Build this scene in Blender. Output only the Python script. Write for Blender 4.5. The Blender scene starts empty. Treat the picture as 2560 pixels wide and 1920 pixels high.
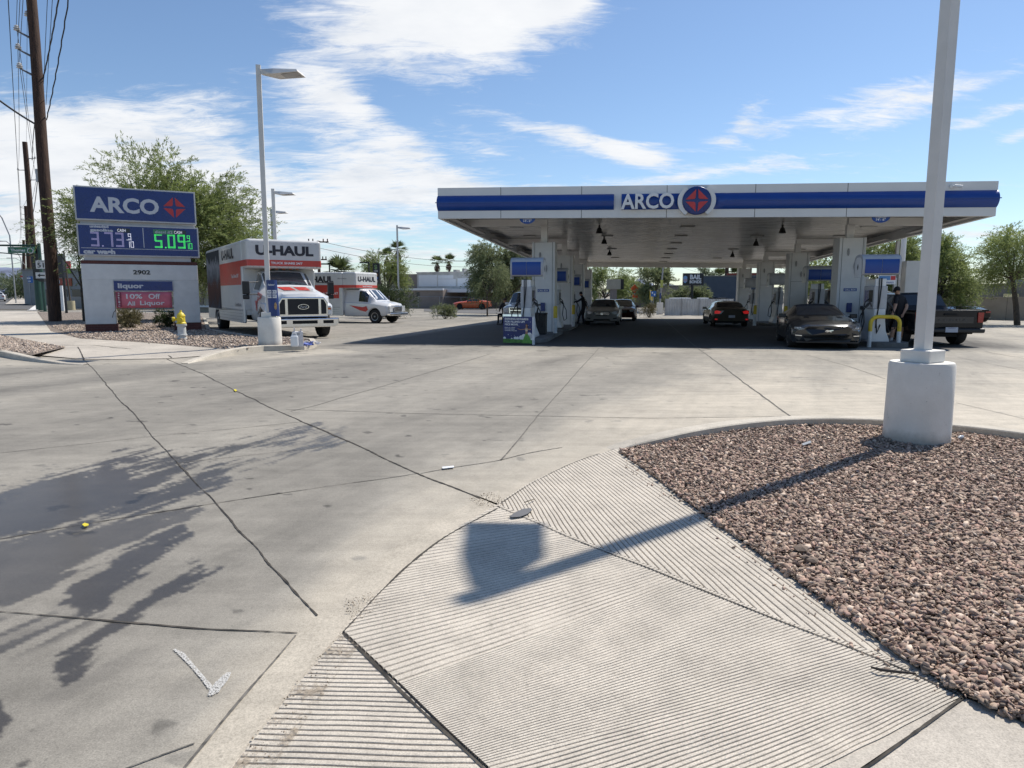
import bpy, bmesh, math, random
import numpy as np
from mathutils import Vector, Matrix
PI = math.pi
random.seed(7)
RNG = np.random.default_rng(11)
S = bpy.context.scene
COL = S.collection

# ------------------------------------------------------------------ camera
F, HZ, CAMH = 1700.0, 733.0, 1.55          # focal length and horizon row for a 2560 x 1920 frame, eye height
PITCH = math.atan((960 - HZ) / F)
cam_d = bpy.data.cameras.new('camera')
cam_d.sensor_fit = 'HORIZONTAL'; cam_d.sensor_width = 36.0; cam_d.lens = F / 2560 * 36.0
cam_d.clip_start = 0.1; cam_d.clip_end = 20000
cam = bpy.data.objects.new('camera', cam_d); COL.objects.link(cam)
cam.location = (0, 0, CAMH); cam.rotation_euler = (PI / 2 - PITCH, 0, 0)
S.camera = cam

# ------------------------------------------------------------------ light
SUN_EL = math.radians(54.0); SUN_AZ = math.atan2(0.767, 0.641)
sdir = Vector((math.sin(SUN_AZ) * math.cos(SUN_EL), math.cos(SUN_AZ) * math.cos(SUN_EL), math.sin(SUN_EL)))
sun_d = bpy.data.lights.new('sun', 'SUN'); sun_d.energy = 5.0; sun_d.angle = math.radians(0.53)
sun_d.color = (1.0, 0.94, 0.85)
sun = bpy.data.objects.new('sun', sun_d); COL.objects.link(sun)
sun.rotation_euler = sdir.to_track_quat('Z', 'Y').to_euler()
S.view_settings.view_transform = 'Standard'; S.view_settings.look = 'None'
S.view_settings.gamma = 1.0; S.view_settings.use_curve_mapping = False
S.view_settings.exposure = 0.16
S.render.film_transparent = False
S.cycles.max_bounces = 6; S.cycles.diffuse_bounces = 3; S.cycles.glossy_bounces = 3
S.cycles.transparent_max_bounces = 8; S.cycles.use_denoising = True

def lin(c):
    if isinstance(c, str):
        c = c.lstrip('#'); c = tuple(int(c[i:i + 2], 16) / 255 for i in (0, 2, 4))
        return tuple(((v / 12.92) if v <= 0.04045 else ((v + 0.055) / 1.055) ** 2.4) for v in c)
    return tuple(c)

# ------------------------------------------------------------------ picture <-> world while measuring
cp, sp_ = math.cos(PITCH), math.sin(PITCH)
def ray(px, py):
    x = (px - 1280) / F; u = (960 - py) / F
    return Vector((x, cp + u * sp_, -sp_ + u * cp))
def sstep(a, b, v):
    t = np.clip((v - a) / (b - a), 0, 1); return t * t * (3 - 2 * t)
def gz(x, y):
    x = np.asarray(x, float); y = np.asarray(y, float)
    yy = np.maximum(y, 0.5)
    w = sstep(-0.52, -0.28, x / yy)
    fall = -0.010 * np.clip(y - 24, 0, 45) * w
    rise = 0.005 * np.clip(y - 60, 0, 600) * (1 - sstep(-0.62, -0.50, x / yy))
    return fall + rise
def gzf(x, y): return float(gz(x, y))
def G(px, py, z=0.0):
    d = ray(px, py); zz = z
    for _ in range(12):
        t = (zz - CAMH) / d.z
        p = Vector((d.x * t, d.y * t, 0)); zz = z + gzf(p.x, p.y)
    return Vector((p.x, p.y, zz))
def A(px, py, Y):
    d = ray(px, py); t = Y / d.y
    return Vector((d.x * t, Y, CAMH + d.z * t))
def X_at(px, Y): return A(px, HZ, Y).x
def project(x, y, z):
    dz = z - CAMH
    depth = y * cp - dz * sp_; up = y * sp_ + dz * cp
    depth = np.maximum(depth, 1e-3)
    return 1280 + F * x / depth, 960 - F * up / depth

# ------------------------------------------------------------------ objects
def tag(o, label=None, cat=None, group=None, kind=None):
    if label: o['label'] = label
    if cat: o['category'] = cat
    if group: o['group'] = group
    if kind: o['kind'] = kind
    return o
def thing(name, label, cat, loc=(0, 0, 0), rz=0.0, group=None, scale=1.0):
    o = bpy.data.objects.new(name, None); COL.objects.link(o)
    o.empty_display_size = 0.2
    o.location = loc; o.rotation_euler = (0, 0, rz); o.scale = (scale,) * 3
    return tag(o, label, cat, group)
def copy_tree(o, parent=None):
    c = o.copy(); COL.objects.link(c); c.parent = parent
    for ch in list(o.children): copy_tree(ch, c)
    return c

class MB:
    def __init__(s): s.v = []; s.f = []; s.m = []
    def add(s, vs, fs, mi=0):
        b = len(s.v); s.v += [tuple(v) for v in vs]
        for f in fs: s.f.append(tuple(b + i for i in f)); s.m.append(mi)
        return s
    def box(s, c, d, rz=0.0, mi=0, M=None):
        hx, hy, hz = d[0] / 2, d[1] / 2, d[2] / 2
        vs = [Vector((x, y, z)) for z in (-hz, hz) for x, y in ((-hx, -hy), (hx, -hy), (hx, hy), (-hx, hy))]
        R = M if M is not None else Matrix.Rotation(rz, 3, 'Z')
        vs = [R @ v + Vector(c) for v in vs]
        return s.add(vs, [(3, 2, 1, 0), (4, 5, 6, 7), (0, 1, 5, 4), (1, 2, 6, 5), (2, 3, 7, 6), (3, 0, 4, 7)], mi)
    def b2(s, x0, x1, y0, y1, z0, z1, mi=0):
        return s.box(((x0 + x1) / 2, (y0 + y1) / 2, (z0 + z1) / 2), (abs(x1 - x0), abs(y1 - y0), abs(z1 - z0)), 0, mi)
    def quad(s, a, b, c, d, mi=0): return s.add([a, b, c, d], [(0, 1, 2, 3)], mi)
    def prism(s, pts, y0, y1, mi=0):
        """outline [(x, z)] counter-clockwise seen from -y, pulled from y0 (front) to y1"""
        n = len(pts)
        vs = [(x, y0, z) for x, z in pts] + [(x, y1, z) for x, z in pts]
        fs = [tuple(range(n)), tuple(range(2 * n - 1, n - 1, -1))] + [(i, i + n, (i + 1) % n + n, (i + 1) % n) for i in range(n)]
        return s.add(vs, fs, mi)
    def slab(s, pts, z0, z1, mi=0):
        n = len(pts)
        vs = [(x, y, z0) for x, y in pts] + [(x, y, z1) for x, y in pts]
        fs = [tuple(range(n - 1, -1, -1)), tuple(range(n, 2 * n))] + [(i, (i + 1) % n, (i + 1) % n + n, i + n) for i in range(n)]
        return s.add(vs, fs, mi)
    def tube(s, pts, r, n=8, mi=0, cap=True):
        pts = [Vector(p) for p in pts]; rs = r if isinstance(r, (list, tuple)) else [r] * len(pts)
        prev = None; vs = []
        for i, p in enumerate(pts):
            d = (pts[min(i + 1, len(pts) - 1)] - pts[max(i - 1, 0)])
            d = d.normalized() if d.length > 1e-9 else Vector((0, 0, 1))
            if prev is None:
                a = d.cross(Vector((0, 0, 1)))
                if a.length < 1e-3: a = d.cross(Vector((1, 0, 0)))
            else:
                a = prev - d * prev.dot(d)
                if a.length < 1e-6: a = d.orthogonal()
            a.normalize(); prev = a; b = d.cross(a)
            for k in range(n):
                t = 2 * PI * k / n
                vs.append(p + (a * math.cos(t) + b * math.sin(t)) * rs[i])
        fs = []
        for i in range(len(pts) - 1):
            for k in range(n):
                k2 = (k + 1) % n
                fs.append((i * n + k, i * n + k2, (i + 1) * n + k2, (i + 1) * n + k))
        if cap:
            fs.append(tuple(range(n - 1, -1, -1))); m = (len(pts) - 1) * n
            fs.append(tuple(range(m, m + n)))
        return s.add(vs, fs, mi)
    def cyl(s, c, r, h, n=20, mi=0, r2=None):
        c = Vector(c); return s.tube([c, c + Vector((0, 0, h))], [r, r if r2 is None else r2], n, mi)
    def lathe(s, prof, c=(0, 0, 0), n=20, mi=0, axis='Z'):
        c = Vector(c); vs = []; fs = []
        for r, z in prof:
            for k in range(n):
                t = 2 * PI * k / n
                p = Vector((r * math.cos(t), r * math.sin(t), z))
                if axis == 'Y': p = Vector((p.x, p.z, p.y))
                if axis == 'X': p = Vector((p.z, p.x, p.y))
                vs.append(c + p)
        for i in range(len(prof) - 1):
            for k in range(n):
                k2 = (k + 1) % n
                fs.append((i * n + k, i * n + k2, (i + 1) * n + k2, (i + 1) * n + k))
        fs.append(tuple(range(n - 1, -1, -1))); m = (len(prof) - 1) * n
        fs.append(tuple(range(m, m + n)))
        return s.add(vs, fs, mi)
    def disc(s, c, r, n=24, mi=0, sx=1.0):
        """flat disc facing -y"""
        c = Vector(c)
        vs = [c + Vector((r * sx * math.cos(2 * PI * k / n), 0, r * math.sin(2 * PI * k / n))) for k in range(n)]
        return s.add(vs, [tuple(range(n))], mi)
    def grid(s, P, mi=0, flip=False):
        """P[i][j] points"""
        n = len(P); m = len(P[0]); vs = [p for row in P for p in row]; fs = []
        for i in range(n - 1):
            for j in range(m - 1):
                q = (i * m + j, i * m + j + 1, (i + 1) * m + j + 1, (i + 1) * m + j)
                fs.append(q[::-1] if flip else q)
        return s.add(vs, fs, mi)
    def build(s, name, mats, parent=None, smooth=False, bevel=0.0, loc=None, rz=None, seg=2):
        me = bpy.data.meshes.new(name); me.from_pydata(s.v, [], s.f)
        if not isinstance(mats, (list, tuple)): mats = [mats]
        for m in mats: me.materials.append(m)
        if len(mats) > 1: me.polygons.foreach_set('material_index', s.m)
        if smooth:
            me.polygons.foreach_set('use_smooth', [True] * len(me.polygons))
            me.set_sharp_from_angle(angle=math.radians(smooth if smooth is not True else 38))
        me.update()
        o = bpy.data.objects.new(name, me); COL.objects.link(o); o.parent = parent
        if loc is not None: o.location = loc
        if rz is not None: o.rotation_euler = (0, 0, rz)
        if bevel:
            b = o.modifiers.new('bevel', 'BEVEL'); b.width = bevel; b.segments = seg; b.limit_method = 'ANGLE'; b.angle_limit = math.radians(40)
        return o

def npmesh(name, verts, faces, mat, parent=None, smooth=False, attrs=None):
    """verts (n,3), faces (m,k) numpy"""
    me = bpy.data.meshes.new(name)
    n, m, k = len(verts), len(faces), faces.shape[1]
    me.vertices.add(n); me.vertices.foreach_set('co', np.ascontiguousarray(verts, np.float32).ravel())
    me.loops.add(m * k); me.loops.foreach_set('vertex_index', np.ascontiguousarray(faces, np.int32).ravel())
    me.polygons.add(m); me.polygons.foreach_set('loop_start', np.arange(0, m * k, k, dtype=np.int32))
    me.polygons.foreach_set('loop_total', np.full(m, k, np.int32))
    if smooth: me.polygons.foreach_set('use_smooth', np.ones(m, bool))
    me.update(calc_edges=True); me.validate()
    for mt in (mat if isinstance(mat, (list, tuple)) else [mat]): me.materials.append(mt)
    for an, av in (attrs or {}).items():
        a = me.attributes.new(an, 'FLOAT', 'POINT'); a.data.foreach_set('value', np.ascontiguousarray(av, np.float32))
    o = bpy.data.objects.new(name, me); COL.objects.link(o); o.parent = parent
    return o

# ------------------------------------------------------------------ numpy noise
_lat = RNG.random((256, 256))
def vnoise(x, y, seed=0):
    x = np.asarray(x) + seed * 37.7; y = np.asarray(y) + seed * 91.3
    xi = np.floor(x).astype(int); yi = np.floor(y).astype(int); fx = x - xi; fy = y - yi
    fx = fx * fx * (3 - 2 * fx); fy = fy * fy * (3 - 2 * fy)
    a = _lat[xi % 256, yi % 256]; b = _lat[(xi + 1) % 256, yi % 256]; c = _lat[xi % 256, (yi + 1) % 256]; d = _lat[(xi + 1) % 256, (yi + 1) % 256]
    return (a * (1 - fx) + b * fx) * (1 - fy) + (c * (1 - fx) + d * fx) * fy
def fbm(x, y, o=4, seed=0):
    r = 0; a = 0.5; n = 0
    for i in range(o):
        r = r + a * vnoise(x * 2 ** i, y * 2 ** i, seed + i); n += a; a *= 0.5
    return r / n
def sdf(px, py, poly):
    """signed distance, positive inside"""
    P = np.array(poly, float); Q = np.roll(P, -1, 0)
    best = np.full(px.shape, 1e9); inside = np.zeros(px.shape, bool)
    for (ax, ay), (bx, by) in zip(P, Q):
        ex, ey = bx - ax, by - ay
        t = np.clip(((px - ax) * ex + (py - ay) * ey) / (ex * ex + ey * ey + 1e-9), 0, 1)
        d = (px - ax - t * ex) ** 2 + (py - ay - t * ey) ** 2
        best = np.minimum(best, d)
        c = ((ay > py) != (by > py))
        if c.any():
            xx = ax + (py - ay) * ex / (ey if abs(ey) > 1e-9 else 1e-9)
            inside ^= c & (px < xx)
    return np.sqrt(best) * np.where(inside, 1, -1)

# ------------------------------------------------------------------ materials
class NT:
    def __init__(s, name):
        s.m = bpy.data.materials.new(name); s.m.use_nodes = True; s.t = s.m.node_tree; s.t.nodes.clear()
        s.out = s.t.nodes.new('ShaderNodeOutputMaterial'); s.b = s.t.nodes.new('ShaderNodeBsdfPrincipled')
        s.t.links.new(s.b.outputs[0], s.out.inputs[0]); s._co = None
    def n(s, t, **kw):
        nd = s.t.nodes.new('ShaderNode' + t)
        for k, v in kw.items():
            if k.startswith('_'): setattr(nd, k[1:], v)
        return nd
    def l(s, a, b): s.t.links.new(a, b)
    def co(s, kind='Object'):
        tc = s.n('TexCoord'); return tc.outputs[kind]
    def set(s, node, idx, v):
        if hasattr(v, 'links') or isinstance(v, bpy.types.NodeSocket): s.l(v, node.inputs[idx])
        else: node.inputs[idx].default_value = v
    def math(s, op, a, b=0.0, c=None, clamp=False):
        m = s.n('Math'); m.operation = op; m.use_clamp = clamp; s.set(m, 0, a); s.set(m, 1, b)
        if c is not None: s.set(m, 2, c)
        return m.outputs[0]
    def noise(s, vec, scale, detail=4, rough=0.55, dist=0.0):
        m = s.n('TexNoise'); s.set(m, 'Vector', vec); m.inputs['Scale'].default_value = scale
        m.inputs['Detail'].default_value = detail; m.inputs['Roughness'].default_value = rough; m.inputs['Distortion'].default_value = dist
        return m.outputs['Fac']
    def mapping(s, vec, scale=(1, 1, 1), rot=(0, 0, 0), loc=(0, 0, 0)):
        m = s.n('Mapping'); s.l(vec, m.inputs[0]); m.inputs['Scale'].default_value = scale; m.inputs['Rotation'].default_value = rot; m.inputs['Location'].default_value = loc
        return m.outputs[0]
    def ramp(s, fac, stops, interp='LINEAR'):
        r = s.n('ValToRGB'); r.color_ramp.interpolation = interp; s.l(fac, r.inputs[0])
        el = r.color_ramp.elements
        while len(el) < len(stops): el.new(0.5)
        for e, (p, c) in zip(el, stops):
            e.position = p; e.color = (c, c, c, 1) if isinstance(c, (int, float)) else (*lin(c)[:3], 1)
        return r.outputs[0]
    def mix(s, fac, a, b, blend='MIX'):
        m = s.n('Mix'); m.data_type = 'RGBA'; m.blend_type = blend; m.clamp_factor = True
        s.set(m, 0, fac)
        for i, v in ((6, a), (7, b)):
            if isinstance(v, (tuple, list, str)): m.inputs[i].default_value = (*lin(v)[:3], 1)
            else: s.l(v, m.inputs[i])
        return m.outputs[2]
    def attr(s, name):
        a = s.n('Attribute'); a.attribute_name = name; return a.outputs['Fac']
    def bump(s, h, strength=0.3, dist=0.01, normal=None):
        b = s.n('Bump'); b.inputs['Strength'].default_value = strength; b.inputs['Distance'].default_value = dist; s.l(h, b.inputs['Height'])
        if normal is not None: s.l(normal, b.inputs['Normal'])
        s.l(b.outputs[0], s.b.inputs['Normal']); return b.outputs[0]

_mc = {}
def mat(name, col, rough=0.5, metal=0.0, var=0.08, scale=3.0, bump=0.0, bscale=60, bdist=0.004, coat=0.0, emit=None, estr=0.0, spec=None, stretch=None, alpha=None, trans=0.0):
    """plain painted / moulded surface with a little wear: tone noise and optional fine bump"""
    if name in _mc: return _mc[name]
    t = NT(name); c = lin(col)
    co = t.co()
    if stretch: co = t.mapping(co, stretch)
    n = t.noise(co, scale, 5, 0.6)
    lo = tuple(max(0, v * (1 - 1.6 * var)) for v in c); hi = tuple(min(1, v * (1 + 1.2 * var)) for v in c)
    r = t.ramp(n, [(0.3, lo), (0.7, hi)])
    t.l(r, t.b.inputs['Base Color'])
    rr = t.math('MULTIPLY_ADD', n, 0.18, rough - 0.09, clamp=True)
    t.l(rr, t.b.inputs['Roughness']); t.b.inputs['Metallic'].default_value = metal
    if coat: t.b.inputs['Coat Weight'].default_value = coat; t.b.inputs['Coat Roughness'].default_value = 0.06
    if emit: t.b.inputs['Emission Color'].default_value = (*lin(emit), 1); t.b.inputs['Emission Strength'].default_value = estr
    if spec is not None: t.b.inputs['Specular IOR Level'].default_value = spec
    if bump: t.bump(t.noise(t.co(), bscale, 3, 0.6), bump, bdist)
    _mc[name] = t.m
    return t.m

def text_mb(txt, w=None, h=None, bold=0.0, space=1.0, shear=0.0, align='CENTER'):
    """flat lettering mesh in the x-z plane facing -y; scaled so that its box is w x h (or keeps its ratio); origin at the box centre"""
    cu = bpy.data.curves.new('t', 'FONT'); cu.body = txt; cu.size = 1.0; cu.offset = bold; cu.space_character = space; cu.shear = shear
    cu.resolution_u = 3; cu.fill_mode = 'FRONT'
    o = bpy.data.objects.new('t', cu); COL.objects.link(o)
    bpy.context.view_layer.update()
    me = bpy.data.meshes.new_from_object(o.evaluated_get(bpy.context.evaluated_depsgraph_get()))
    vs = np.array([v.co[:2] for v in me.vertices]); fs = [tuple(p.vertices) for p in me.polygons]
    bpy.data.objects.remove(o); bpy.data.curves.remove(cu); bpy.data.meshes.remove(me)
    lo, hi = vs.min(0), vs.max(0); sz = hi - lo
    sx = (w / sz[0]) if w else None; sy = (h / sz[1]) if h else None
    if sx is None: sx = sy
    if sy is None: sy = sx
    vs = (vs - (lo + hi) / 2) * (sx, sy)
    return vs, fs
def letter(parent, txt, m, x, z, y, w=None, h=None, bold=0.0, space=1.0, shear=0.0, name='lettering', thick=0.0, M=None, align='c'):
    vs, fs = text_mb(txt, w, h, bold, space, shear)
    if align == 'l': vs = vs - [vs[:, 0].min(), 0]
    if align == 'r': vs = vs - [vs[:, 0].max(), 0]
    b = MB(); n = len(vs)
    b.add([(x + a, y, z + c) for a, c in vs], fs)
    if thick:
        # rims: walk boundary edges
        cnt = {}
        for f in fs:
            for i in range(len(f)):
                e = (f[i], f[(i + 1) % len(f)]); cnt[e] = cnt.get(e, 0) + 1
        b.add([(x + a, y + thick, z + c) for a, c in vs], [f[::-1] for f in fs])
        base = 0
        for (i, j) in list(cnt):
            if (j, i) not in cnt: b.f.append((j, i, i + n, j + n)); b.m.append(0)
    if M is not None: b.v = [tuple(M @ Vector(v)) for v in b.v]
    return b.build(name, m, parent)

# ------------------------------------------------------------------ sky
W = bpy.data.worlds.new('World'); S.world = W; W.use_nodes = True
wt = W.node_tree; wt.nodes.clear()
class WN(NT):
    def __init__(s): s.t = wt
w = WN()
sky = w.n('TexSky'); sky.sky_type = 'NISHITA'; sky.sun_disc = False; sky.sun_elevation = SUN_EL; sky.sun_rotation = SUN_AZ
sky.altitude = 340; sky.air_density = 1.0; sky.dust_density = 0.35; sky.ozone_density = 1.3
SKY_STR = 0.10
co = w.co('Generated')
sep = w.n('SeparateXYZ'); w.l(co, sep.inputs[0]); X, Y, Z = sep.outputs
az = w.math('ARCTAN2', X, Y); el = w.math('ARCSINE', w.math('MAXIMUM', w.math('MINIMUM', Z, 1.0), -1.0))
zc = w.math('ADD', w.math('MAXIMUM', Z, 0.0), 0.16)
lx = w.math('DIVIDE', X, zc); ly = w.math('DIVIDE', Y, zc)
cmb = w.n('CombineXYZ'); w.l(lx, cmb.inputs[0]); w.l(ly, cmb.inputs[1])
lay = w.mapping(cmb.outputs[0], (1, 1.55, 1), (0, 0, math.radians(-24)))
n1 = w.noise(lay, 1.6, 7, 0.62, 0.35)
n2 = w.noise(w.mapping(cmb.outputs[0], (1.0, 2.8, 1), (0, 0, math.radians(-30)), (3.1, 7.7, 0)), 5.0, 9, 0.72, 0.7)
nz = w.math('ADD', w.math('MULTIPLY', n1, 0.55), w.math('MULTIPLY', n2, 0.45))
def azel(px, py):
    d = ray(px, py).normalized(); return math.atan2(d.x, d.y), math.asin(d.z)
def blob(px, py, rx, ry, ang, s):
    """soft cloud bank: centre, half sizes (picture px of the photograph at measuring time), tilt in degrees, weight"""
    a0, e0 = azel(px, py); rx /= F; ry /= F; t = math.radians(ang)
    da = w.math('SUBTRACT', az, a0); de = w.math('SUBTRACT', el, e0)
    u = w.math('MULTIPLY_ADD', da, math.cos(t) / rx, w.math('MULTIPLY', de, math.sin(t) / rx))
    v = w.math('MULTIPLY_ADD', da, -math.sin(t) / ry, w.math('MULTIPLY', de, math.cos(t) / ry))
    q = w.math('MULTIPLY_ADD', u, u, w.math('MULTIPLY', v, v))
    return w.math('MULTIPLY', w.math('EXPONENT', w.math('MULTIPLY', q, -1.0)), s)
blobs = [(1130, 20, 330, 110, 6, 1.6), (1380, -20, 190, 75, 18, 1.0), (880, 150, 170, 80, -12, .72), (760, 230, 190, 70, -28, .62),
         (930, 300, 150, 42, -32, .6), (330, 310, 420, 100, 4, .62), (60, 420, 420, 140, 0, .6), (620, 470, 420, 100, 2, .66), (980, 430, 300, 60, 2, .62),
         (1050, 330, 130, 34, 0, .5), (1150, 500, 260, 40, 0, .6), (300, 600, 700, 110, 0, .8), (1500, 355, 150, 26, -20, .95), (1610, 385, 90, 28, -10, .8), (1330, 320, 130, 18, -14, .7),
         (1750, 440, 330, 22, 6, .8), (1860, 300, 60, 30, 40, .62), (2120, 262, 280, 26, 12, .75), (2190, 305, 110, 22, 4, .8), (2420, 215, 190, 22, 10, .85),
         (2470, 290, 150, 20, 16, .7), (2560, 335, 80, 16, 20, .7), (60, 240, 200, 70, 0, .3), (560, 155, 60, 22, 0, .5), (500, 230, 90, 30, 10, .3),
         (1500, 640, 900, 70, 0, .32), (2400, 600, 500, 60, 0, .3)]
acc = None
for b in blobs:
    o = blob(*b); acc = o if acc is None else w.math('ADD', acc, o)
holes = [(1000, 285, 150, 36, -30, -.55), (690, 395, 130, 26, -8, -.4), (1120, 410, 60, 14, 0, -.3), (620, 300, 90, 18, 0, -.25), (880, 520, 120, 10, 0, -.25), (260, 350, 130, 12, -5, -.3), (420, 60, 420, 110, 0, -.6), (640, 250, 60, 30, 0, -.3), (200, 250, 300, 24, 8, -.35), (500, 400, 160, 20, 4, -.3), (1000, 230, 120, 20, -20, -.3), (2000, 120, 500, 130, 0, -.3)]
for b in holes: acc = w.math('ADD', acc, blob(*b))
dens = w.math('ADD', w.math('MULTIPLY_ADD', nz, 4.2, -2.34), acc)
cov = w.math('SMOOTHSTEP', dens, 0.0, 1.0) if False else None
mr = w.n('MapRange'); mr.interpolation_type = 'SMOOTHSTEP'; w.l(dens, mr.inputs[0]); mr.inputs[1].default_value = 0.02; mr.inputs[2].default_value = 0.98
cov = mr.outputs[0]
# cloud colour: bright edges, soft grey where thick
n3 = w.noise(w.mapping(cmb.outputs[0], (1, 1.3, 1), (0, 0, 0.3), (9, 2, 0)), 3.0, 5, 0.6)
thick = w.math('MULTIPLY_ADD', n3, 1.3, w.math('MULTIPLY', el, -0.55))
CL = 1.0 / SKY_STR
ccol = w.ramp(thick, [(0.1, (.92, .925, .93)), (0.6, (.80, .82, .85)), (0.95, (.62, .665, .73))])
sc = w.n('VectorMath'); sc.operation = 'SCALE'; w.l(ccol, sc.inputs[0]); sc.inputs['Scale'].default_value = CL
hs = w.n('HueSaturation'); w.l(sky.outputs[0], hs.inputs['Color']); hs.inputs['Saturation'].default_value = 0.97; hs.inputs['Value'].default_value = 1.0
mx = w.n('Mix'); mx.data_type = 'RGBA'; w.l(w.math('MULTIPLY', cov, 0.97), mx.inputs[0]); tint = w.mix(1.0, hs.outputs[0], (.98, 1.09, 1.20), 'MULTIPLY'); w.l(tint, mx.inputs[6]); w.l(sc.outputs[0], mx.inputs[7])
bg = w.n('Background'); w.l(mx.outputs[2], bg.inputs[0]); bg.inputs[1].default_value = SKY_STR
wo = w.n('OutputWorld'); w.l(bg.outputs[0], wo.inputs[0])

# ------------------------------------------------------------------ ground materials
def concrete(name, base, rough=0.82, mottle=0.10, streak=0.0, wet=False, grain=0.35, ang=0.6):
    t = NT(name); co = t.co()
    c = np.array(lin(base)[:3])
    big = t.noise(co, 0.55, 5, 0.62); mid = t.noise(co, 4.5, 6, 0.65); fine = t.noise(co, 140, 3, 0.7)
    sk = t.noise(t.mapping(co, (0.35, 5.0, 1), (0, 0, ang)), 1.2, 6, 0.6)
    r1 = t.ramp(big, [(0.3, tuple(c * (1 - mottle * 1.6))), (0.7, tuple(np.minimum(1, c * (1 + mottle))))])
    r2 = t.ramp(mid, [(0.25, 0.80), (0.5, 0.97), (0.75, 1.07)])
    cc = t.mix(1.0, r1, r2, 'MULTIPLY')
    cc = t.mix(1.0, cc, t.ramp(fine, [(0.25, 0.66), (0.6, 1.12)]), 'MULTIPLY'); cc = t.mix(1.0, cc, t.ramp(t.noise(co, 42, 5, .8), [(.3, .84), (.65, 1.09)]), 'MULTIPLY')
    if streak: cc = t.mix(streak, cc, t.ramp(sk, [(0.35, 0.70), (0.6, 1.08)]), 'MULTIPLY')
    speck = t.noise(co, 26, 2, 0.5)
    cc = t.mix(t.ramp(speck, [(0.70, 0.0), (0.76, 0.45)]), cc, tuple(c * 0.45))
    h = t.math('ADD', t.math('MULTIPLY', fine, 0.6), t.math('MULTIPLY', t.noise(co, 420, 2, 0.6), 0.4))
    if wet:
        wa = t.attr('wet'); ta = t.attr('tone')
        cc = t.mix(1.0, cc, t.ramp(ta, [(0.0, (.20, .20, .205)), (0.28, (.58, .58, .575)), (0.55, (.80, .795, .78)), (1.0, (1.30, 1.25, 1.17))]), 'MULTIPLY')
        cc = t.mix(wa, cc, t.mix(1.0, cc, (.27, .25, .235), 'MULTIPLY'))
        t.l(t.math('MULTIPLY', wa, .30), t.b.inputs['Coat Weight']); t.b.inputs['Coat Roughness'].default_value = .16; t.b.inputs['Coat IOR'].default_value = 1.33
        t.l(t.math('MULTIPLY_ADD', wa, -0.40, rough), t.b.inputs['Roughness'])
        t.l(t.math('MULTIPLY_ADD', wa, 0.20, 0.25), t.b.inputs['Specular IOR Level'])
    else:
        t.b.inputs['Roughness'].default_value = rough; t.b.inputs['Specular IOR Level'].default_value = 0.35
    t.l(cc, t.b.inputs['Base Color'])
    t.bump(h, grain, 0.006)
    return t.m
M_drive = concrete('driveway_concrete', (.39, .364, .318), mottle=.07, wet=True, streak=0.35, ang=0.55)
M_walk = concrete('sidewalk_concrete', (.48, .435, .37), mottle=0.12)
M_gutter = concrete('gutter_concrete', (.49, .44, .36), mottle=0.12, streak=.3, ang=2.2)
M_curb = concrete('curb_concrete', (.52, .475, .40), mottle=0.15)
M_curbdark = concrete('stained_curb_concrete', (.25, .24, .215), mottle=0.2)
M_groove = concrete('grooved_ramp_concrete', (.56, .505, .425), mottle=0.09, grain=0.5)
def asphalt():
    t = NT('asphalt'); co = t.co()
    a = t.noise(co, 0.25, 4, 0.6); f = t.noise(co, 60, 3, 0.7)
    cc = t.mix(1.0, t.ramp(a, [(0.3, (.085, .083, .082)), (0.7, (.125, .122, .118))]), t.ramp(f, [(0.3, 0.75), (0.7, 1.2)]), 'MULTIPLY')
    t.l(cc, t.b.inputs['Base Color']); t.b.inputs['Roughness'].default_value = 0.85; t.bump(f, 0.4, 0.01)
    return t.m
M_asph = asphalt()
M_joint = mat('joint_dirt', (.06, .052, .042), 0.95, var=.6, scale=9)
M_jfine = mat('hairline_joint_dirt', (.14, .13, .115), 0.95, var=.5, scale=20)
M_white = mat('white_road_paint', (.62, .61, .58), 0.8, var=.15, scale=8)
M_dirt = mat('sandy_dirt', (.27, .215, .16), 0.95, var=.3, scale=40, bump=.6, bscale=150)

def earth():
    t = NT('bare_ground'); co = t.co()
    t.l(t.ramp(t.noise(co, 0.08, 6, 0.6), [(0.3, (.20, .175, .14)), (0.7, (.28, .25, .205))]), t.b.inputs['Base Color'])
    t.b.inputs['Roughness'].default_value = 0.95; return t.m
b = MB(); R0 = 9000; N = 48
ring = [(R0 * math.cos(2 * PI * k / N), R0 * math.sin(2 * PI * k / N), -1.1) for k in range(N)]
b.add(ring, [tuple(range(N))]); tag(b.build('ground', earth()), kind='structure')

# ---- the driveway and forecourt: one sheet, finer towards the street corner where its stains are
nr, na = 800, 900
rad = 1.0 * (110.0 / 1.0) ** (np.linspace(0, 1, nr) ** 0.92)
ang = np.radians(np.linspace(-62, 62, na))
RR, AA = np.meshgrid(rad, ang, indexing='ij')
gx = RR * np.sin(AA); gy = RR * np.cos(AA) - 0.15; gzv = gz(gx, gy)
ppx, ppy = project(gx, gy, 0.0)
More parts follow.
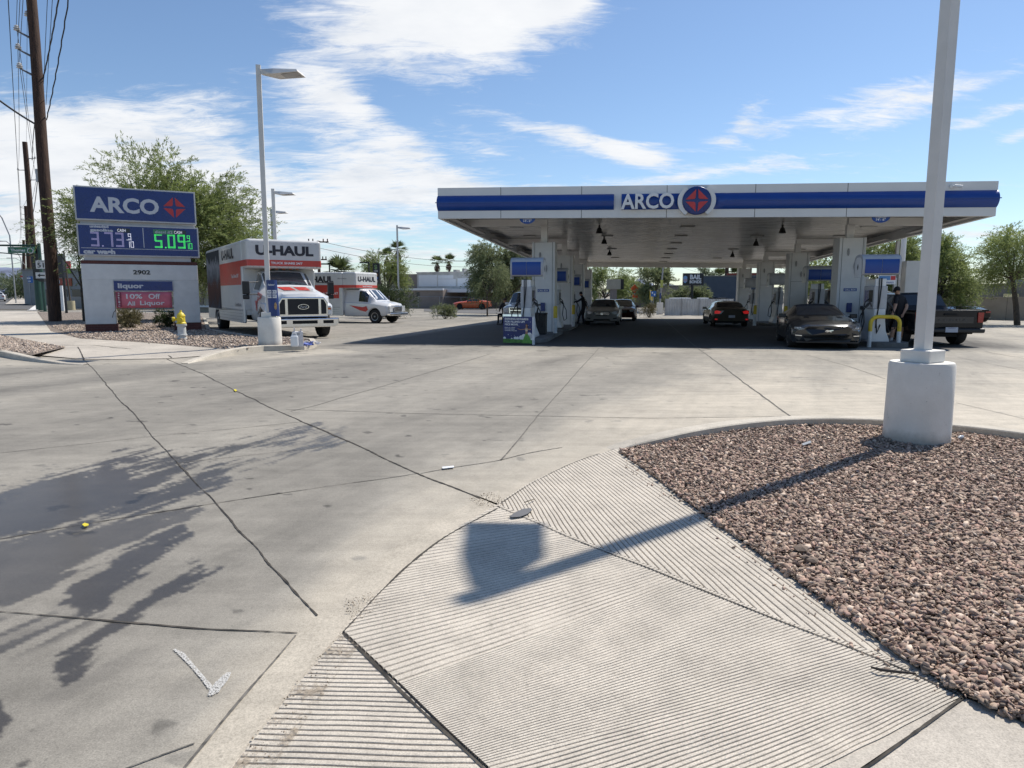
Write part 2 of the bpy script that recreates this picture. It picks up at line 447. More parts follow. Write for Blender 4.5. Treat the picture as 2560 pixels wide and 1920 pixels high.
# noise warp grows with distance from the eye so stain edges stay ragged
k = 1.0
warpx = (fbm(gx * 2.2, gy * 2.2, 5, 3) - .5); warpy = (fbm(gx * 2.2, gy * 2.2, 5, 9) - .5)
ca, sa = math.cos(1.16), math.sin(1.16)
su = gx * ca + gy * sa; sv = -gx * sa + gy * ca
streak = fbm(su * 1.1, sv * 9.0, 5, 17) - .5
st2 = fbm(su * 1.6, sv * 15.0, 4, 23) - .5
wx = ppx + warpx * 40 + streak * 22 + st2 * 30; wy = ppy + warpy * 18 + streak * 30 + st2 * 30
def c6(pts): return [(x / 2.765, 860 + y / 2.765) for x, y in pts]
def c1(pts): return [(x / 1.481, 800 + y / 1.481) for x, y in pts]
wets = [c6([(-400, 1120), (0, 1010), (250, 930), (560, 860), (800, 770), (1090, 725), (1020, 760), (800, 850), (1050, 780), (1270, 730), (1100, 820), (880, 890), (1200, 820), (1400, 750), (1700, 680), (2212, 575), (2260, 590), (1800, 700), (1450, 780), (1330, 850), (1100, 940), (930, 1040), (1100, 1015), (1330, 930), (1520, 865), (1700, 820), (1960, 750), (2212, 665), (2400, 620), (2300, 690), (1900, 780), (1620, 880), (1580, 930), (1420, 1010), (1200, 1090), (1000, 1160), (500, 1260), (-400, 1400)]),
        c6([(-400, 1400), (0, 1360), (500, 1270), (1100, 1190), (1400, 1120), (1280, 1230), (1000, 1330), (700, 1470), (400, 1600), (-400, 1900)]),
        c6([(500, 1659), (760, 1530), (1100, 1340), (1290, 1280), (1310, 1330), (1180, 1420), (1000, 1540), (820, 1700), (700, 1800), (520, 1850)]),
        c1([(-200, 900), (0, 830), (300, 780), (640, 735), (560, 800), (300, 900), (210, 980), (60, 1060), (-200, 1080)]),
        c1([(655, 780), (690, 800), (520, 940), (310, 1085), (235, 1060), (400, 920)]),
        c1([(725, 905), (795, 915), (645, 1030), (520, 1115), (380, 1210), (285, 1320), (205, 1350), (225, 1265), (350, 1170), (480, 1060), (600, 975)]),
        c1([(-60, 1400), (20, 1460), (0, 1540), (-60, 1560)]), c1([(30, 1640), (95, 1610), (100, 1620), (40, 1659)])]
crumb = (fbm(su * 5, sv * 22, 4, 61) - .5) * 46 * np.clip(5 / gy, .25, 1.2) + (fbm(gx * 16, gy * 16, 3, 62) - .5) * 12
wet = np.zeros_like(gx)
for i, p in enumerate(wets):
    d = sdf(wx, wy, p) + crumb; wet = np.maximum(wet, sstep(-8, 5, d) * (1.0 if i not in (1, 3) else 0.85))
# speckled half-dry film at the lower left
d = sdf(ppx + warpx * 160, ppy + warpy * 90, c1([(-300, 1050), (300, 1080), (420, 1110), (300, 1170), (150, 1240), (-300, 1360)]))
wet = np.maximum(wet, sstep(-20, 30, d) * sstep(0.44, 0.58, fbm(su * 2.2, sv * 15, 4, 31)) * .85)
d = sdf(ppx, ppy, [(-200, 1500), (520, 1500), (420, 1600), (200, 1750), (-200, 1800)])
wet = np.maximum(wet, sstep(-60, 80, d) * sstep(0.56, 0.70, fbm(su * 1.5, sv * 6, 4, 5)) * .35)
# tone: the old greyish travel lane against newer pale concrete at the corner and under the far lot
tone = np.full_like(gx, 0.42)
pale = sdf(ppx + warpx * 120, ppy + warpy * 60, [(455, 1950), (600, 1760), (800, 1500), (900, 1340), (1040, 1200), (1250, 1130), (1500, 1040), (1700, 990), (2000, 985), (2700, 1000), (2700, 2300), (300, 2300)])
tone = tone + 0.40 * sstep(-110, 40, pale)
right = sstep(700, 2300, ppx) * sstep(1300, 900, ppy)
tone = tone + 0.22 * right
lane = fbm(su * 0.16, sv * 0.9, 4, 41) - .5
tone = tone + lane * 0.6 + (fbm(gx * 1.3, gy * 1.3, 4, 77) - .5) * .25 - .30 * sstep(.79, .83, fbm(gx * 4.1, gy * 4.6, 3, 88)) + (fbm(su * 1.2, sv * 14, 4, 99) - .5) * .16
apron = sdf(ppx, ppy, [(-300, 880), (120, 893), (300, 897), (500, 892), (800, 868), (900, 880), (560, 905), (250, 915), (-300, 925)])
tone = tone + 0.35 * sstep(-4, 5, apron)
# canopy shade painted into the tone: floor of the drive aisle darkened
canopy_shade = sdf(gx, gy, [(-5, 20.5), (15, 18.5), (21, 46), (1, 50)])
tone = tone - 0.9 * sstep(-1.0, 1.6, canopy_shade) * (0.65 + .5 * fbm(gx * .5, gy * .5, 4, 51))
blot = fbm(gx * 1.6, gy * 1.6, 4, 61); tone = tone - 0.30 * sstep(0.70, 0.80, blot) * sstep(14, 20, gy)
tone = np.clip(tone, 0, 1)
V = np.stack([gx, gy, gzv], -1).reshape(-1, 3)
ii, jj = np.meshgrid(np.arange(nr - 1), np.arange(na - 1), indexing='ij')
q = (ii * na + jj).ravel(); Fc = np.stack([q, q + 1, q + na + 1, q + na], -1)[:, ::-1]
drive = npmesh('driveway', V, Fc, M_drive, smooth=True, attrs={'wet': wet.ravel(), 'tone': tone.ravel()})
tag(drive, kind='structure')

# ---- joints and cracks in the slabs
def ribbon(b, pts, w, z=0.004, rough=0.25, n_per=0.035, mi=0, px=True):
    P = [G(*p[:2], z + (p[2] if len(p) > 2 else 0)) if px else Vector(p) for p in pts]
    out = []
    for a, c in zip(P[:-1], P[1:]):
        n = max(2, int((c - a).length / n_per))
        for i in range(n): out.append(a.lerp(c, i / n))
    out.append(P[-1]); L = len(out); vs = []
    for _ in range(24): out = [out[0]] + [(out[i - 1] + out[i] + out[i + 1]) / 3 for i in range(1, L - 1)] + [out[-1]]
    for i, p in enumerate(out):
        d = (out[min(i + 1, L - 1)] - out[max(i - 1, 0)]); d.z = 0; d.normalize(); nn = Vector((-d.y, d.x, 0))
        j = (vnoise(p.x * 3.1, p.y * 3.1, 5) - .5) * w * 2.0 * rough + (vnoise(p.x * 1.3, p.y * 1.3, 15) - .5) * .010 * rough
        ww = w * (.85 + (vnoise(p.x * 29, p.y * 29, 8) - .5) * 1.1 * rough + (vnoise(p.x * 2.3, p.y * 2.3, 9) - .5) * 1.0 * rough) / 2
        zz = p.z
        vs += [(p.x + nn.x * (j + ww), p.y + nn.y * (j + ww), zz), (p.x + nn.x * (j - ww), p.y + nn.y * (j - ww), zz)]
    b.add(vs, [(2 * i + 1, 2 * i + 3, 2 * i + 2, 2 * i) for i in range(L - 1)], mi)
D = 2560 / 2212
def d_(pts): return [(x * D, y * D) for x, y in pts]
jb = MB()
for pts, wd, r in [([(208, 898), (231, 920), (264, 958), (304, 1005), (344, 1044), (381, 1090), (434, 1146), (481, 1196), (539, 1258), (593, 1317), (662, 1395), (716, 1457), (790, 1539)], .014, .8),
                   ([(400, 886), (423, 900), (470, 920), (513, 938), (579, 972), (636, 999), (709, 1033), (785, 1067), (878, 1107), (965, 1147), (1053, 1185), (1148, 1224), (1249, 1263)], .019, .8),
                   ([(-180, 1378), (0, 1348), (108, 1327), (217, 1310), (325, 1292), (434, 1275), (539, 1258)], .017, .8), ([(539, 1258), (651, 1240), (800, 1218), (960, 1196)], .010, .8),
                   ([(-180, 1518), (0, 1529), (135, 1541), (270, 1552), (371, 1560), (540, 1573), (743, 1583)], .011, .8)]:
    ribbon(jb, pts, wd, rough=r)
tag(jb.build('slab_joints', M_joint), kind='structure')
jb = MB()
for pts, wd in [([(-160, 996), (0, 978), (170, 960), (330, 942), (480, 928), (650, 911)], .012), ([(385, 999), (520, 985), (640, 972), (705, 963), (750, 957)], .009),
                ([(618, 884), (760, 888), (900, 893), (1160, 898), (1400, 903), (1560, 901), (1690, 899)], .016), ([(1294, 752), (1250, 800), (1204, 852), (1160, 900), (1122, 948), (1083, 994)], .018),
                ([(908, 1022), (960, 1012), (1083, 994), (1130, 980), (1180, 971), (1215, 966)], .012), ([(1508, 753), (1560, 790), (1615, 832), (1665, 868), (1712, 902)], .03),
                ([(628, 888), (690, 874), (730, 861), (820, 836), (900, 812), (975, 790), (1060, 764)], .016), ([(430, 803), (560, 812), (640, 818), (735, 824)], .012),
                ([(640, 762), (780, 772), (935, 789), (1050, 795), (1230, 803), (1620, 812), (1900, 830)], .012), ([(1740, 766), (1830, 790), (1912, 818)], .014), ([(2067, 870), (2140, 887), (2300, 925)], .012),
                ([(2070, 772), (2212, 800), (2400, 838)], .014), ([(2130, 760), (2200, 772), (2300, 790)], .02), ([(1425, 684), (1450, 703), (1480, 730), (1508, 753)], .035),
                ([(380, 858), (520, 850), (620, 845)], .009), ([(1050, 764), (1130, 768), (1300, 770), (1500, 772)], .012),
                ([(270, 1660), (310, 1640), (365, 1620), (420, 1605)], .007), ([(830, 1033), (880, 1027), (905, 1021)], .012)]:
    ribbon(jb, d_(pts), wd, rough=.4)
tag(jb.build('hairline_joints', M_jfine), kind='structure')

# ---- corner gutter band
def sheet(pts, z, m, name, kind='structure', thick=0.0):
    bm = bmesh.new()
    vs = [bm.verts.new(G(x, y, z)) for x, y in pts]
    f = bm.faces.new(vs)
    if f.normal.z < 0: f.normal_flip()
    bm.normal_update()
    if f.normal.z < 0: f.normal_flip()
    bmesh.ops.triangulate(bm, faces=bm.faces)
    me = bpy.data.meshes.new(name); bm.to_mesh(me); bm.free(); me.materials.append(m)
    o = bpy.data.objects.new(name, me); COL.objects.link(o)
    return tag(o, kind=kind)
sheet(d_([(330, 1740), (395, 1659), (505, 1530), (640, 1372), (700, 1330), (745, 1280), (810, 1225), (880, 1165), (955, 1118), (1030, 1080), (1078, 1058), (1075, 1098), (960, 1163), (870, 1232), (800, 1302), (740, 1366), (650, 1480), (560, 1590), (505, 1659), (430, 1750)]), .004, M_gutter, 'gutter_band')
gb = MB()
ribbon(gb, d_([(335, 1738), (395, 1657), (505, 1530), (640, 1372)]), .012, .008, .6)
ribbon(gb, d_([(1083, 1086), (1150, 1062), (1225, 1010), (1330, 968)]), .006, .008, .3)
tag(gb.build('gutter_edge_joint', M_jfine), kind='structure')

# ---- grooved curb ramp panels
def polylen(P):
    L = [0.0]
    for a, c in zip(P[:-1], P[1:]): L.append(L[-1] + (c - a).length)
    return L
def along(P, t):
    L = polylen(P); s = t * L[-1]
    for i in range(len(P) - 1):
        if s <= L[i + 1] or i == len(P) - 2: return P[i].lerp(P[i + 1], (s - L[i]) / max(1e-9, L[i + 1] - L[i]))
def grooved(name, Lpx, Rpx, n, keysL=None, keysR=None, z=.014, depth=.008, bow=0.0, gw=.22):
    PL = [G(x, y, 0) for x, y in Lpx]; PR = [G(x, y, 0) for x, y in Rpx]
    prof = [(0, 0), (.05, -depth * .25), (.12, -depth), (.12 + gw * .5, -depth * .92), (gw + .04, -depth * .2), (gw + .12, 0), (.8, .0006)]
    rows = []
    for i in range(n):
        for u, dz in prof: rows.append(((i + u) / n, dz))
    rows.append((1, 0)); P = []
    for t, dz in rows:
        tl = np.interp(t, [k[0] for k in keysL], [k[1] for k in keysL]) if keysL else t
        tr = np.interp(t, [k[0] for k in keysR], [k[1] for k in keysR]) if keysR else t
        a = along(PL, tl); c = along(PR, tr); d = c - a; nn = Vector((-d.y, d.x, 0)); nn = nn.normalized() if nn.length > 1e-6 else nn
        m = max(8, 44); row = []
        for j in range(m + 1):
            s = j / m; p = a + d * s
            wob = (vnoise(p.x * 2.2, p.y * 2.2, 71) - .5) * .012 + (vnoise(p.x * 9, p.y * 9, 72) - .5) * .004
            wear = 0.55 + .9 * vnoise(p.x * 5 + t * 31, p.y * 5, 73)
            row.append((p.x + nn.x * (wob + bow * s * (1 - s) * d.length), p.y + nn.y * (wob + bow * s * (1 - s) * d.length), z + dz * min(1.25, wear)))
        P.append(row)
    bb = MB(); bb.grid(P); o = bb.build(name, M_groove)
    me = o.data
    if me.polygons[len(me.polygons) // 2].normal.z < 0: me.flip_normals()
    return tag(o, kind='structure')
BC = [(1243, 1265), (1307, 1291), (1435, 1348), (1530, 1385), (1620, 1418), (1712, 1455), (1805, 1493), (1955, 1555), (2060, 1592), (2199, 1643), (2413, 1742)]
LB = [(1243, 1265), (1111, 1345), (1007, 1425), (926, 1506), (858, 1582), (1000, 1715), (1090, 1803), (1215, 1920), (1500, 2190)]
# matching stations along both edges of the wide middle panel
PLw = [G(x, y) for x, y in LB]; Ll = polylen(PLw); PRw = [G(x, y) for x, y in BC]; Lr = polylen(PRw)
def frac(P, L, i): return L[i] / L[-1]
kR = [(0, 0), (.16, frac(PRw, Lr, 2)), (.42, frac(PRw, Lr, 5)), (.80, frac(PRw, Lr, 9)), (1, 1)]
kL = [(0, 0), (.16, frac(PLw, Ll, 2)), (.42, frac(PLw, Ll, 5)), (.80, frac(PLw, Ll, 7)), (1, 1)]
grooved('curb_ramp', LB, BC, 118, kL, kR, bow=-.02)
GE = [(1243, 1262), (1320, 1213), (1389, 1179), (1460, 1148), (1541, 1126)]
CE = [(1243, 1266), (1307, 1291), (1435, 1348), (1620, 1418), (1805, 1493), (1955, 1557), (2199, 1643), (2413, 1742)]
kE = [(0, 0), (.2, .17), (.5, .47), (.8, .8), (1, 1)]
grooved('curb_ramp_flare', GE, CE, 44, None, kE, bow=.035, depth=.009)
grooved('curb_ramp_apron', [(856, 1590), (750, 1712), (585, 1920), (430, 2110)], [(858, 1591), (1000, 1725), (1090, 1813), (1215, 1932), (1440, 2140)], 40, bow=0, depth=.009)
# plain slab beyond the lower right joint, and soil joints round the panels
sheet([(2416, 1745), (2560, 1806), (2900, 1960), (2900, 2500), (1850, 2500), (2150, 1925)], .012, M_walk, 'sidewalk_corner')
sheet([(2413, 1742), (2150, 1920), (1840, 2150), (1500, 2190), (1850, 1980), (2150, 1840)], .010, M_walk, 'ramp_end_strip')
jb = MB()
for pts, wd in [(BC, .009), ([(858, 1583), (1000, 1717), (1090, 1805), (1215, 1922), (1500, 2192)], .016), ([(2418, 1742), (2290, 1830), (2150, 1922), (1840, 2152)], .012)]:
    ribbon(jb, pts, wd, .0175, .6)
for pts, wd in [([(1075 * D, 1098 * D), (1010 * D, 1132 * D), (960 * D, 1160 * D), (870 * D, 1230 * D), (800 * D, 1300 * D), (740 * D, 1364 * D)], .012), ([(1252, 1258), (1325, 1209), (1389, 1176), (1460, 1146), (1500, 1134)], .006)]:
    ribbon(jb, pts, wd, .0175, .9)
tag(jb.build('ramp_joints', M_joint), kind='structure')
# sand washed against the gutter
def patch(name, polys, m, z=.018, thr=.45, step=.02, lump=.01, kind='stuff', scale=9):
    vs = []; fs = []
    for pl in polys:
        W3 = [G(*p) for p in pl]; xs = [p.x for p in W3]; ys = [p.y for p in W3]
        X2, Y2 = np.meshgrid(np.arange(min(xs), max(xs), step), np.arange(min(ys), max(ys), step), indexing='ij')
        ins = sdf(X2, Y2, [(p.x, p.y) for p in W3]) / step * .35 + (fbm(X2 * scale, Y2 * scale, 3, 3) - thr) * 6
        ok = ins > 0; ZZ = z + lump * fbm(X2 * 30, Y2 * 30, 3, 9) * np.clip(ins, 0, 1)
        idx = -np.ones(X2.shape, int); c = len(vs)
        for i in range(X2.shape[0]):
            for j in range(X2.shape[1]):
                if ok[i, j]: idx[i, j] = c; c += 1; vs.append((X2[i, j], Y2[i, j], ZZ[i, j]))
        for i in range(X2.shape[0] - 1):
            for j in range(X2.shape[1] - 1):
                q4 = (idx[i, j], idx[i + 1, j], idx[i + 1, j + 1], idx[i, j + 1])
                if min(q4) >= 0: fs.append(q4)
    return npmesh(name, np.array(vs), np.array(fs), m)
def film_mat(name, col, a, sc=60):
    t = NT(name); t.b.inputs['Base Color'].default_value = (*col, 1); t.b.inputs['Roughness'].default_value = .95
    n = t.math('ADD', t.math('MULTIPLY', t.noise(t.co(), sc, 5, .75), .5), t.math('MULTIPLY', t.noise(t.co(), 7, 4, .6), .5)); tr = t.n('BsdfTransparent'); ms = t.n('MixShader')
    t.l(t.ramp(n, [(a, 0.0), (a + .10, .9)]), ms.inputs[0]); t.l(tr.outputs[0], ms.inputs[1]); t.l(t.b.outputs[0], ms.inputs[2]); t.l(ms.outputs[0], t.out.inputs[0]); return t.m
M_film = film_mat('washed_sand', (.33, .275, .21), .50)
o = sheet(d_([(775, 1395), (735, 1366), (640, 1476), (560, 1580), (500, 1660), (450, 1740), (560, 1740), (600, 1640), (680, 1530), (725, 1460)]), .0195, M_film, 'washed_sand', 'stuff')
tag(o, 'brown sand film washed against the gutter edge of the lower ramp panel', 'sand')
gp = [[(p.x, p.y) for p in (G(*q) for q in d_(pl))] for pl in ([(768, 1388), (735, 1372), (640, 1480), (560, 1580), (505, 1660), (575, 1660), (660, 1560), (720, 1470)], [(745, 1300), (800, 1285), (835, 1305), (780, 1345), (745, 1335)], [(1010, 1078), (1060, 1066), (1100, 1085), (1075, 1102), (1030, 1096)])]
GRIT = ('brown_grit', [(.22, .17, .12), (.17, .13, .09), (.28, .22, .16), (.2, .15, .1), (.1, .08, .06)])
# sprayed survey marks
def wash(name, pl, thr, z, scale, step=.012, zz=0):
    return patch(name, pl, M_white, z=z, thr=thr, lump=0, scale=scale, step=step)
def blobline(b, pts, ws, z):
    P = [G(*p, z) for p in pts]; vs = []
    for i, p in enumerate(P):
        d = P[min(i + 1, len(P) - 1)] - P[max(i - 1, 0)]; d.z = 0; d.normalize(); nn = Vector((-d.y, d.x, 0))
        vs += [(p.x + nn.x * ws[i], p.y + nn.y * ws[i], z), (p.x - nn.x * ws[i], p.y - nn.y * ws[i], z)]
    b.add(vs, [(2 * i + 1, 2 * i + 3, 2 * i + 2, 2 * i) for i in range(len(P) - 1)])
def spray_mat(name, a):
    t = NT(name); t.b.inputs['Base Color'].default_value = (.50, .49, .465, 1); t.b.inputs['Roughness'].default_value = .85
    n = t.noise(t.co(), 160, 3, .6); tr = t.n('BsdfTransparent'); ms = t.n('MixShader')
    t.l(t.ramp(n, [(a, 0.0), (a + .12, 1.0)]), ms.inputs[0]); t.l(tr.outputs[0], ms.inputs[1]); t.l(t.b.outputs[0], ms.inputs[2]); t.l(ms.outputs[0], t.out.inputs[0])
    return t.m
M_spray = spray_mat('white_spray_paint', .40); M_sprayfaint = spray_mat('worn_white_spray_paint', .60)
b = MB()
blobline(b, d_([(376, 1402), (392, 1412), (415, 1437), (440, 1466), (455, 1485), (462, 1494)]), [.005, .011, .008, .008, .010, .012], .005)
blobline(b, d_([(452, 1502), (462, 1494), (478, 1472), (490, 1458), (495, 1452)]), [.008, .02, .022, .015, .008], .006)
tag(b.build('survey_mark', M_spray), 'white spray painted tick mark on the driveway slab', 'paint mark')
b = MB()
blobline(b, d_([(1480, 1640), (1500, 1610), (1530, 1600), (1565, 1600), (1600, 1640), (1590, 1655)]), [.02, .05, .06, .08, .06, .02], .0205)
blobline(b, d_([(1630, 1510), (1650, 1540), (1690, 1562)]), [.02, .05, .02], .0205)
tag(b.build('faded_survey_mark', M_sprayfaint), 'faint worn white paint on the grooved ramp', 'paint mark')

# ---- curb round the near gravel bed
CZ = .11
cin = [(1541, 1128), (1580, 1112), (1640, 1098), (1735, 1076), (1850, 1058), (1967, 1047), (2080, 1045), (2200, 1048), (2400, 1063), (2560, 1082), (2760, 1112), (3000, 1160)]
czs = [.003, .05, .09, .105, .11, .11, .11, .11, .11, .11, .11, .11]
b = MB(); P = []
pts = [G(x, y, c) for (x, y), c in zip(cin, czs)]
fine = []; fz = []
for i in range(len(pts) - 1):
    for k2 in range(6): fine.append(pts[i].lerp(pts[i + 1], k2 / 6))
fine.append(pts[-1])
# smooth the plan curve a little
for _ in range(6): fine = [fine[0]] + [(fine[i - 1] + fine[i] * 2 + fine[i + 1]) / 4 for i in range(1, len(fine) - 1)] + [fine[-1]]
for i, p in enumerate(fine):
    d = fine[min(i + 1, len(fine) - 1)] - fine[max(i - 1, 0)]; d.z = 0; d.normalize(); nn = Vector((-d.y, d.x, 0))
    z0 = p.z; wd = .20
    P.append([(p.x, p.y, -.02), (p.x, p.y, z0 - .012), (p.x + nn.x * .012, p.y + nn.y * .012, z0), (p.x + nn.x * wd, p.y + nn.y * wd, z0 - .004), (p.x + nn.x * (wd + .02), p.y + nn.y * (wd + .02), z0 - .02), (p.x + nn.x * (wd + .03), p.y + nn.y * (wd + .03), -.02)])
b.grid(P, flip=False); b.add(P[0], [(0, 1, 2, 3, 4, 5)]); o = b.build('curb', M_curb, smooth=35); tag(o, kind='structure')
curb_in = fine

# ---- near gravel bed
M_soil = mat('gravel_soil', (.06, .046, .036), .95, var=.35, scale=14, bump=.5, bscale=60)
bed = [(1545, 1128), (1597, 1163), (1735, 1267), (1850, 1350), (1967, 1435), (2080, 1515), (2199, 1603), (2300, 1672), (2413, 1739), (2560, 1803), (2900, 1955), (3300, 1700), (3000, 1158), (2760, 1112), (2560, 1082), (2400, 1063), (2200, 1048), (2080, 1045), (1967, 1047), (1850, 1058), (1735, 1076), (1640, 1098)]
sheet(bed, .022, M_soil, 'gravel_bed_soil')
def stone_mat(name, cols, rough=.8):
    t = NT(name); g = t.n('NewGeometry'); r = g.outputs['Random Per Island']
    st = [(i / (len(cols)), c) for i, c in enumerate(cols)]
    base = t.ramp(r, st, 'CONSTANT'); co = t.co()
    cc = t.mix(1.0, base, t.ramp(t.noise(co, 90, 4, .7), [(.25, .60), (.75, 1.38)]), 'MULTIPLY')
    t.l(cc, t.b.inputs['Base Color']); t.b.inputs['Roughness'].default_value = rough; t.b.inputs['Specular IOR Level'].default_value = .3
    t.bump(t.noise(co, 160, 3, .7), .4, .004); return t.m
ST_COLS = [(0.352, 0.251, 0.192), (0.433, 0.307, 0.239), (0.268, 0.2, 0.154), (0.372, 0.27, 0.2), (0.517, 0.391, 0.299), (0.309, 0.218, 0.175), (0.227, 0.167, 0.13), (0.413, 0.279, 0.217), (0.341, 0.265, 0.204), (0.475, 0.344, 0.265), (0.289, 0.2, 0.154), (0.62, 0.493, 0.392), (0.381, 0.251, 0.2), (0.319, 0.242, 0.188), (0.165, 0.13, 0.105), (0.423, 0.32, 0.239)]
M_stone = stone_mat('river_gravel', ST_COLS)
ph = (1 + 5 ** .5) / 2
ICO = np.array([(-1, ph, 0), (1, ph, 0), (-1, -ph, 0), (1, -ph, 0), (0, -1, ph), (0, 1, ph), (0, -1, -ph), (0, 1, -ph), (ph, 0, -1), (ph, 0, 1), (-ph, 0, -1), (-ph, 0, 1)]) / math.hypot(1, ph)
ICF = np.array([(0, 11, 5), (0, 5, 1), (0, 1, 7), (0, 7, 10), (0, 10, 11), (1, 5, 9), (5, 11, 4), (11, 10, 2), (10, 7, 6), (7, 1, 8), (3, 9, 4), (3, 4, 2), (3, 2, 6), (3, 6, 8), (3, 8, 9), (4, 9, 5), (2, 4, 11), (6, 2, 10), (8, 6, 7), (9, 8, 1)])
def stones(name, polyw, n, rmin, rmax, z, m, seed=1, zj=.012, flat=.55, ybias=None):
    rg = np.random.default_rng(seed); P = np.array(polyw); lo = P.min(0); hi = P.max(0); pts = []
    tot = 0
    while tot < n:
        q = rg.random((n, 2)) * (hi - lo) + lo
        if ybias: q[:, 1] = lo[1] + (q[:, 1] - lo[1]) * 1.0; keep = rg.random(n) < np.clip((ybias / np.maximum(q[:, 1], .5)) ** 1.2, .25, 1); q = q[keep]
        q = q[sdf(q[:, 0], q[:, 1], P) > rmin * .3]; pts.append(q); tot += len(q)
    q = np.concatenate(pts)[:n]
    r = rmin + (rmax - rmin) * rg.random(n) ** 2.6
    sc = np.stack([r * (1 + .6 * rg.random(n)), r * (.7 + .3 * rg.random(n)), r * (flat * (.65 + .7 * rg.random(n)))], -1)
    jit = 1 + (rg.random((n, 12, 1)) - .5) * .9
    vv = ICO[None] * jit * sc[:, None, :]
    a = rg.random(n) * 2 * PI; t = (rg.random(n) - .5) * 1.7; t2 = (rg.random(n) - .5) * 1.5
    def rot(vv, ang, i, j):
        c, s = np.cos(ang)[:, None], np.sin(ang)[:, None]; x = vv[..., i].copy(); y = vv[..., j].copy()
        vv[..., i] = c * x - s * y; vv[..., j] = s * x + c * y
    rot(vv, t, 0, 2); rot(vv, t2, 1, 2); rot(vv, a, 0, 1)
    vv[..., 0] += q[:, None, 0]; vv[..., 1] += q[:, None, 1]; vv[..., 2] += (z + gz(q[:, 0], q[:, 1]) + rg.random(n) * zj)[:, None]
    fc = ICF[None] + (np.arange(n) * 12)[:, None, None]
    return npmesh(name, vv.reshape(-1, 3), fc.reshape(-1, 3), m)
bw = [(G(x, y, .03).x, G(x, y, .03).y) for x, y in bed if x < 3400]
o = stones('gravel', bw, 100000, .005, .023, .024, M_stone, 3, ybias=3.6, flat=.42, zj=.022)
tag(o, 'brown and pink crushed gravel filling the corner planting bed', 'gravel', kind='stuff')
M_grit = stone_mat(*GRIT)
for k_, (pl, n_) in enumerate(zip(gp, (170, 160, 380))):
    tag(stones('grit', pl, n_, .0015, .004, .012, M_grit, 90 + k_, zj=.004, flat=.7), ['loose brown grit along the gutter edge of the lower ramp panel', 'small heap of brown grit where the gutter meets the wide ramp panel', 'brown grit and twigs in the broken joint at the tip of the ramp'][k_], 'grit', kind='stuff')
sp_poly = [(G(x, y).x, G(x, y).y) for x, y in [(1560, 1150), (1735, 1280), (1967, 1452), (2199, 1622), (2400, 1750), (2340, 1770), (2150, 1650), (1900, 1450), (1700, 1290), (1560, 1175)]]
tag(stones('spilled_gravel', sp_poly, 110, .004, .013, .016, M_stone, 12, zj=.003), 'few stray stones spilled from the bed onto the ramp flare', 'gravel', kind='stuff')
M_rock = mat('brown_rock', (.17, .125, .095), .85, var=.2, scale=20, bump=.6)
for (px, py, s, sd) in [(2003, 1372, .052, 1), (2015, 1394, .03, 2), (2032, 1402, .034, 3)]:
    p = G(px, py, .06); rr = random.Random(sd); vs = [(p.x + v[0] * s * rr.uniform(.7, 1.5), p.y + v[1] * s * rr.uniform(.6, .9), p.z + v[2] * s * rr.uniform(.35, .6)) for v in ICO]
    b = MB(); b.add(vs, [tuple(f) for f in ICF]); o = b.build('rock', M_rock)
    tag(o, ['largest flat brown rock among the gravel beside the ramp flare', 'rounded rock leaning on the largest flat rock in the gravel', 'rock at the soil edge nearest the ramp flare'][sd - 1], 'rock')

# ---- far side: apron, sidewalk, bed with curb
up = [(12, 778), (93, 778), (127, 828), (197, 846), (280, 851), (371, 857), (484, 866), (540, 870), (600, 874)]
b = MB()
def Gs(l, z): return [G(x, y, z) for x, y in l]
sw_poly = [G(12, 778, .1), G(93, 778, .1), G(127, 828, .1), G(197, 846, .1), G(280, 851, .1), G(371, 857, .1), G(484, 866, .1), G(600, 875, .1), G(590, 881, .05), G(497, 890, .015), G(420, 896, .012), G(300, 898, .012), G(210, 898, .012), G(90, 887, .03), G(164, 867, .09), G(88, 853, .1), G(0, 837, .1), G(-400, 790, .1), G(-120, 778, .1)]
bm = bmesh.new(); f = bm.faces.new([bm.verts.new(p) for p in sw_poly]); bmesh.ops.triangulate(bm, faces=[f]); bmesh.ops.recalc_face_normals(bm, faces=bm.faces)
me = bpy.data.meshes.new('sidewalk'); bm.to_mesh(me); bm.free(); me.materials.append(M_walk)
if sum(p.normal.z for p in me.polygons) < 0: me.flip_normals()
o = bpy.data.objects.new('sidewalk', me); COL.objects.link(o); tag(o, kind='structure')
jb = MB()
for pts in [[(195, 867, .095), (203, 882, .05), (211, 899, .018)], [(371, 858, .104), (395, 873, .06), (430, 894, .018)]]: ribbon(jb, pts, .03, .0, .3)
for pts in [[(0, 832), (60, 833), (127, 831)], [(8, 812), (60, 812), (112, 812)]]: ribbon(jb, pts, .03, .108, .3)
ribbon(jb, [(150, 862, .104), (195, 863, .103), (240, 863, .10), (290, 869, .09), (345, 874, .07), (360, 880, .05), (385, 889, .03)], .045, 0, .8)
tag(jb.build('sidewalk_joints', M_joint), kind='structure')
def curbstrip(name, pts, z, m, wd=.16, side=1, zs=None):
    P = []; fine = [G(x, y, z) for x, y in pts]
    for i, p in enumerate(fine):
        d = fine[min(i + 1, len(fine) - 1)] - fine[max(i - 1, 0)]; d.z = 0; d.normalize(); nn = Vector((-d.y, d.x, 0)) * side
        g = gzf(p.x, p.y); zz = g + (zs[i] if zs else z)
        P.append([(p.x - nn.x * .02, p.y - nn.y * .02, g - .02), (p.x, p.y, zz - .015), (p.x + nn.x * .02, p.y + nn.y * .02, zz), (p.x + nn.x * wd, p.y + nn.y * wd, zz), (p.x + nn.x * wd, p.y + nn.y * wd, g - .02)])
    b = MB(); b.grid(P); o = b.build(name, m, smooth=35); return tag(o, kind='structure')
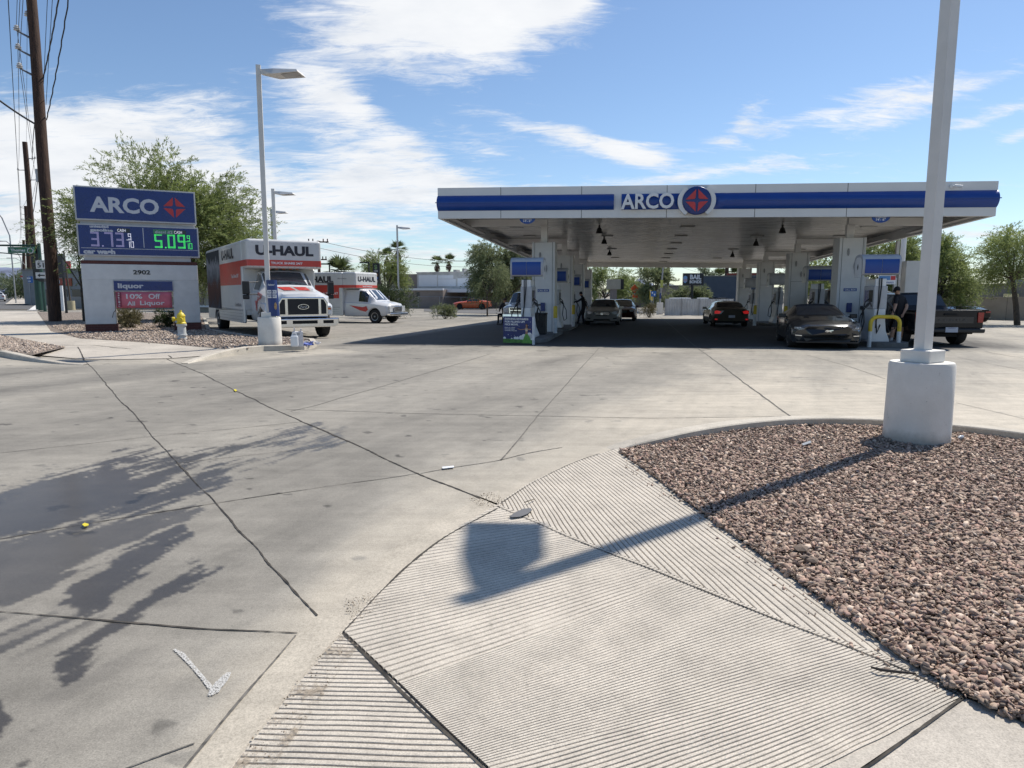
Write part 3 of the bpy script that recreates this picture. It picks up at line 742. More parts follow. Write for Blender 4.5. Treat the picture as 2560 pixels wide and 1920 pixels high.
# note: picture rows here are the top edges, so they are cast at the top height
curbstrip('island_curb', [(470, 892), (500, 886), (540, 880), (580, 873), (620, 867), (660, 864), (710, 863), (760, 861), (782, 858), (790, 852), (786, 846)], .15, M_curb, zs=[.01, .06, .12, .15, .15, .15, .15, .15, .15, .15, .15])
curbstrip('bed_back_curb', [(786, 846), (740, 842), (700, 843), (657, 841), (590, 832), (527, 822), (515, 795)], .14, M_curb)
curbstrip('street_curb', [(-400, 880), (-150, 880), (0, 877), (40, 884), (90, 890), (150, 895), (205, 897)], .14, M_curb, zs=[.14, .14, .14, .12, .07, .03, .012])
def gravel_flat(name, cols, sc):
    t = NT(name); v = t.n('TexVoronoi'); t.l(t.co(), v.inputs['Vector']); v.inputs['Scale'].default_value = sc
    sp = t.n('SeparateColor'); t.l(v.outputs['Color'], sp.inputs[0])
    base = t.ramp(sp.outputs[0], [(i / len(cols), c) for i, c in enumerate(cols)], 'CONSTANT')
    cc = t.mix(1.0, base, t.ramp(v.outputs['Distance'], [(0.0, 1.15), (0.6, .35)]), 'MULTIPLY')
    t.l(cc, t.b.inputs['Base Color']); t.b.inputs['Roughness'].default_value = .9
    inv = t.math('SUBTRACT', 1.0, v.outputs['Distance']); t.bump(inv, 1.0, .02); return t.m
FC = [(.38, .30, .24), (.46, .38, .31), (.30, .24, .20), (.42, .34, .27), (.54, .46, .38), (.34, .27, .22), (.48, .39, .32), (.26, .21, .18)]
M_gflat = gravel_flat('landscape_gravel', FC, 22)
sheet([(93, 780), (300, 781), (500, 785), (527, 824), (590, 834), (657, 843), (700, 845), (740, 844), (782, 850), (785, 857), (760, 863), (710, 865), (660, 866), (620, 869), (596, 876), (540, 870), (484, 866), (371, 857), (280, 851), (197, 846), (127, 828)], .10, M_gflat, 'gravel_bed_ground')
bw = [(G(x, y, .1).x, G(x, y, .1).y) for x, y in [(125, 815), (300, 800), (500, 800), (527, 824), (590, 834), (657, 843), (740, 844), (782, 850), (785, 857), (710, 865), (660, 866), (600, 876), (540, 870), (484, 866), (371, 857), (280, 851), (197, 846)]]
o = stones('gravel', bw, 15000, .014, .045, .11, stone_mat('tan_gravel', FC), 5)
tag(o, 'pale tan gravel around the gas price sign and hydrant', 'gravel', kind='stuff')
sheet([(-300, 800), (0, 838), (88, 854), (164, 868), (82, 887), (40, 882), (0, 877), (-300, 878)], .107, M_gflat, 'street_gravel_ground')
bw = [(G(x, y, .1).x, G(x, y, .1).y) for x, y in [(-60, 835), (0, 840), (88, 856), (160, 868), (82, 885), (40, 881), (0, 877), (-60, 878)]]
o = stones('gravel', bw, 5000, .014, .04, .11, bpy.data.materials['tan_gravel'], 6); tag(o, 'tan gravel strip between the sidewalk and the street curb at left edge', 'gravel', kind='stuff')

# ---- streets
def roadsheet(name, ptsw, m, z, kind='structure', n=40):
    """strip between two world polylines"""
    a, c = ptsw; P = []
    for i in range(n + 1):
        p = along(a, i / n); q = along(c, i / n); row = []
        for j in range(13):
            r = p.lerp(q, j / 12); row.append((r.x, r.y, gzf(r.x, r.y) + z))
        P.append(row)
    b = MB(); b.grid(P); o = b.build(name, m)
    if sum(p.normal.z for p in o.data.polygons) < 0: o.data.flip_normals()
    return tag(o, kind=kind)
SD = Vector((-.71, 1, 0)).normalized(); SN = Vector((SD.y, -SD.x, 0))      # along the main street / towards the lot
p1 = Vector((X_at(138, 37), 37, 0))
Lr_ = [p1 - SN * 3.6 - SD * 42, p1 - SN * 3.6 + SD * 640]
roadsheet('main_street', (Lr_, [p - SN * 22 for p in Lr_]), M_asph, .03, n=80)
roadsheet('main_street_sidewalk', ([p1 - SN * .2 + SD * 58, p1 - SN * .2 + SD * 560], [p1 - SN * 3.4 + SD * 58, p1 - SN * 3.4 + SD * 560]), M_walk, .12, n=60)
# cross street behind the sign
c0 = G(60, 774); c1_ = G(60, 757)
roadsheet('cross_street', ([G(-60, 774), G(560, 779)], [G(-60, 757), G(560, 761)]), M_asph, .045, n=30)
# crosswalk and lane paint on the cross street
for pts in [[(78, 777), (84, 772)], [(88, 768), (97, 763)], ]: pass
b = MB()
for (x0, y0, x1, y1, wd) in [(80, 776, 90, 771, .9), (87, 771.5, 99, 762, .9)]:
    ribbon(b, [(x0, y0), (x1, y1)], wd, .06, .02)
tag(b.build('crosswalk_paint', M_white), kind='structure')
# rear streets behind the canopy
roadsheet('rear_street', ([G(1060, 779), G(1240, 785), G(1700, 782), G(2600, 793)], [G(1060, 769), G(1240, 770), G(1700, 772), G(2600, 776)]), M_asph, .02, n=40)

# ================================================================== the canopy
M_pwhite = mat('painted_white_metal', (.72, .72, .71), .42, var=.04, scale=2)
M_fascia = mat('fascia_white', (.68, .68, .67), .38, var=.03, scale=1.2)
M_colm = mat('column_cladding', (.66, .66, .65), .45, var=.05, scale=2)
M_blue = mat('fuel_sign_blue', (.010, .055, .27), .32, var=.06, scale=2)
M_bluedeep = mat('sign_panel_blue', (.012, .034, .17), .28, var=.08, scale=3)
M_red = mat('emblem_red', (.50, .035, .04), .35, var=.06)
M_black = mat('black_plastic', (.014, .014, .015), .45, var=.2)
M_rubber = mat('black_rubber', (.018, .018, .018), .7, var=.2)
M_dark = mat('dark_seam', (.07, .07, .07), .8)
M_grey = mat('grey_metal', (.30, .30, .30), .45, var=.08)
M_chrome = mat('chrome', (.75, .76, .78), .14, metal=1.0, var=.03)
M_steel = mat('brushed_steel', (.55, .55, .55), .32, metal=.9, var=.06)
M_lt = mat('letter_white', (.72, .73, .74), .4, var=.02)
M_yellow = mat('bollard_yellow', (.62, .45, .03), .5, var=.12, scale=8)
M_bwhite = mat('bollard_white', (.60, .62, .62), .5, var=.1, scale=8)
def deckmat():
    t = NT('ribbed_ceiling_deck'); co = t.co()
    n = t.noise(t.mapping(co, (.25, 3.0, 1)), 2.2, 5, .6); big = t.noise(co, .35, 4, .6)
    cc = t.mix(1.0, t.ramp(n, [(.3, (.42, .415, .40)), (.7, (.60, .59, .57))]), t.ramp(big, [(.35, .75), (.65, 1.05)]), 'MULTIPLY')
    t.l(cc, t.b.inputs['Base Color']); t.l(t.math('MULTIPLY_ADD', n, .25, .16), t.b.inputs['Roughness']); t.b.inputs['Specular IOR Level'].default_value = .7
    return t.m
M_deck = deckmat()
TH = math.radians(10); U = Vector((math.cos(TH), -math.sin(TH), 0)); Vv = Vector((math.sin(TH), math.cos(TH), 0))
CO = Vector((A(1094.5, 508, 23.4).x, 23.4, 0))
d_r = ray(2493, 497); CW = CO.dot(Vv) / d_r.dot(Vv); CW = (Vector((d_r.x * CW, d_r.y * CW, 0)) - CO).dot(U); CD = 29.0
ZB = A(1095, 546.5, 23.4).z; ZT = A(1094, 470, 23.4).z; ZBR = A(2489.5, 540, CO.y - CW * math.sin(TH)).z
SL = -(0.5) / CD            # the deck falls towards the rear
SLX = (ZBR - ZB) / CW
FH = ZT - ZB
def cw(u, v): return CO + U * u + Vv * v
canopy = thing('fuel_canopy', 'large white flat canopy with blue band over the fuel pumps', 'canopy', (CO.x, CO.y, 0), -TH)
# children are built in local coordinates: x = along the front, y = towards the rear, z up; front edge rises by SLX, rear falls by SL
def zl(u, v): return ZB + SLX * u + SL * v
def shear(b):
    b.v = [(x, y, z + SLX * x + SL * y) for x, y, z in b.v]; return b
b = MB(); T = .12
for (x0, x1, y0, y1) in [(0, CW, 0, T), (0, CW, CD - T, CD), (0, T, T, CD - T), (CW - T, CW, T, CD - T)]: b.b2(x0, x1, y0, y1, ZB, ZB + FH)
shear(b).build('fascia', M_fascia, canopy)
b = MB(); b.b2(T, CW - T, T, CD - T, ZB + FH * .62, ZB + FH * .7); shear(b).build('roof', M_grey, canopy)
# ribbed deck, ribs running along x
b = MB(); zd = ZB + .34; y = T; P = []
while y < CD - T - .01:
    for dy, dz in ((0, 0), (.30, 0), (.305, .035), (.335, .035), (.34, 0)):
        yy = min(y + dy, CD - T); P.append([(T, yy, zd + dz), (CW / 2, yy, zd + dz), (CW - T, yy, zd + dz)])
    y += .345
b.grid(P, flip=True); shear(b).build('ceiling_deck', M_deck, canopy)
colU = (3.23, 13.88); colV = (3.1, 10.7, 18.3, 25.9)
for u in (1.15, colU[0], colU[1], CW - 1.15):
    pass
for v in colV:
    for x0, x1 in ((T, colU[0] + .1), (colU[1] - .1, CW - T)):
        b = MB(); b.b2(x0, x1, v - .12, v + .12, ZB + .08, zd - .01); shear(b).build('cross_beam', M_pwhite, canopy)
# inner stiffener lips seen under the fascia ends
for x0, x1 in ((T, T + .30), (CW - T - .30, CW - T)):
    for k in range(4):
        b2 = MB(); b2.b2(x0, x1, .7 + k * 7.2, 5.6 + k * 7.2, ZB + .06, ZB + .10); shear(b2).build('edge_gutter', M_grey, canopy)
# stripe: a half-round blue band, split where the letters and the emblem sit
def fu(px, py):
    d = ray(px, py); n = Vector((math.sin(TH), math.cos(TH), 0)); t = (CO - Vector((0, 0, 0))).dot(n) / d.dot(n)
    p = Vector((d.x * t, d.y * t, CAMH + d.z * t)); return (p - CO).dot(U), p.z
def stripe(name, pts, mt, dep=.16, par=canopy, z0=ZB + FH * .235, z1=ZB + FH * .745):
    """pts: list of (x, squeeze) columns along the band"""
    P = []
    for x, zc0, zc1, dd in pts:
        row = []
        for k in range(13):
            t = k / 12; zz = zc0 + (zc1 - zc0) * t; row.append((x, -.005 - dd * math.sin(PI * t) ** .75, zz))
        P.append(row)
    bb = MB(); bb.grid(P)
    for row in (P[0], P[-1]): bb.add([(p[0], p[1], p[2]) for p in row] + [(row[0][0], -.004, row[-1][2]), ], [tuple(range(len(row)))])
    shear(bb); return bb.build(name, mt, par, smooth=50)
z0, z1 = ZB + FH * .25, ZB + FH * .74
uL = fu(1535, 500)[0]; uA0 = fu(1554, 500)[0]; uA1 = fu(1699, 500)[0]; uR0 = fu(1784, 500)[0]
stripe('blue_band', [(0.0, z0, z1, .16), (uL, z0, z1, .16)], M_blue)
stripe('blue_band', [(uR0, z0, z1, .02), (uR0 + .10, z0, z1, .06), (uR0 + .32, z0, z1, .16), (CW, z0, z1, .16)], M_blue)
stripe('blue_band', [(uA0, z0, z1, .1), (uA1 - .25, z0, z1, .1), (uA1 - .06, z0, z1, .05), (uA1, z0, z1, .01)], M_blue)
# white crescents cutting the band ends round the emblem
uE, zE = fu(1740.5, 503.5); eR = 33.5 / F * 22.1
for s in (-1, 1):
    b = MB(); n = 18; P1 = []; P2 = []
    for k in range(n + 1):
        a = -.95 + 1.9 * k / n; ca_, sa_ = math.cos(a), math.sin(a)
        P1.append((uE + s * (eR * 1.02) * ca_, -.20, zE + eR * 1.0 * sa_)); P2.append((uE + s * (eR * 1.33) * ca_, -.20, zE + eR * 1.20 * sa_))
    b.grid([P1, P2], flip=(s > 0))
    b.grid([P2, [(p[0], -.003, p[2]) for p in P2]], flip=(s > 0))
    b.build('emblem_surround', M_fascia, canopy)
b = MB()
for x0, x1 in ((-.04, uL), (uR0 + .35, CW + .04)): b.b2(x0, x1, -.185, -.155, (z0 + z1) / 2 - .012, (z0 + z1) / 2 + .012)
shear(b).build('band_trim', M_blue, canopy)
for px in (1252, 1454, 1667, 1888, 2118, 2330):
    u = fu(px, 500)[0]
    b = MB(); b.b2(u - .008, u + .008, -.003, .01, ZB, ZB + FH); shear(b).build('panel_seam', M_dark, canopy)
b = MB(); b.lathe([(eR * 1.0, -.02), (eR * 1.0, .0), (eR * .97, .02), (eR * .9, .03)], (0, 0, 0), 40, axis='Y')
b.v = [(x + uE, -.21 - y * 1.0, z + zE) for x, y, z in b.v]
em = b.build('round_emblem', M_bluedeep, canopy, smooth=40)
def spark(par, cx, cz, y, R, m, name='diamond_mark', thick=.02, gap=.035):
    """four-part diamond with a hollow four-point star at its centre"""
    b = MB(); g = gap * R / .4
    for sx in (-1, 1):
        for sz in (-1, 1):
            q = [(sx * g, sz * R), (sx * (R + 0.0), sz * g), (sx * .36 * R, sz * (g * 1.4)), (sx * .22 * R, sz * .14 * R), (sx * .14 * R, sz * .22 * R), (sx * g * 1.4, sz * .36 * R)]
            if sx * sz > 0: q = q[::-1]
            b.prism([(cx + a, cz + c) for a, c in q], y - thick, y)
    return b.build(name, m, par)
spark(em, uE, zE, -.245, eR * .78, M_red)
# raised letters
ax0, ax1 = fu(1553, 505)[0], fu(1684, 505)[0]
zA0, zA1 = fu(1620, 524)[1], fu(1620, 485.5)[1]
letter(canopy, 'ARCO', M_lt, (ax0 + ax1) / 2, (zA0 + zA1) / 2, -.24, ax1 - ax0, zA1 - zA0, bold=.022, thick=.10, name='raised_letters')
# height markers hanging under the front edge
for px in (1317, 2206):
    u = fu(px, 546)[0]; zz = zl(u, 0); b = MB(); n = 16
    b.prism([(u + .26 * math.cos(PI + PI * k / n), zz + .17 * math.sin(PI + PI * k / n) * 1.0) for k in range(n + 1)], .13, .15)
    s_ = b.build('height_marker', M_blue, canopy); letter(s_, '14\'- 6"', M_lt, u, zz - .075, .125, .27, .075, bold=.02)
    letter(s_, 'CLEARANCE', M_lt, u, zz - .018, .125, .30, .03, bold=.01)
# recessed lamps
for u in (1.75, 5.3, 8.56, 11.8, 15.2):
    for k in range(0, 8, 2 if u in (5.3, 11.8) else 1):
        v = 1.9 + k * 3.6; b = MB(); z_ = ZB + .33
        if abs(u - 8.66) > .1 and k > 5 and u in (1.75, 15.2): continue
        b.b2(u - .27, u + .27, v - .14, v + .14, z_ - .030, z_ - .0)
        f_ = shear(b).build('ceiling_light', M_grey, canopy); b = MB(); b.b2(u - .23, u + .23, v - .10, v + .10, z_ - .036, z_ - .031)
        shear(b).build('lens', mat('lamp_lens', (.55, .55, .52), .3), f_)
# hanging black cone housings
for (u, v) in ((5.15, 4.9), (5.15, 9.6), (5.15, 17), (12.0, 4.9), (12.0, 10.5), (12.0, 18)):
    b = MB(); z_ = ZB + .33; b.lathe([(.04, 0), (.04, -.10), (.08, -.14), (.13, -.29), (.14, -.32)][::-1], (u, v, z_), 14)
    shear(b).build('cone_housing', M_black, canopy, smooth=40)
b = MB(); u = fu(2385, 468)[0]; zz = fu(2385, 466)[1]
b.lathe([(.055, -.03), (.055, 0)], (u - .08, -.03, zz), 14, axis='Y'); b.tube([(u - .08, -.03, zz), (u - .02, -.10, zz - .01), (u + .04, -.16, zz - .02)], .022, 8)
b.tube([(u - .02, -.10, zz + .0), (u + .13, -.24, zz - .045)], .045, 10)
b.build('security_camera', M_pwhite, canopy, smooth=40)
# columns
ZCT = 1.55 + 1.86
for iu, u in enumerate(colU):
    for iv, v in enumerate(colV):
        w_ = cw(u, v); g = gzf(w_.x, w_.y); top = ZCT - .01 * (w_.y - 25.7); b = MB()
        b.b2(u - .38, u + .38, v - .38, v + .38, g + .14, top)
        for sx in (-1, 1):
            b.b2(u + sx * .40 - .025, u + sx * .40 + .025, v - .40, v + .40, g + .14, top + .02)
        c_ = b.build('column', M_colm, canopy, bevel=.006)
        b = MB()
        for sx in (-1, 1): b.b2(u + sx * .33 - .006, u + sx * .33 + .006, v - .385, v - .379, g + .14, top)
        if iv: b.b2(u - .33, u + .33, v - .385, v - .379, g + 2.15, g + 2.16)
        b.build('cladding_seam', M_dark, c_)
        b = MB(); b.b2(u - .14, u + .10, v - .12, v + .12, top, zl(u, v) + .12); b.build('column_neck', M_pwhite, c_)
        for dx, dz in ((-.13, .48), (.10, .95)):
            b = MB(); b.lathe([(.13, 0), (.13, .02), (.09, .04)], (0, 0, 0), 16, axis='Y')
            b.v = [(u + dx + y * 0 + x * .28, v - .384 - y, top - dz + z) for x, y, z in b.v]
            b.build('loudspeaker_grille', M_grey, c_, smooth=40)
        if iv == 0:
            b = MB(); b.b2(u - .21, u + .21, v - .40, v - .385, g + 1.62, g + 1.72); s_ = b.build('call_box_sign', M_blue, c_)
            letter(s_, 'CALL BOX', M_lt, u, g + 1.67, v - .403, .36, .06, bold=.03)
            b = MB(); b.b2(u - .09, u + .07, v - .48, v - .385, g + .90, g + 1.22); b.build('call_box', M_bluedeep, c_, bevel=.01)
        if iu == 1 and iv >= 2:
            b = MB(); 
# islands
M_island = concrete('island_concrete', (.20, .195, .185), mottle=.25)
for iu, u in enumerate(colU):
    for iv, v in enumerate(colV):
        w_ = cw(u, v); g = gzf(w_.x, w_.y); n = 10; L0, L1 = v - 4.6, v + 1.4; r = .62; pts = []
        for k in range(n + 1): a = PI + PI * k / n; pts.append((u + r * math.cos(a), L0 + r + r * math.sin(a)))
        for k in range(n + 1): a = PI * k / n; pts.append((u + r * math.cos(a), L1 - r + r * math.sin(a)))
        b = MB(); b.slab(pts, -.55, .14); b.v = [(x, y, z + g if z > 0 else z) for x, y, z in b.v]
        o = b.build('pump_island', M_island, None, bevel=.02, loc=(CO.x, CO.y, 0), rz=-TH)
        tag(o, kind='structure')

# ================================================================== dispensers
M_topgrey = mat('topper_grey', (.42, .43, .45), .4)
def make_pump(label, blue=True):
    t = thing('fuel_dispenser', label, 'fuel pump', group='fuel dispensers under the canopy')
    # flared white base, narrow uprights, screen head (long axis y, ends face the driveway)
    b = MB(); pr = [(-.30, 0), (-.30, .06), (-.20, .30), (-.155, .62), (-.15, .95), (.15, .95), (.155, .62), (.20, .30), (.30, .06), (.30, 0)]
    b.prism(pr[::-1], -.50, .50); bd = b.build('body', M_pwhite, t, bevel=.01)
    b = MB(); b.b2(-.18, .18, -.46, .46, .95, 1.62); hd = b.build('display_head', M_topgrey, t, bevel=.015)
    for sx in (-1, 1):
        b = MB(); b.b2(sx * .181, sx * .187, -.36, -.02, 1.15, 1.5); b.build('screen', M_black, hd)
        b = MB(); b.b2(sx * .181, sx * .187, .04, .36, 1.15, 1.5); b.build('price_panel', M_bluedeep, hd)
    for sy in (-.39, .39):
        b = MB(); b.b2(-.15, .14, sy - .05, sy + .05, .95, 1.83); b.build('upright', M_pwhite, t, bevel=.01)
    b = MB(); b.tube([(.0, -.47, 1.85), (.0, -.47, 1.6), (-.03, -.50, 1.2), (-.10, -.53, .6), (-.06, -.53, .25), (.02, -.52, .5)], .018, 6); b.tube([(-.06, -.47, 1.85), (-.06, -.47, .9), (-.1, -.52, .4)], .014, 6)
    b.build('vapour_hose', M_rubber, t, smooth=60)
    # topper: hooded sign, curved in side view, blue faces to both drives
    prof = [(-.34, 1.95), (-.40, 2.02), (-.42, 2.30), (-.38, 2.42), (-.28, 2.50), (-.10, 2.54), (.10, 2.54), (.28, 2.50), (.38, 2.42), (.42, 2.30), (.40, 2.02), (.34, 1.95)]
    b = MB(); b.prism(prof, -.52, .52); b.v = [(y, x, z) for x, y, z in b.v]
    tp = b.build('topper', M_topgrey, t, smooth=40)
    mm = M_blue if blue else M_topgrey
    for sy in (-1, 1):
        for x0, x1 in ((-.46, -.005), (.005, .46)):
            b = MB(); P = [[(x, sy * (yy + .008), zz) for x in (x0, x1)] for yy, zz in ((.395, 1.985), (.408, 2.03), (.425, 2.30), (.40, 2.39))]
            b.grid(P, flip=(sy > 0)); b.build('sign_face', mm, tp, smooth=50)
    for sx in (-1, 1):
        b = MB(); b.prism([(.28 * a_, 2.16 + .30 * c_) for a_, c_ in ((-1, -1), (1, -1), (1, .7), (.5, 1), (-.5, 1), (-1, .7))], -.005, .005); b.v = [(sx * .526 + y, x, z) for x, y, z in b.v]; b.build('side_sign', M_pwhite, tp)
        b = MB(); b.prism([(0, .09), (-.05, 0), (0, -.09), (.05, 0)], -.004, .004); b.v = [(sx * .535 + y, x, z + 2.18) for x, y, z in b.v]; b.build('side_emblem', M_dark, tp)
    for sx in (-1, 1):
        b = MB(); b.tube([(sx * .19, -.10, 1.25), (sx * .30, -.10, 1.15), (sx * .34, -.12, .95), (sx * .30, -.14, .55), (sx * .38, -.2, .30), (sx * .50, -.3, .38), (sx * .48, -.34, .75), (sx * .36, -.36, 1.0)], .017, 7)
        h = b.build('fuel_hose', M_rubber, t, smooth=60)
        b = MB(); b.tube([(sx * .36, -.36, 1.0), (sx * .30, -.36, 1.08), (sx * .24, -.36, 1.14)], [.035, .04, .02], 8); b.tube([(sx * .24, -.36, 1.14), (sx * .2, -.36, 1.02)], .013, 6); b.build('nozzle', M_black, h, smooth=50)
    return t
pumps = []
rowv = (-.62, 7.0, 14.6, 22.2)
names = {(0, 0): 'fuel pump with blue topper beside the hula dancer board', (0, 1): 'second fuel pump from the front in the left row, blue topper', (0, 2): 'third fuel pump in the left row by the hooded man', (0, 3): 'rearmost fuel pump in the left row',
         (1, 0): 'fuel pump with blue topper behind the yellow hoop bollard', (1, 1): 'second fuel pump from the front in the right row, blue topper', (1, 2): 'third fuel pump in the right row, grey topper', (1, 3): 'rearmost fuel pump in the right row, grey topper'}
proto = make_pump(names[(0, 0)])
for i in range(2):
    for j in range(4):
        o = proto if (i, j) == (0, 0) else copy_tree(proto)
        o['label'] = names[(i, j)]
        p = cw(colU[i] - (.06, .26)[i] * (j == 0), rowv[j]); o.location = (p.x, p.y, gzf(p.x, p.y) + .14); o.rotation_euler = (0, 0, -TH)
        if (i == 1 and j >= 2):
            for tp in o.children:
                if tp.name.startswith('topper'):
                    for f_ in tp.children:
                        if f_.name.startswith('sign_face'):
                            f_.data = f_.data.copy(); f_.data.materials.clear(); f_.data.materials.append(M_topgrey)
        pumps.append(o)
# promotional strip under the right front topper
p = A(2200, 702, 20.1); t = thing('promo_banner', 'small blue and white promo strip hung under the right pump topper', 'banner', p, -TH)
b = MB(); b.b2(-.05, .42, -.01, .01, -.10, .16); b.build('panel', M_lt, t)
b = MB(); b.b2(-.03, .27, -.014, -.011, .02, .14); b.build('blue_field', mat('promo_blue', (.10, .25, .5), .5), t)
b = MB(); b.b2(.28, .41, -.014, -.011, .02, .14); b.build('red_field', M_red, t)
letter(t, 'YOUR REWARDS', M_blue, .18, -.05, -.013, .38, .05, bold=.02)

# bollards
def bollard(px, py, label, h=.98, r=.075):
    p = G(px, py, .12); t = thing('bollard', label, 'bollard', p, 0, 'yellow and white bollards by the pumps')
    b = MB(); b.cyl((0, 0, 0), r, h * .56, 16); b.build('white_base', M_bwhite, t, smooth=40)
    b = MB(); b.lathe([(r, h * .56), (r, h - .04), (r * .8, h - .01), (r * .3, h)], (0, 0, 0), 16); b.build('yellow_top', M_yellow, t, smooth=40)
bollard(1388, 833, 'yellow over white bollard at the left front column')
bollard(1433, 816, 'yellow over white bollard beside the second left column')
bollard(1886, 814, 'yellow over white bollard behind the bronze sedan', .95)
bollard(1962, 822, 'yellow over white bollard beyond the silver convertible', .95)
def hoop(p0, w, h, rz, label):
    t = thing('hoop_bollard', label, 'bollard', p0, rz)
    r = .055; rc = .20; path = [(-w / 2, 0, h * .52)]
    path += [(-w / 2, 0, h - rc)] + [(-w / 2 + rc - rc * math.cos(a), 0, h - rc + rc * math.sin(a)) for a in np.linspace(.25, PI / 2, 6)]
    path += [(-x, y, z) for x, y, z in path[::-1]]
    b = MB(); b.tube(path, r, 14); b.build('yellow_hoop', M_yellow, t, smooth=60)
    for s in (-1, 1):
        b = MB(); b.cyl((s * w / 2, 0, 0), r * 1.02, h * .52, 14); b.build('white_leg', M_bwhite, t, smooth=40)
pa, pb = G(2174, 868), G(2243, 868)
hoop(Vector(((pa.x + pb.x) / 2, (pa.y + pb.y) / 2, 0)), (pb - pa).length, 75 / F * pa.y * 1.01, -TH * .6, 'yellow hoop bollard with white legs in front of the right pump')
p = A(2226, 738, 31); hoop(Vector((p.x, p.y, gzf(p.x, p.y))), 1.1, 1.42, -TH, 'far yellow hoop bollard behind the man in a cap')

# ================================================================== board with the dancer
bl = G(1258, 859); br = G(1331, 862); wB = (br - bl).length; hB = .84
t = thing('promo_board', 'dark blue rewards board with a hula dancer leaning at the left pump', 'sign board', bl, math.atan2(br.y - bl.y, br.x - bl.x))
b = MB(); b.b2(0, wB, 0, .10, .03, hB); bo = b.build('panel', mat('board_navy', (.018, .03, .14), .45, var=.2, scale=4), t, bevel=.004)
b = MB(); b.b2(wB, wB + .025, -.01, .11, .0, hB + .01); b.build('edge_trim', M_lt, t)
for s_, zz, hh, ww in (('EARNING REWARDS', .915, .075, .80), ('FOR FILLING UP?', .815, .075, .68), ('NICE MOVE.', .715, .075, .46)):
    letter(bo, s_, M_lt, .05 * wB / .93 + .01, zz * hB, -.006, ww * wB, hh * hB * .95, bold=.035, align='l')
for s_, zz, ww in (('EARN AT LEAST', .60, .36), ('1% IN REWARDS', .545, .34), ('ON EVERY GALLON.', .49, .42)):
    letter(bo, s_, M_lt, .06, zz * hB, -.006, ww * wB, .03, bold=.02, align='l')
b = MB(); n = 22; pts = [(0, .03), (wB, .03), (wB, .12 * hB)]; b.prism([(0, .035), (wB, .035), (wB, .17 * hB), (0, .19 * hB)], -.007, -.002); b.build('grass_band', mat('board_green', (.10, .25, .05), .6, var=.4, scale=12), bo)
b = MB()
for cx, cz, r in ((.05, .20, .05), (.42, .21, .055), (.50, .22, .05), (.62, .24, .07), (.72, .26, .10), (.90, .32, .10), (.97, .26, .10), (.30, .19, .03)):
    b.disc((cx * wB, -.0055, cz * hB), r, 18)
b.build('clouds', M_lt, bo)
b = MB()
for cx, cz, r in ((.18, .34, .012), (.55, .66, .008), (.28, .30, .008), (.93, .82, .010), (.40, .32, .008), (.86, .70, .007)): b.disc((cx * wB, -.0058, cz * hB), r, 8)
b.build('stars', M_lt, bo)
M_skin = mat('skin_tan', (.38, .20, .12), .55, var=.08); M_hair = mat('brown_hair', (.06, .03, .02), .6); M_grass = mat('grass_skirt_green', (.14, .36, .07), .7, var=.4, scale=30, stretch=(6, 1, .5))
dx = .80 * wB
b = MB(); b.prism([(dx - .14, .05), (dx + .17, .04), (dx + .14, .22 * hB), (dx + .05, .38 * hB), (dx - .035, .38 * hB), (dx - .09, .22 * hB)], -.018, -.008); b.build('dancer_skirt', M_grass, bo)
b = MB(); b.prism([(dx - .035, .38 * hB), (dx + .05, .38 * hB), (dx + .04, .45 * hB), (dx + .055, .58 * hB), (dx + .02, .63 * hB), (dx - .01, .63 * hB), (dx - .045, .58 * hB), (dx - .02, .46 * hB)], -.016, -.008)
b.prism([(dx - .04, .57 * hB), (dx - .04, .54 * hB), (dx - .20, .52 * hB), (dx - .30, .565 * hB), (dx - .30, .58 * hB), (dx - .20, .545 * hB)][::-1], -.016, -.008)
b.prism([(dx + .05, .57 * hB), (dx + .05, .54 * hB), (dx + .15, .53 * hB), (dx + .16, .57 * hB)][::-1], -.016, -.008)
b.disc((dx + .008, -.0165, .68 * hB), .035, 14, sx=.8); b.build('dancer_figure', M_skin, bo)
b = MB(); b.disc((dx + .008, -.0155, .70 * hB), .045, 14, sx=.85); b.prism([(dx + .02, .52 * hB), (dx + .06, .55 * hB), (dx + .045, .70 * hB), (dx - .02, .72 * hB)], -.0155, -.008); b.build('dancer_hair', M_hair, bo)
b = MB(); b.disc((dx + .005, -.0175, .53 * hB), .05, 14, sx=.9); b.build('dancer_lei', mat('lei_cream', (.7, .55, .4), .6, var=.4, scale=40), bo)
# black bin between the pump and the column
p = G(1351, 835, .13); t = thing('trash_can', 'black square waste bin at the foot of the left front column', 'trash can', p, -TH)
b = MB(); b.box((0, 0, .34), (.42, .42, .68)); b.build('bin_body', M_black, t, bevel=.02)
b = MB(); b.box((0, 0, .71), (.46, .46, .07)); b.build('lid', M_black, t, bevel=.02)
t = thing('windscreen_wash_stand', 'window washing bucket stand clipped between the left pump and bin', 'squeegee stand', G(1338, 838, .14), -TH)
b = MB(); b.box((0, 0, .62), (.2, .2, .25)); b.build('bucket', M_black, t, bevel=.01)
b = MB(); b.tube([(0, 0, 0), (0, 0, .5)], .025, 8); b.build('stand_leg', M_black, t)
b = MB(); b.tube([(.03, 0, .7), (.10, -.02, 1.0)], .012, 6); b.box((.11, -.02, 1.02), (.16, .03, .05)); b.build('squeegee', M_rubber, t)

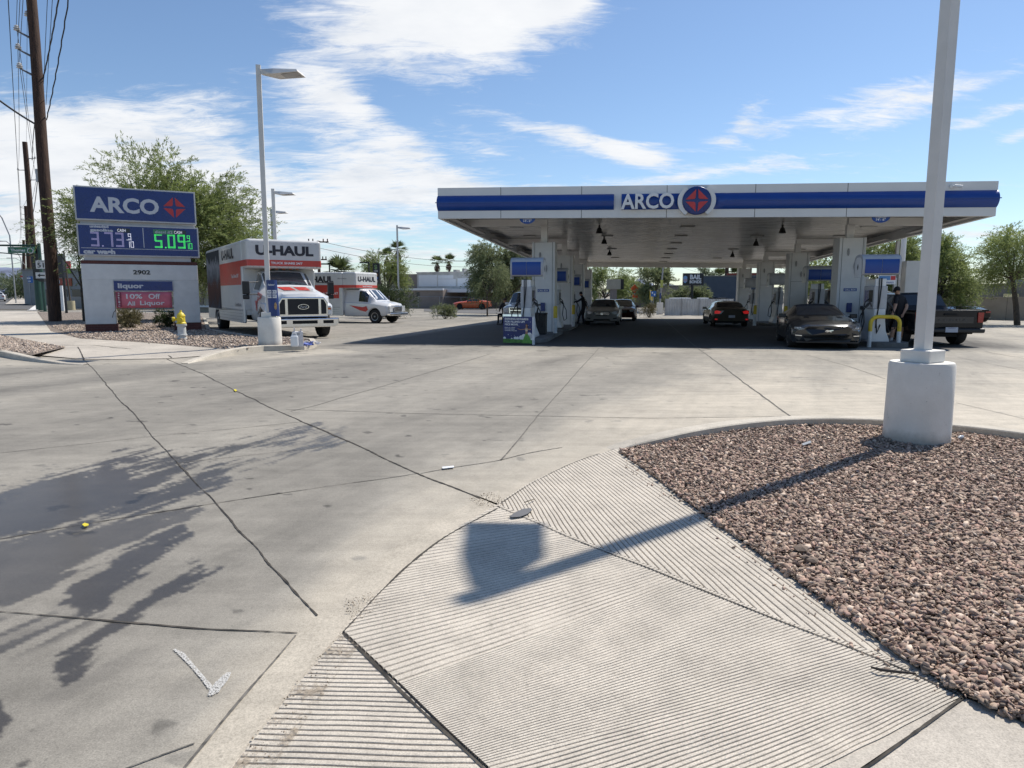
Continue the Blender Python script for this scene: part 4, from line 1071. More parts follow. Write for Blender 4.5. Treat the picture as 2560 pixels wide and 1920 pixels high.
# ================================================================== light poles
M_pole = mat('pole_offwhite', (.64, .62, .585), .5, var=.06, scale=2, bump=.1, bscale=40)
def basemat():
    t = NT('painted_concrete_base'); co = t.co(); sp = t.n('SeparateXYZ'); t.l(co, sp.inputs[0])
    a = t.ramp(t.noise(co, 3.5, 5, .65), [(.3, (.66, .63, .57)), (.7, (.76, .73, .67))])
    sc = t.ramp(t.noise(t.mapping(co, (5, 5, .9)), 5, 5, .7), [(.66, 0.0), (.72, .5)]); a = t.mix(sc, a, (.36, .33, .29))
    sp2 = t.ramp(t.noise(co, 34, 2, .5), [(.72, 0.0), (.76, .6)]); a = t.mix(sp2, a, (.25, .23, .20))
    dz = t.math('ADD', sp.outputs[2], t.math('MULTIPLY', t.noise(co, 9, 4, .7), .16)); a = t.mix(t.ramp(dz, [(.09, .65), (.20, 0.0)]), a, (.30, .25, .20))
    t.l(a, t.b.inputs['Base Color']); t.b.inputs['Roughness'].default_value = .8; t.bump(t.noise(co, 70, 3, .6), .5, .006); return t.m
M_base = basemat()
M_led = mat('lamp_panel', (.36, .35, .33), .35, metal=.3)
def light_pole(name, label, base, top, rz, side, r=.335, bh=.78, plinth=(.42, .42, .14), arm=(1.0, .42), twist=0, group='tall white light poles of the station'):
    t = thing(name, label, 'light pole', base, 0, group)
    b = MB(); b.lathe([(r * 1.03, -.1), (r * 1.03, .02), (r * 1.01, bh * .5), (r, bh - .03), (r * .96, bh)], (0, 0, 0), 40); b.build('concrete_base', M_base, t, smooth=30)
    b = MB(); b.box((0, 0, bh + plinth[2] / 2), plinth, rz); b.build('plinth', M_base, t, bevel=.01)
    dv = Vector(top) - Vector(base); z0_ = bh + plinth[2]; n = 6; R = Matrix.Rotation(twist, 3, 'Z'); P = []
    for k in range(n + 1):
        z_ = z0_ + (dv.z - z0_) * k / n; o_ = dv * (z_ / dv.z); row = []
        for c_ in ((-1, -1), (1, -1), (1, 1), (-1, 1), (-1, -1)):
            q = R @ Vector((c_[0] * side / 2, c_[1] * side / 2, 0)); row.append((o_.x + q.x, o_.y + q.y, z_))
        P.append(row)
    b = MB(); b.grid(P, flip=True); b.add(P[-1][:4], [(0, 1, 2, 3)]); b.build('pole', M_pole, t, smooth=30)
    ad = Vector((math.cos(arm[0]), math.sin(arm[0]), 0)); an = Vector((-ad.y, ad.x, 0)); tp = Vector(dv)
    ls = arm[1] if len(arm) > 1 else 1.0
    def q(l, s, h): return tuple(tp + ad * l * ls + an * s + Vector((0, 0, h)))
    b = MB(); vs = [q(.08, -.06, -.24), q(.08, .06, -.24), q(.08, .06, -.12), q(.08, -.06, -.12), q(.42, -.25, -.30), q(.42, .25, -.30), q(.42, .15, -.14), q(.42, -.15, -.14)]
    b.add(vs, [(0, 1, 2, 3), (0, 4, 5, 1), (1, 5, 6, 2), (2, 6, 7, 3), (3, 7, 4, 0)])
    vs = [q(.42, -.25, -.30), q(.42, .25, -.30), q(.42, .15, -.14), q(.42, -.15, -.14), q(1.04, -.27, -.27), q(1.04, .27, -.27), q(1.0, .22, -.20), q(1.0, -.22, -.20)]
    b.add(vs, [(0, 4, 5, 1), (1, 5, 6, 2), (2, 6, 7, 3), (3, 7, 4, 0), (4, 7, 6, 5)]); h = b.build('lamp_head', M_pole, t)
    b = MB(); b.add([q(.60, -.17, -.303), q(.99, -.22, -.279), q(.99, .22, -.279), q(.60, .17, -.303)], [(0, 1, 2, 3)]); b.build('lamp_panel', M_led, h)
    return t
base = G(2290, 1092, .06)
tpw = A(2376 + 9, -2, 7.0)
base.z = .05
t_ = Vector((base.x + .05, base.y + .12, 8.0))
# lean the shaft so that it keeps the line seen from the street
pl0 = A(2305, 862, base.y); pl1 = A(2374, 0, base.y); dirp = (pl1 - pl0); k = (8.0 - pl0.z) / dirp.z; t_ = pl0 + dirp * k
light_pole('light_pole', 'nearest white light pole on its wide round concrete base in the gravel', base, t_, .55, .118, r=.303, bh=.80, plinth=(.30, .30, .125), arm=(math.radians(88),), twist=.35)
base = G(676, 862, .12); t_ = A(645.5, 163, base.y)
lp = light_pole('light_pole', 'white light pole with banner wrap beside the moving truck', base, t_, .3, .122, r=.31, bh=.77, plinth=(.40, .40, .14), arm=(math.radians(-6), 1.14), twist=.25)
# banner wrapped on its foot
bn = thing('pole_banner', 'narrow dark blue banner wrapped round the foot of the light pole', 'banner', A(681, 745, base.y - .16), .15)
b = MB(); zz0 = A(681, 790, base.y - .1).z - bn.location.z; zz1 = A(676, 700, base.y - .1).z - bn.location.z
P = [[(.15 * math.sin(a) + sh, .13 - .16 * math.cos(a), z) for a in np.linspace(-1.25, 1.25, 9)] for z, sh in ((zz0, .02), (zz1, -.02))]
b.grid([[(p[0], p[1], p[2]) for p in r] for r in zip(*P)], flip=False); o = b.build('cloth', mat('banner_navy', (.02, .045, .17), .5), bn)
if sum(p.normal.y for p in o.data.polygons) > 0: o.data.flip_normals()
letter(bn, 'Rebates!', M_lt, -.01, .36, -.035, .17, .05, bold=.02, shear=.2)
b = MB()
for i_ in range(2):
    for s_ in (-1, 1): b.b2(s_ * .068 - .055, s_ * .068 + .055, -.037, -.034, .12 - i_ * .12, .215 - i_ * .12)
b.build('white_blocks', M_lt, bn)
letter(bn, 'HAVE A', M_bluedeep, 0, .17, -.040, .20, .05, bold=.02); letter(bn, 'NICE DAY', M_bluedeep, 0, .05, -.040, .20, .05, bold=.02)
b = MB(); b.disc((.08, -.035, -.22), .10, 16, sx=.35); b.build('bottle_picture', mat('bottle_amber', (.45, .28, .12), .5, var=.4, scale=20), bn)
# farther station poles
for (bx, by, tx, ty, Yp, lab, a) in ((998, 792, 992.5, 563, None, 'white light pole by the flowering hedge', 0.0), (695, 792, 682, 472, 34.0, 'white light pole behind the mesquite tree, taller of the hidden pair', 0.0), (690, 790, 678, 522, 46.0, 'farther white light pole half hidden in the mesquite tree', 0.0)):
    if Yp is None: base = G(bx, by)
    else: base = Vector((X_at(bx, Yp), Yp, gzf(X_at(bx, Yp), Yp)))
    t_ = A(tx, ty, base.y)
    light_pole('light_pole', lab, base, t_, 0, .13 if Yp is None else .15, r=.30, bh=.75, plinth=(.36, .36, .12), arm=(a,), twist=.2)

# ================================================================== monument price sign
M_stucco = mat('grey_stucco', (.66, .66, .64), .85, var=.06, scale=2.5, bump=.6, bscale=120, bdist=.006)
def brickmat(name, c1_, c2_, sc=6.0):
    t = NT(name); br = t.n('TexBrick'); mp = t.mapping(t.co(), (1, 1, 1)); 
    sx = t.n('SeparateXYZ'); t.l(t.co(), sx.inputs[0]); cb = t.n('CombineXYZ'); t.l(t.math('ADD', sx.outputs[0], sx.outputs[1]), cb.inputs[0]); t.l(sx.outputs[2], cb.inputs[1])
    t.l(cb.outputs[0], br.inputs['Vector']); br.inputs['Scale'].default_value = sc
    br.inputs['Color1'].default_value = (*c1_, 1); br.inputs['Color2'].default_value = (*c2_, 1); br.inputs['Mortar'].default_value = (.16, .12, .11, 1)
    br.inputs['Mortar Size'].default_value = .012; br.inputs['Brick Width'].default_value = 1.2; br.inputs['Row Height'].default_value = .42
    t.l(br.outputs[0], t.b.inputs['Base Color']); t.b.inputs['Roughness'].default_value = .85; return t.m
M_brick = brickmat('dark_red_brick', (.11, .035, .028), (.085, .028, .024))
M_frame = mat('sign_frame_grey', (.50, .50, .50), .45, var=.05)
M_led_off = mat('led_dots_violet', (.25, .23, .4), .5, emit=(.45, .42, .72), estr=.30)
M_led_on = mat('led_dots_green', (.1, .6, .15), .5, emit=(.06, .95, .16), estr=.6)
M_cash = mat('cash_letters', (.8, .8, .85), .5, emit=(.8, .8, .9), estr=.5)
M_ltgrey = mat('panel_lettering', (.56, .57, .60), .45, var=.03)
YL, YR = 25.4, 27.2
sl = A(182, 463, YL); sr = A(487, 489, YR); sl.z = sr.z = 0; WS = (sr - sl).length; gzs = .10
sign = thing('monument_sign', 'tall blue and grey gas price sign on two brick footed legs', 'price sign', (sl.x, sl.y, gzs), math.atan2(sr.y - sl.y, sr.x - sl.x))
def zs(py): return A(182, py, YL).z - gzs
DP = .62
b = MB()
xa0, xa1 = .08 * WS / 4, WS * 1.02
wl, wr = .04, WS - .06
lx1, rx0 = wl + (wr - wl) * .255, wl + (wr - wl) * .765
zt, zo = zs(659), zs(699)
for (x0, x1) in ((wl, lx1), (rx0, wr)): b.b2(x0, x1, .0, DP, zs(811), zo)
b.b2(wl, wr, 0, DP, zo, zt)
b.build('stucco_wall', M_stucco, sign, bevel=.012)
b = MB(); b.b2(wl + .005, wr - .005, .01, DP - .01, zt, zs(650)); b.build('brick_course', M_brick, sign)
b = MB(); b.b2(wl + .12, wr - .22, .06, DP - .06, zs(650), zs(560) + .05); b.b2(.12, WS - .06, .1, DP - .1, zs(558), zs(545)); b.build('inner_cabinet', M_frame, sign)
for (x0, x1) in ((wl - .015, lx1 + .03), (rx0 - .03, wr + .02)):
    b = MB(); b.b2(x0, x1, -.02, DP + .02, -.12, zs(811)); b.build('brick_footing', M_brick, sign)
def cabinet(x0, x1, z0_, z1_, y0=-.06, name='sign_cabinet', fr=.05, face=M_bluedeep):
    b = MB(); b.b2(x0, x1, y0, DP + .06, z0_, z1_); c = b.build(name, M_frame, sign, bevel=.008)
    b = MB(); b.b2(x0 + fr, x1 - fr, y0 - .006, y0 - .001, z0_ + fr, z1_ - fr); f_ = b.build('sign_face', face, c)
    return c, y0 - .009
zA, zB_ = zs(549), zs(463)
c, yf = cabinet(0, WS, zA, zB_, name='brand_cabinet')
hA = zB_ - zA
letter(c, 'ARCO', M_ltgrey, WS * .40, zA + hA * .475, yf, WS * .565, hA * .47, bold=.035)
spark(c, WS * .815, zA + hA * .49, yf, WS * .095, M_red, thick=.004)
z0_, z1_ = zs(638.5), zs(558)
c, yf = cabinet(.0, WS * 1.01, z0_, z1_, y0=-.02, name='price_cabinet'); hP = z1_ - z0_
def led(par, s, x, z, h, w_, m, gap=.28):
    seg = {'3': 'ABGCD', '7': 'ABC', '5': 'AFGCD', '0': 'ABCDEF', '9': 'ABCDFG', '1': 'BC'}
    b = MB(); cx = x
    for ch in s:
        if cx > x: b.build('price_digit', m, par); b = MB()
        if ch == '.':
            b.b2(cx, cx + w_ * .18, yf - .003, yf, z, z + w_ * .18); cx += w_ * (.18 + gap * .6); continue
        t_ = w_ * .26
        def strip(x0, z0, x1, z1):
            nx = max(1, round((x1 - x0) / (w_ * .125))); nz = max(1, round((z1 - z0) / (w_ * .125)))
            for i in range(nx):
                for j in range(nz):
                    a = (x1 - x0) / nx; c_ = (z1 - z0) / nz
                    xx = x0 + i * a; zz = z0 + j * c_
                    b.quad((xx + .12 * a, yf, zz + .12 * c_), (xx + .88 * a, yf, zz + .12 * c_), (xx + .88 * a, yf, zz + .88 * c_), (xx + .12 * a, yf, zz + .88 * c_))
        for sg in seg[ch]:
            if sg == 'A': strip(cx, z + h - t_, cx + w_, z + h)
            if sg == 'D': strip(cx, z, cx + w_, z + t_)
            if sg == 'G': strip(cx + .1 * w_, z + h / 2 - t_ / 2, cx + w_, z + h / 2 + t_ / 2)
            if sg == 'B': strip(cx + w_ - t_, z + h / 2, cx + w_, z + h)
            if sg == 'C': strip(cx + w_ - t_, z, cx + w_, z + h / 2)
            if sg == 'F': strip(cx, z + h / 2, cx + t_, z + h)
            if sg == 'E': strip(cx, z, cx + t_, z + h / 2)
        cx += w_ * (1 + gap)
    b.build('price_digit', m, par)
def outl(par, s, x, z, h, w_, m):
    seg = {'9': 'ABCDFG', '1': 'BC', '0': 'ABCDEF'}; b = MB(); t_ = .018; cx = x
    for ch in s:
        for sg in seg[ch]:
            r = {'A': (0, h - t_, w_, h), 'D': (0, 0, w_, t_), 'G': (0, h / 2 - t_ / 2, w_, h / 2 + t_ / 2), 'B': (w_ - t_, h / 2, w_, h), 'C': (w_ - t_, 0, w_, h / 2), 'F': (0, h / 2, t_, h), 'E': (0, 0, t_, h / 2)}[sg]
            b.b2(cx + r[0], cx + r[2], yf - .002, yf, z + r[1], z + r[3])
        cx += w_ * 1.3
    b.build('price_fraction', m, par)
hd = hP * .46; zd_ = z0_ + hP * .295
led(c, '3.73', WS * .105, zd_, hd, .27, M_led_off, .30)
led(c, '5.09', WS * .625, zd_, hd, .27, M_led_on, .30)
for xo, m_ in ((.405, M_cash), (.905, M_led_on)):
    outl(c, '9', WS * xo + .01, zd_ + hd * .55, hd * .40, .10, m_); outl(c, '10', WS * xo - .05, zd_ - .01, hd * .42, .10, m_)
    b = MB(); b.b2(WS * xo - .05, WS * xo + .13, yf - .002, yf, zd_ + hd * .49, zd_ + hd * .52); b.build('fraction_bar', m_, c)
letter(c, 'unleaded', M_ltgrey, WS * .105, z0_ + hP * .925, yf, .60, .10, bold=.05, align='l')
letter(c, 'gasoline', M_ltgrey, WS * .105, z0_ + hP * .80, yf, .74, .14, bold=.05, align='l')
for xo in (.36, .835):
    b = MB(); b.b2(WS * xo - .16, WS * xo + .27, yf - .001, yf + .004, z0_ + hP * .76, z0_ + hP * .89); bk = b.build('display_window', mat('led_window', (.02, .022, .03), .2), c)
    letter(bk, 'CASH', M_cash, WS * xo - .01, z0_ + hP * .825, yf - .004, .27, .105, bold=.0)
b = MB(); b.b2(WS * .62, WS * .80, yf - .001, yf + .004, z0_ + hP * .74, z0_ + hP * .90); gp = b.build('diesel_panel', mat('diesel_green', (.06, .22, .13), .4), c)
letter(gp, 'diesel #2', M_ltgrey, WS * .71, z0_ + hP * .815, yf - .004, .60, .12, bold=.01)
b = MB(); b.b2(WS * .025, WS * 1.0, yf - .002, yf, z0_ + hP * .235, z0_ + hP * .25); b.b2(WS * .532, WS * .538, yf - .002, yf, z0_ + hP * .29, z0_ + hP * .93); b.build('panel_lines', M_ltgrey, c)
letter(c, 'car wash', M_ltgrey, WS * .04, z0_ + hP * .135, yf, 1.02, .18, bold=.06, align='l')
letter(sign, '2902', M_black, WS * .50, zs(679), -.012, .58, .17, bold=.03, thick=.01, name='street_number')
b = MB(); ox0, ox1 = lx1 + .0, rx0 - .0
c, yf = cabinet(ox0 - .02, ox1 + .03, zs(728.5), zo - .01, y0=-.03, name='liquor_cabinet', fr=.03)
letter(c, 'liquor', M_ltgrey, ox0 + .14, (zs(728.5) + zo) / 2 - .03, yf, .86, .24, bold=.04, align='l')
M_pink = mat('faded_pink_vinyl', (.62, .15, .20), .55, var=.1, scale=3)
bz0, bz1 = zs(771), zs(729.5)
t = thing('vinyl_banner', 'faded pink liquor discount banner tied in the opening of the gas sign', 'banner', (0, 0, 0), 0); t.location = sign.location; t.rotation_euler = sign.rotation_euler
b = MB(); nn_ = 14; P = [[(ox0 + .05 + (ox1 - ox0 - .10) * i / nn_, -.03 + .012 * math.sin(i * 1.3) * (1 - j / 4), bz0 + (bz1 - bz0) * j / 4) for j in range(5)] for i in range(nn_ + 1)]
b.grid(P); o = b.build('vinyl_sheet', M_pink, t, smooth=60)
if sum(p.normal.y for p in o.data.polygons) > 0: o.data.flip_normals()
sd = o.modifiers.new('s', 'SOLIDIFY'); sd.thickness = .004
hb = bz1 - bz0; wb_ = ox1 - ox0
letter(t, '10%', M_lt, ox0 + wb_ * .33, bz0 + hb * .72, -.052, wb_ * .27, hb * .30, bold=.02); letter(t, 'Off', M_lt, ox0 + wb_ * .67, bz0 + hb * .72, -.052, wb_ * .20, hb * .32, bold=.02)
letter(t, 'All', M_lt, ox0 + wb_ * .27, bz0 + hb * .28, -.052, wb_ * .13, hb * .26, bold=.02); letter(t, 'Liquor', M_lt, ox0 + wb_ * .63, bz0 + hb * .27, -.052, wb_ * .42, hb * .36, bold=.02)
for i_, ch in enumerate('SPECIAL'): letter(t, ch, M_lt, ox0 + wb_ * .075, bz0 + hb * (.90 - i_ * .132), -.052, wb_ * .028, hb * .085, bold=.01)
b = MB(); b.b2(ox0 + wb_ * .035, ox0 + wb_ * .115, -.0495, -.049, bz0 + hb * .05, bz0 + hb * .96); b.build('side_ribbon', mat('banner_maroon', (.26, .04, .07), .6), t)
b = MB(); b.tube([(lx1 - .12, -.02, zs(795)), (lx1 - .06, -.05, zs(782)), (lx1 + .02, -.03, zs(776))], .01, 5); b.build('loose_cable', M_black, sign)

# ================================================================== hydrant
p = G(456, 848, .10); t = thing('fire_hydrant', 'white fire hydrant with yellow bonnet in the gravel before the sign', 'fire hydrant', p, .15, scale=.93)
b = MB(); b.lathe([(.155, 0), (.155, .05), (.12, .06), (.115, .12), (.165, .125), (.165, .17), (.135, .18), (.13, .44), (.155, .45), (.165, .47), (.165, .52), (.13, .53)], n=22); b.build('barrel', mat('hydrant_white', (.55, .56, .55), .55, var=.12, scale=9), t, smooth=35)
M_hy = mat('hydrant_yellow', (.66, .52, .035), .5, var=.08, scale=9)
b = MB(); b.lathe([(.15, .52), (.16, .55), (.13, .58), (.125, .76), (.14, .78), (.13, .82), (.09, .88), (.04, .92), (.035, .95), (.028, .99), (.02, .99)], n=22); bn_ = b.build('bonnet', M_hy, t, smooth=35)
b = MB(); b.lathe([(.05, 0), (.05, .10), (.075, .11), (.075, .17), (.03, .19)], (-.10, 0, 0), 14, axis='X'); b.v = [(-.10 - (x + .10), y, z + .68) for x, y, z in b.v]; b.build('side_outlet', M_hy, t, smooth=35)
b = MB(); b.lathe([(.07, 0), (.07, .08), (.09, .09), (.09, .14), (.03, .16)], (0, 0, 0), 14, axis='Y'); b.v = [(x + .03, -.10 - y, z + .67) for x, y, z in b.v]; b.build('pumper_outlet', M_hy, t, smooth=35)

# ================================================================== litter by the pole
t = thing('detergent_jug', 'upright white plastic jug standing nearer the light pole base', 'jug', G(737, 867, .13), .2); b = MB(); b.box((0, 0, .15), (.20, .15, .30)); b.build('jug_body', M_lt, t, bevel=.04); b = MB(); b.tube([(-.06, 0, .29), (-.04, 0, .37), (.04, 0, .37), (.06, 0, .29)], .018, 6); b.build('handle', M_lt, t)
M_card = mat('white_cardboard', (.55, .54, .56), .8, var=.1, scale=10)
t = thing('cardboard_box', 'white drink carton with open top flaps on the curb island', 'box', G(745, 866, .13), .35); b = MB(); b.box((0, 0, .20), (.27, .24, .40)); b.build('carton', M_card, t, bevel=.006)
b = MB(); b.box((-.08, 0, .45), (.02, .22, .10)); b.box((.09, 0, .44), (.02, .22, .08)); b.build('flap', M_card, t)
b = MB(); b.box((0, -.122, .34), (.10, .004, .04)); b.box((-.05, -.122, .12), (.05, .004, .04)); b.build('printed_mark', M_grey, t)
b = MB(); rr = random.Random(3)
for i in range(14): b.box((rr.uniform(-.22, .22), rr.uniform(-.1, .1), rr.uniform(.02, .08)), (rr.uniform(.05, .12), rr.uniform(.03, .08), .02), M=Matrix.Rotation(rr.uniform(-1, 1), 3, 'X') @ Matrix.Rotation(rr.uniform(-1, 1), 3, 'Y'))
o = b.build('crumpled_wrapper', mat('blue_wrapper', (.10, .14, .42), .4, var=.3), loc=G(762, 864, .14)); tag(o, 'crumpled blue and white wrapper on the curb island tip', 'litter')
b = MB()
for i in range(18): b.box((rr.uniform(-.2, .2), rr.uniform(-.08, .08), rr.uniform(.02, .08)), (rr.uniform(.05, .12), rr.uniform(.02, .06), .015), M=Matrix.Rotation(rr.uniform(-1, 1), 3, 'X') @ Matrix.Rotation(rr.uniform(-1, 1), 3, 'Z'))
o = b.build('paper_scrap', M_card, loc=G(780, 860, .14)); tag(o, 'torn white paper scraps at the right end of the curb island', 'litter')

# small things on the near ground
def flat(name, label, cat, pts, m, z=.02, px=True, th=.004):
    P = [G(x, y, z) for x, y in pts]; b = MB()
    if (P[1] - P[0]).cross(P[2] - P[1]).z < 0: P = P[::-1]
    b.slab([(p.x, p.y) for p in P], z, z + th); return tag(b.build(name, m), label, cat)
flat('rubber_scrap', 'dark grey rag of rubber lying on the ramp joint', 'scrap', [(1273, 1292), (1290, 1281), (1308, 1273), (1326, 1271), (1330, 1276), (1318, 1286), (1300, 1293), (1280, 1294)], mat('slate_rubber', (.12, .12, .125), .7, var=.1), .024)
M_lf = mat('yellow_leaf', (.62, .52, .03), .6)
flat('fallen_leaf', 'bright yellow leaf in the wet slab joint at left', 'leaf', [(205, 1312), (212, 1308), (222, 1311), (220, 1315), (211, 1317)], M_lf, .014)
flat('fallen_leaf', 'small yellow leaf on the long dark joint toward the sign', 'leaf', [(584, 975), (588, 973), (593, 976), (589, 979)], M_lf, .012)
flat('paper_scrap', 'white paper slip beside the slab crack', 'litter', [(1105, 1168), (1134, 1165), (1135, 1169), (1107, 1172)], M_lt, .012)
flat('plastic_wrapper', 'clear flattened wrapper lying in the gravel left of the pole', 'litter', [(2004, 1110), (2026, 1102), (2029, 1107), (2008, 1114)], mat('clear_wrapper', (.42, .44, .46), .2), .06)
b = MB(); pw = [G(2178, 1668, .03), G(2200, 1674, .035), G(2240, 1679, .03), G(2290, 1684, .035)]; b.tube(pw, [.004, .006, .006, .004], 6); tag(b.build('dry_stick', mat('dark_twig', (.05, .04, .035), .9)), 'thin dark stick lying on the ramp by the gravel', 'stick')
b = MB(); pw = [G(1310, 1256, .03), G(1322, 1252, .04), G(1337, 1247, .03)]; b.tube(pw, .004, 5); tag(b.build('dry_stick', mat('tan_twig', (.22, .19, .15), .9)), 'short pale twig on the ramp flare near the rubber scrap', 'stick')
t = thing('crushed_bottle', 'crushed clear bottle in the gravel right of the pole base', 'bottle', G(2395, 1099, .045), .6, scale=.6); b = MB(); b.lathe([(.012, 0), (.014, .03), (.032, .05), (.034, .13), (.03, .16)], (0, 0, .03), 10, axis='X'); b.build('bottle_body', mat('clear_wrapper', (.6, .62, .66), .2), t, smooth=40)

# ================================================================== power poles and wires
def woodmat():
    t = NT('weathered_pole_wood'); co = t.mapping(t.co(), (6, 6, .35))
    n = t.noise(co, 3, 6, .65, .4); t.l(t.ramp(n, [(.3, (.018, .011, .008)), (.55, (.065, .034, .022)), (.8, (.12, .065, .04))]), t.b.inputs['Base Color'])
    t.b.inputs['Roughness'].default_value = .9; t.bump(n, .8, .03); return t.m
M_wood = woodmat(); M_wire = mat('wire_black', (.03, .03, .033), .6); M_arm = mat('steel_arm', (.12, .13, .15), .5); M_ins = mat('insulator_white', (.55, .55, .55), .3)
def power_pole(label, base, top, r0, r1, arms, n=18):
    t = thing('power_pole', label, 'utility pole', base, 0, 'wooden utility poles along the street'); dv = Vector(top) - Vector(base)
    b = MB(); pts = [dv * (k / 10) + Vector((.02 * math.sin(k), 0, 0)) for k in range(11)]; pts[0].z -= .3; b.tube(pts, [r0 + (r1 - r0) * k / 10 for k in range(11)], n); b.build('shaft', M_wood, t, smooth=60)
    tips = []
    for (f_, dx, dy, dz) in arms:
        q = dv * f_; e = q + Vector((dx, dy, dz)); b = MB(); b.tube([q, q.lerp(e, .5) + Vector((0, 0, .0)), e], [.06, .05, .04], 8); a_ = b.build('arm', M_arm, t, smooth=50)
        b = MB(); b.lathe([(.06, 0), (.16, .03), (.08, .08), (.16, .12), (.07, .18), (.12, .22), (.04, .28)], tuple(e), 10); b.build('insulator', M_ins, a_, smooth=30); tips.append(Vector(base) + e + Vector((0, 0, .28)))
    return tips
pb1 = G(138, 803, .1); pt1 = A(73, -75, 37)
zat = lambda py, t_: (A(0, py, 37).z - pb1.z) / (pt1.z - pb1.z)
tips1 = power_pole('nearest thick dark wooden utility pole with a paper notice at left', pb1, pt1, .30, .23, [(zat(105, 0), -.85, 0, .45), (zat(152, 0), -.85, 0, .45), (zat(200, 0), -.85, 0, .45), (zat(50, 0), -.25, 0, .1)])
pb2 = Vector((X_at(92, 95), 95, gzf(X_at(92, 95), 95))); pt2 = A(62, 355, 95)
tips2 = power_pole('second wooden utility pole with short crossarms past the intersection', pb2, pt2, .42, .30, [(.90, 1.2, 0, 0), (.83, -1.2, 0, 0), (.77, 1.2, 0, 0)])
pb3 = Vector((X_at(76, 170), 170, gzf(X_at(76, 170), 170))); pt3 = A(65, 515, 170)
tips3 = power_pole('third wooden utility pole farther down the street', pb3, pt3, .6, .42, [(.97, -1.3, 0, .3), (.9, -1.3, 0, .3), (.84, -1.3, 0, .3)])
pb4 = Vector((X_at(60, 260), 260, gzf(X_at(60, 260), 260))); pt4 = A(59, 600, 260)
tips4 = power_pole('fourth wooden utility pole, smallest, down the street', pb4, pt4, .7, .45, [(.95, -1.6, 0, .3), (.88, 1.6, 0, .3), (.8, -1.6, 0, .3)])
wires = []
def wire(a, c, sag, r, name='overhead_wire', lab=None, wav=0):
    n = 26; pts = []
    for i in range(n + 1):
        t_ = i / n; p_ = Vector(a).lerp(Vector(c), t_); p_.z -= 4 * sag * t_ * (1 - t_)
        if wav: p_.x += wav * math.sin(i * 2.1)
        pts.append(p_)
    b = MB(); b.tube(pts, r, 5, cap=False); o = b.build(name, M_wire); tag(o, lab, 'wire', 'overhead wires strung between the poles'); return o
for i in range(3):
    wire(tips1[i], tips2[i], 1.2, .016, lab=f'power line from the {("upper", "middle", "lower")[i]} arm of the nearest pole to the second pole')
    wire(tips1[i], A(47 + i * 9, -120, 25), .0, .013, lab=f'power line climbing out of view from the {("upper", "middle", "lower")[i]} arm of the nearest pole')
    wire(tips2[i], tips3[i], 2.0, .025, lab=f'power line between second and third pole, {("right", "left", "lower right")[i]} side'); wire(tips3[i], tips4[i], 2.0, .03, lab=f'power line between third and fourth pole, number {i + 1} downward')
wire(A(52, 560, 70), A(15, -100, 20), 0, .014, lab='thin wire crossing the sky left of the nearest pole')
wire(A(66, 360, 90), A(69, -100, 28), 0, .012, lab='thin wire running just left of the nearest pole shaft')
wire(A(109, 210, 37), A(123, -100, 28), 0, .013, lab='thin wire right of the nearest pole rising steeply')
wire(A(115, 262, 37), A(137, -100, 30), 0, .013, lab='second thin wire right of the nearest pole')
wire(A(107, 200, 37), A(156, -60, 29), .15, .032, lab='thick black cable leaving the nearest pole up to the right', wav=.012)
wire(A(116, 300, 37), A(180, -60, 29), .25, .028, lab='wavy thick cable, rightmost of the cables by the nearest pole', wav=.02)
wire(A(88, 310, 36.5), A(-60, 205, 36), .1, .05, lab='thick guy cable running left from the nearest pole')
wire(A(86, 312, 36.5), A(80, 400, 40), -.1, .02, lab='slack cable drooping beside the nearest pole'); wire(A(98, 400, 36.6), A(81, 540, 60), .3, .025, lab='drop cable from the nearest pole toward the second pole')
wire(A(96, 410, 36.6), A(110, 300, 36.5), -.2, .02, lab='looped cable wound round the nearest pole shaft')
b = MB(); q = A(94, 440, 36.5); b.tube([q + Vector((0, 0, -.3)), q + Vector((0, 0, .35))], .09, 10); o = b.build('cable_splice_case', M_ins); tag(o, 'small grey splice case hanging on a cable by the nearest pole', 'splice case')
# notice sheet on the pole
q = A(124, 622, 36.55); t = thing('paper_notice', 'white notice sheet nailed to the nearest wooden pole', 'notice', q, .05)
b = MB(); wn, hn = 33 / F * 36.5, 36 / F * 36.5; P = [[(x_ * wn / 2, .08 * x_ * x_, z_ * hn / 2) for z_ in (-1, 1)] for x_ in (-1, -.5, 0, .5, 1)]; b.grid(P); o = b.build('sheet', mat('notice_paper', (.55, .55, .54), .7), t)
if sum(p_.normal.y for p_ in o.data.polygons) > 0: o.data.flip_normals()
for i_, s_ in enumerate(('NO TRESPASSING', 'PERMITTED', 'WARRANTS WITH', 'ANY VIOLATION', 'REPORTED')): letter(t, s_, M_grey, 0, hn * (.38 - i_ * .10), -.012, wn * (.75, .4, .7, .55, .5)[i_], hn * .045, bold=.01)

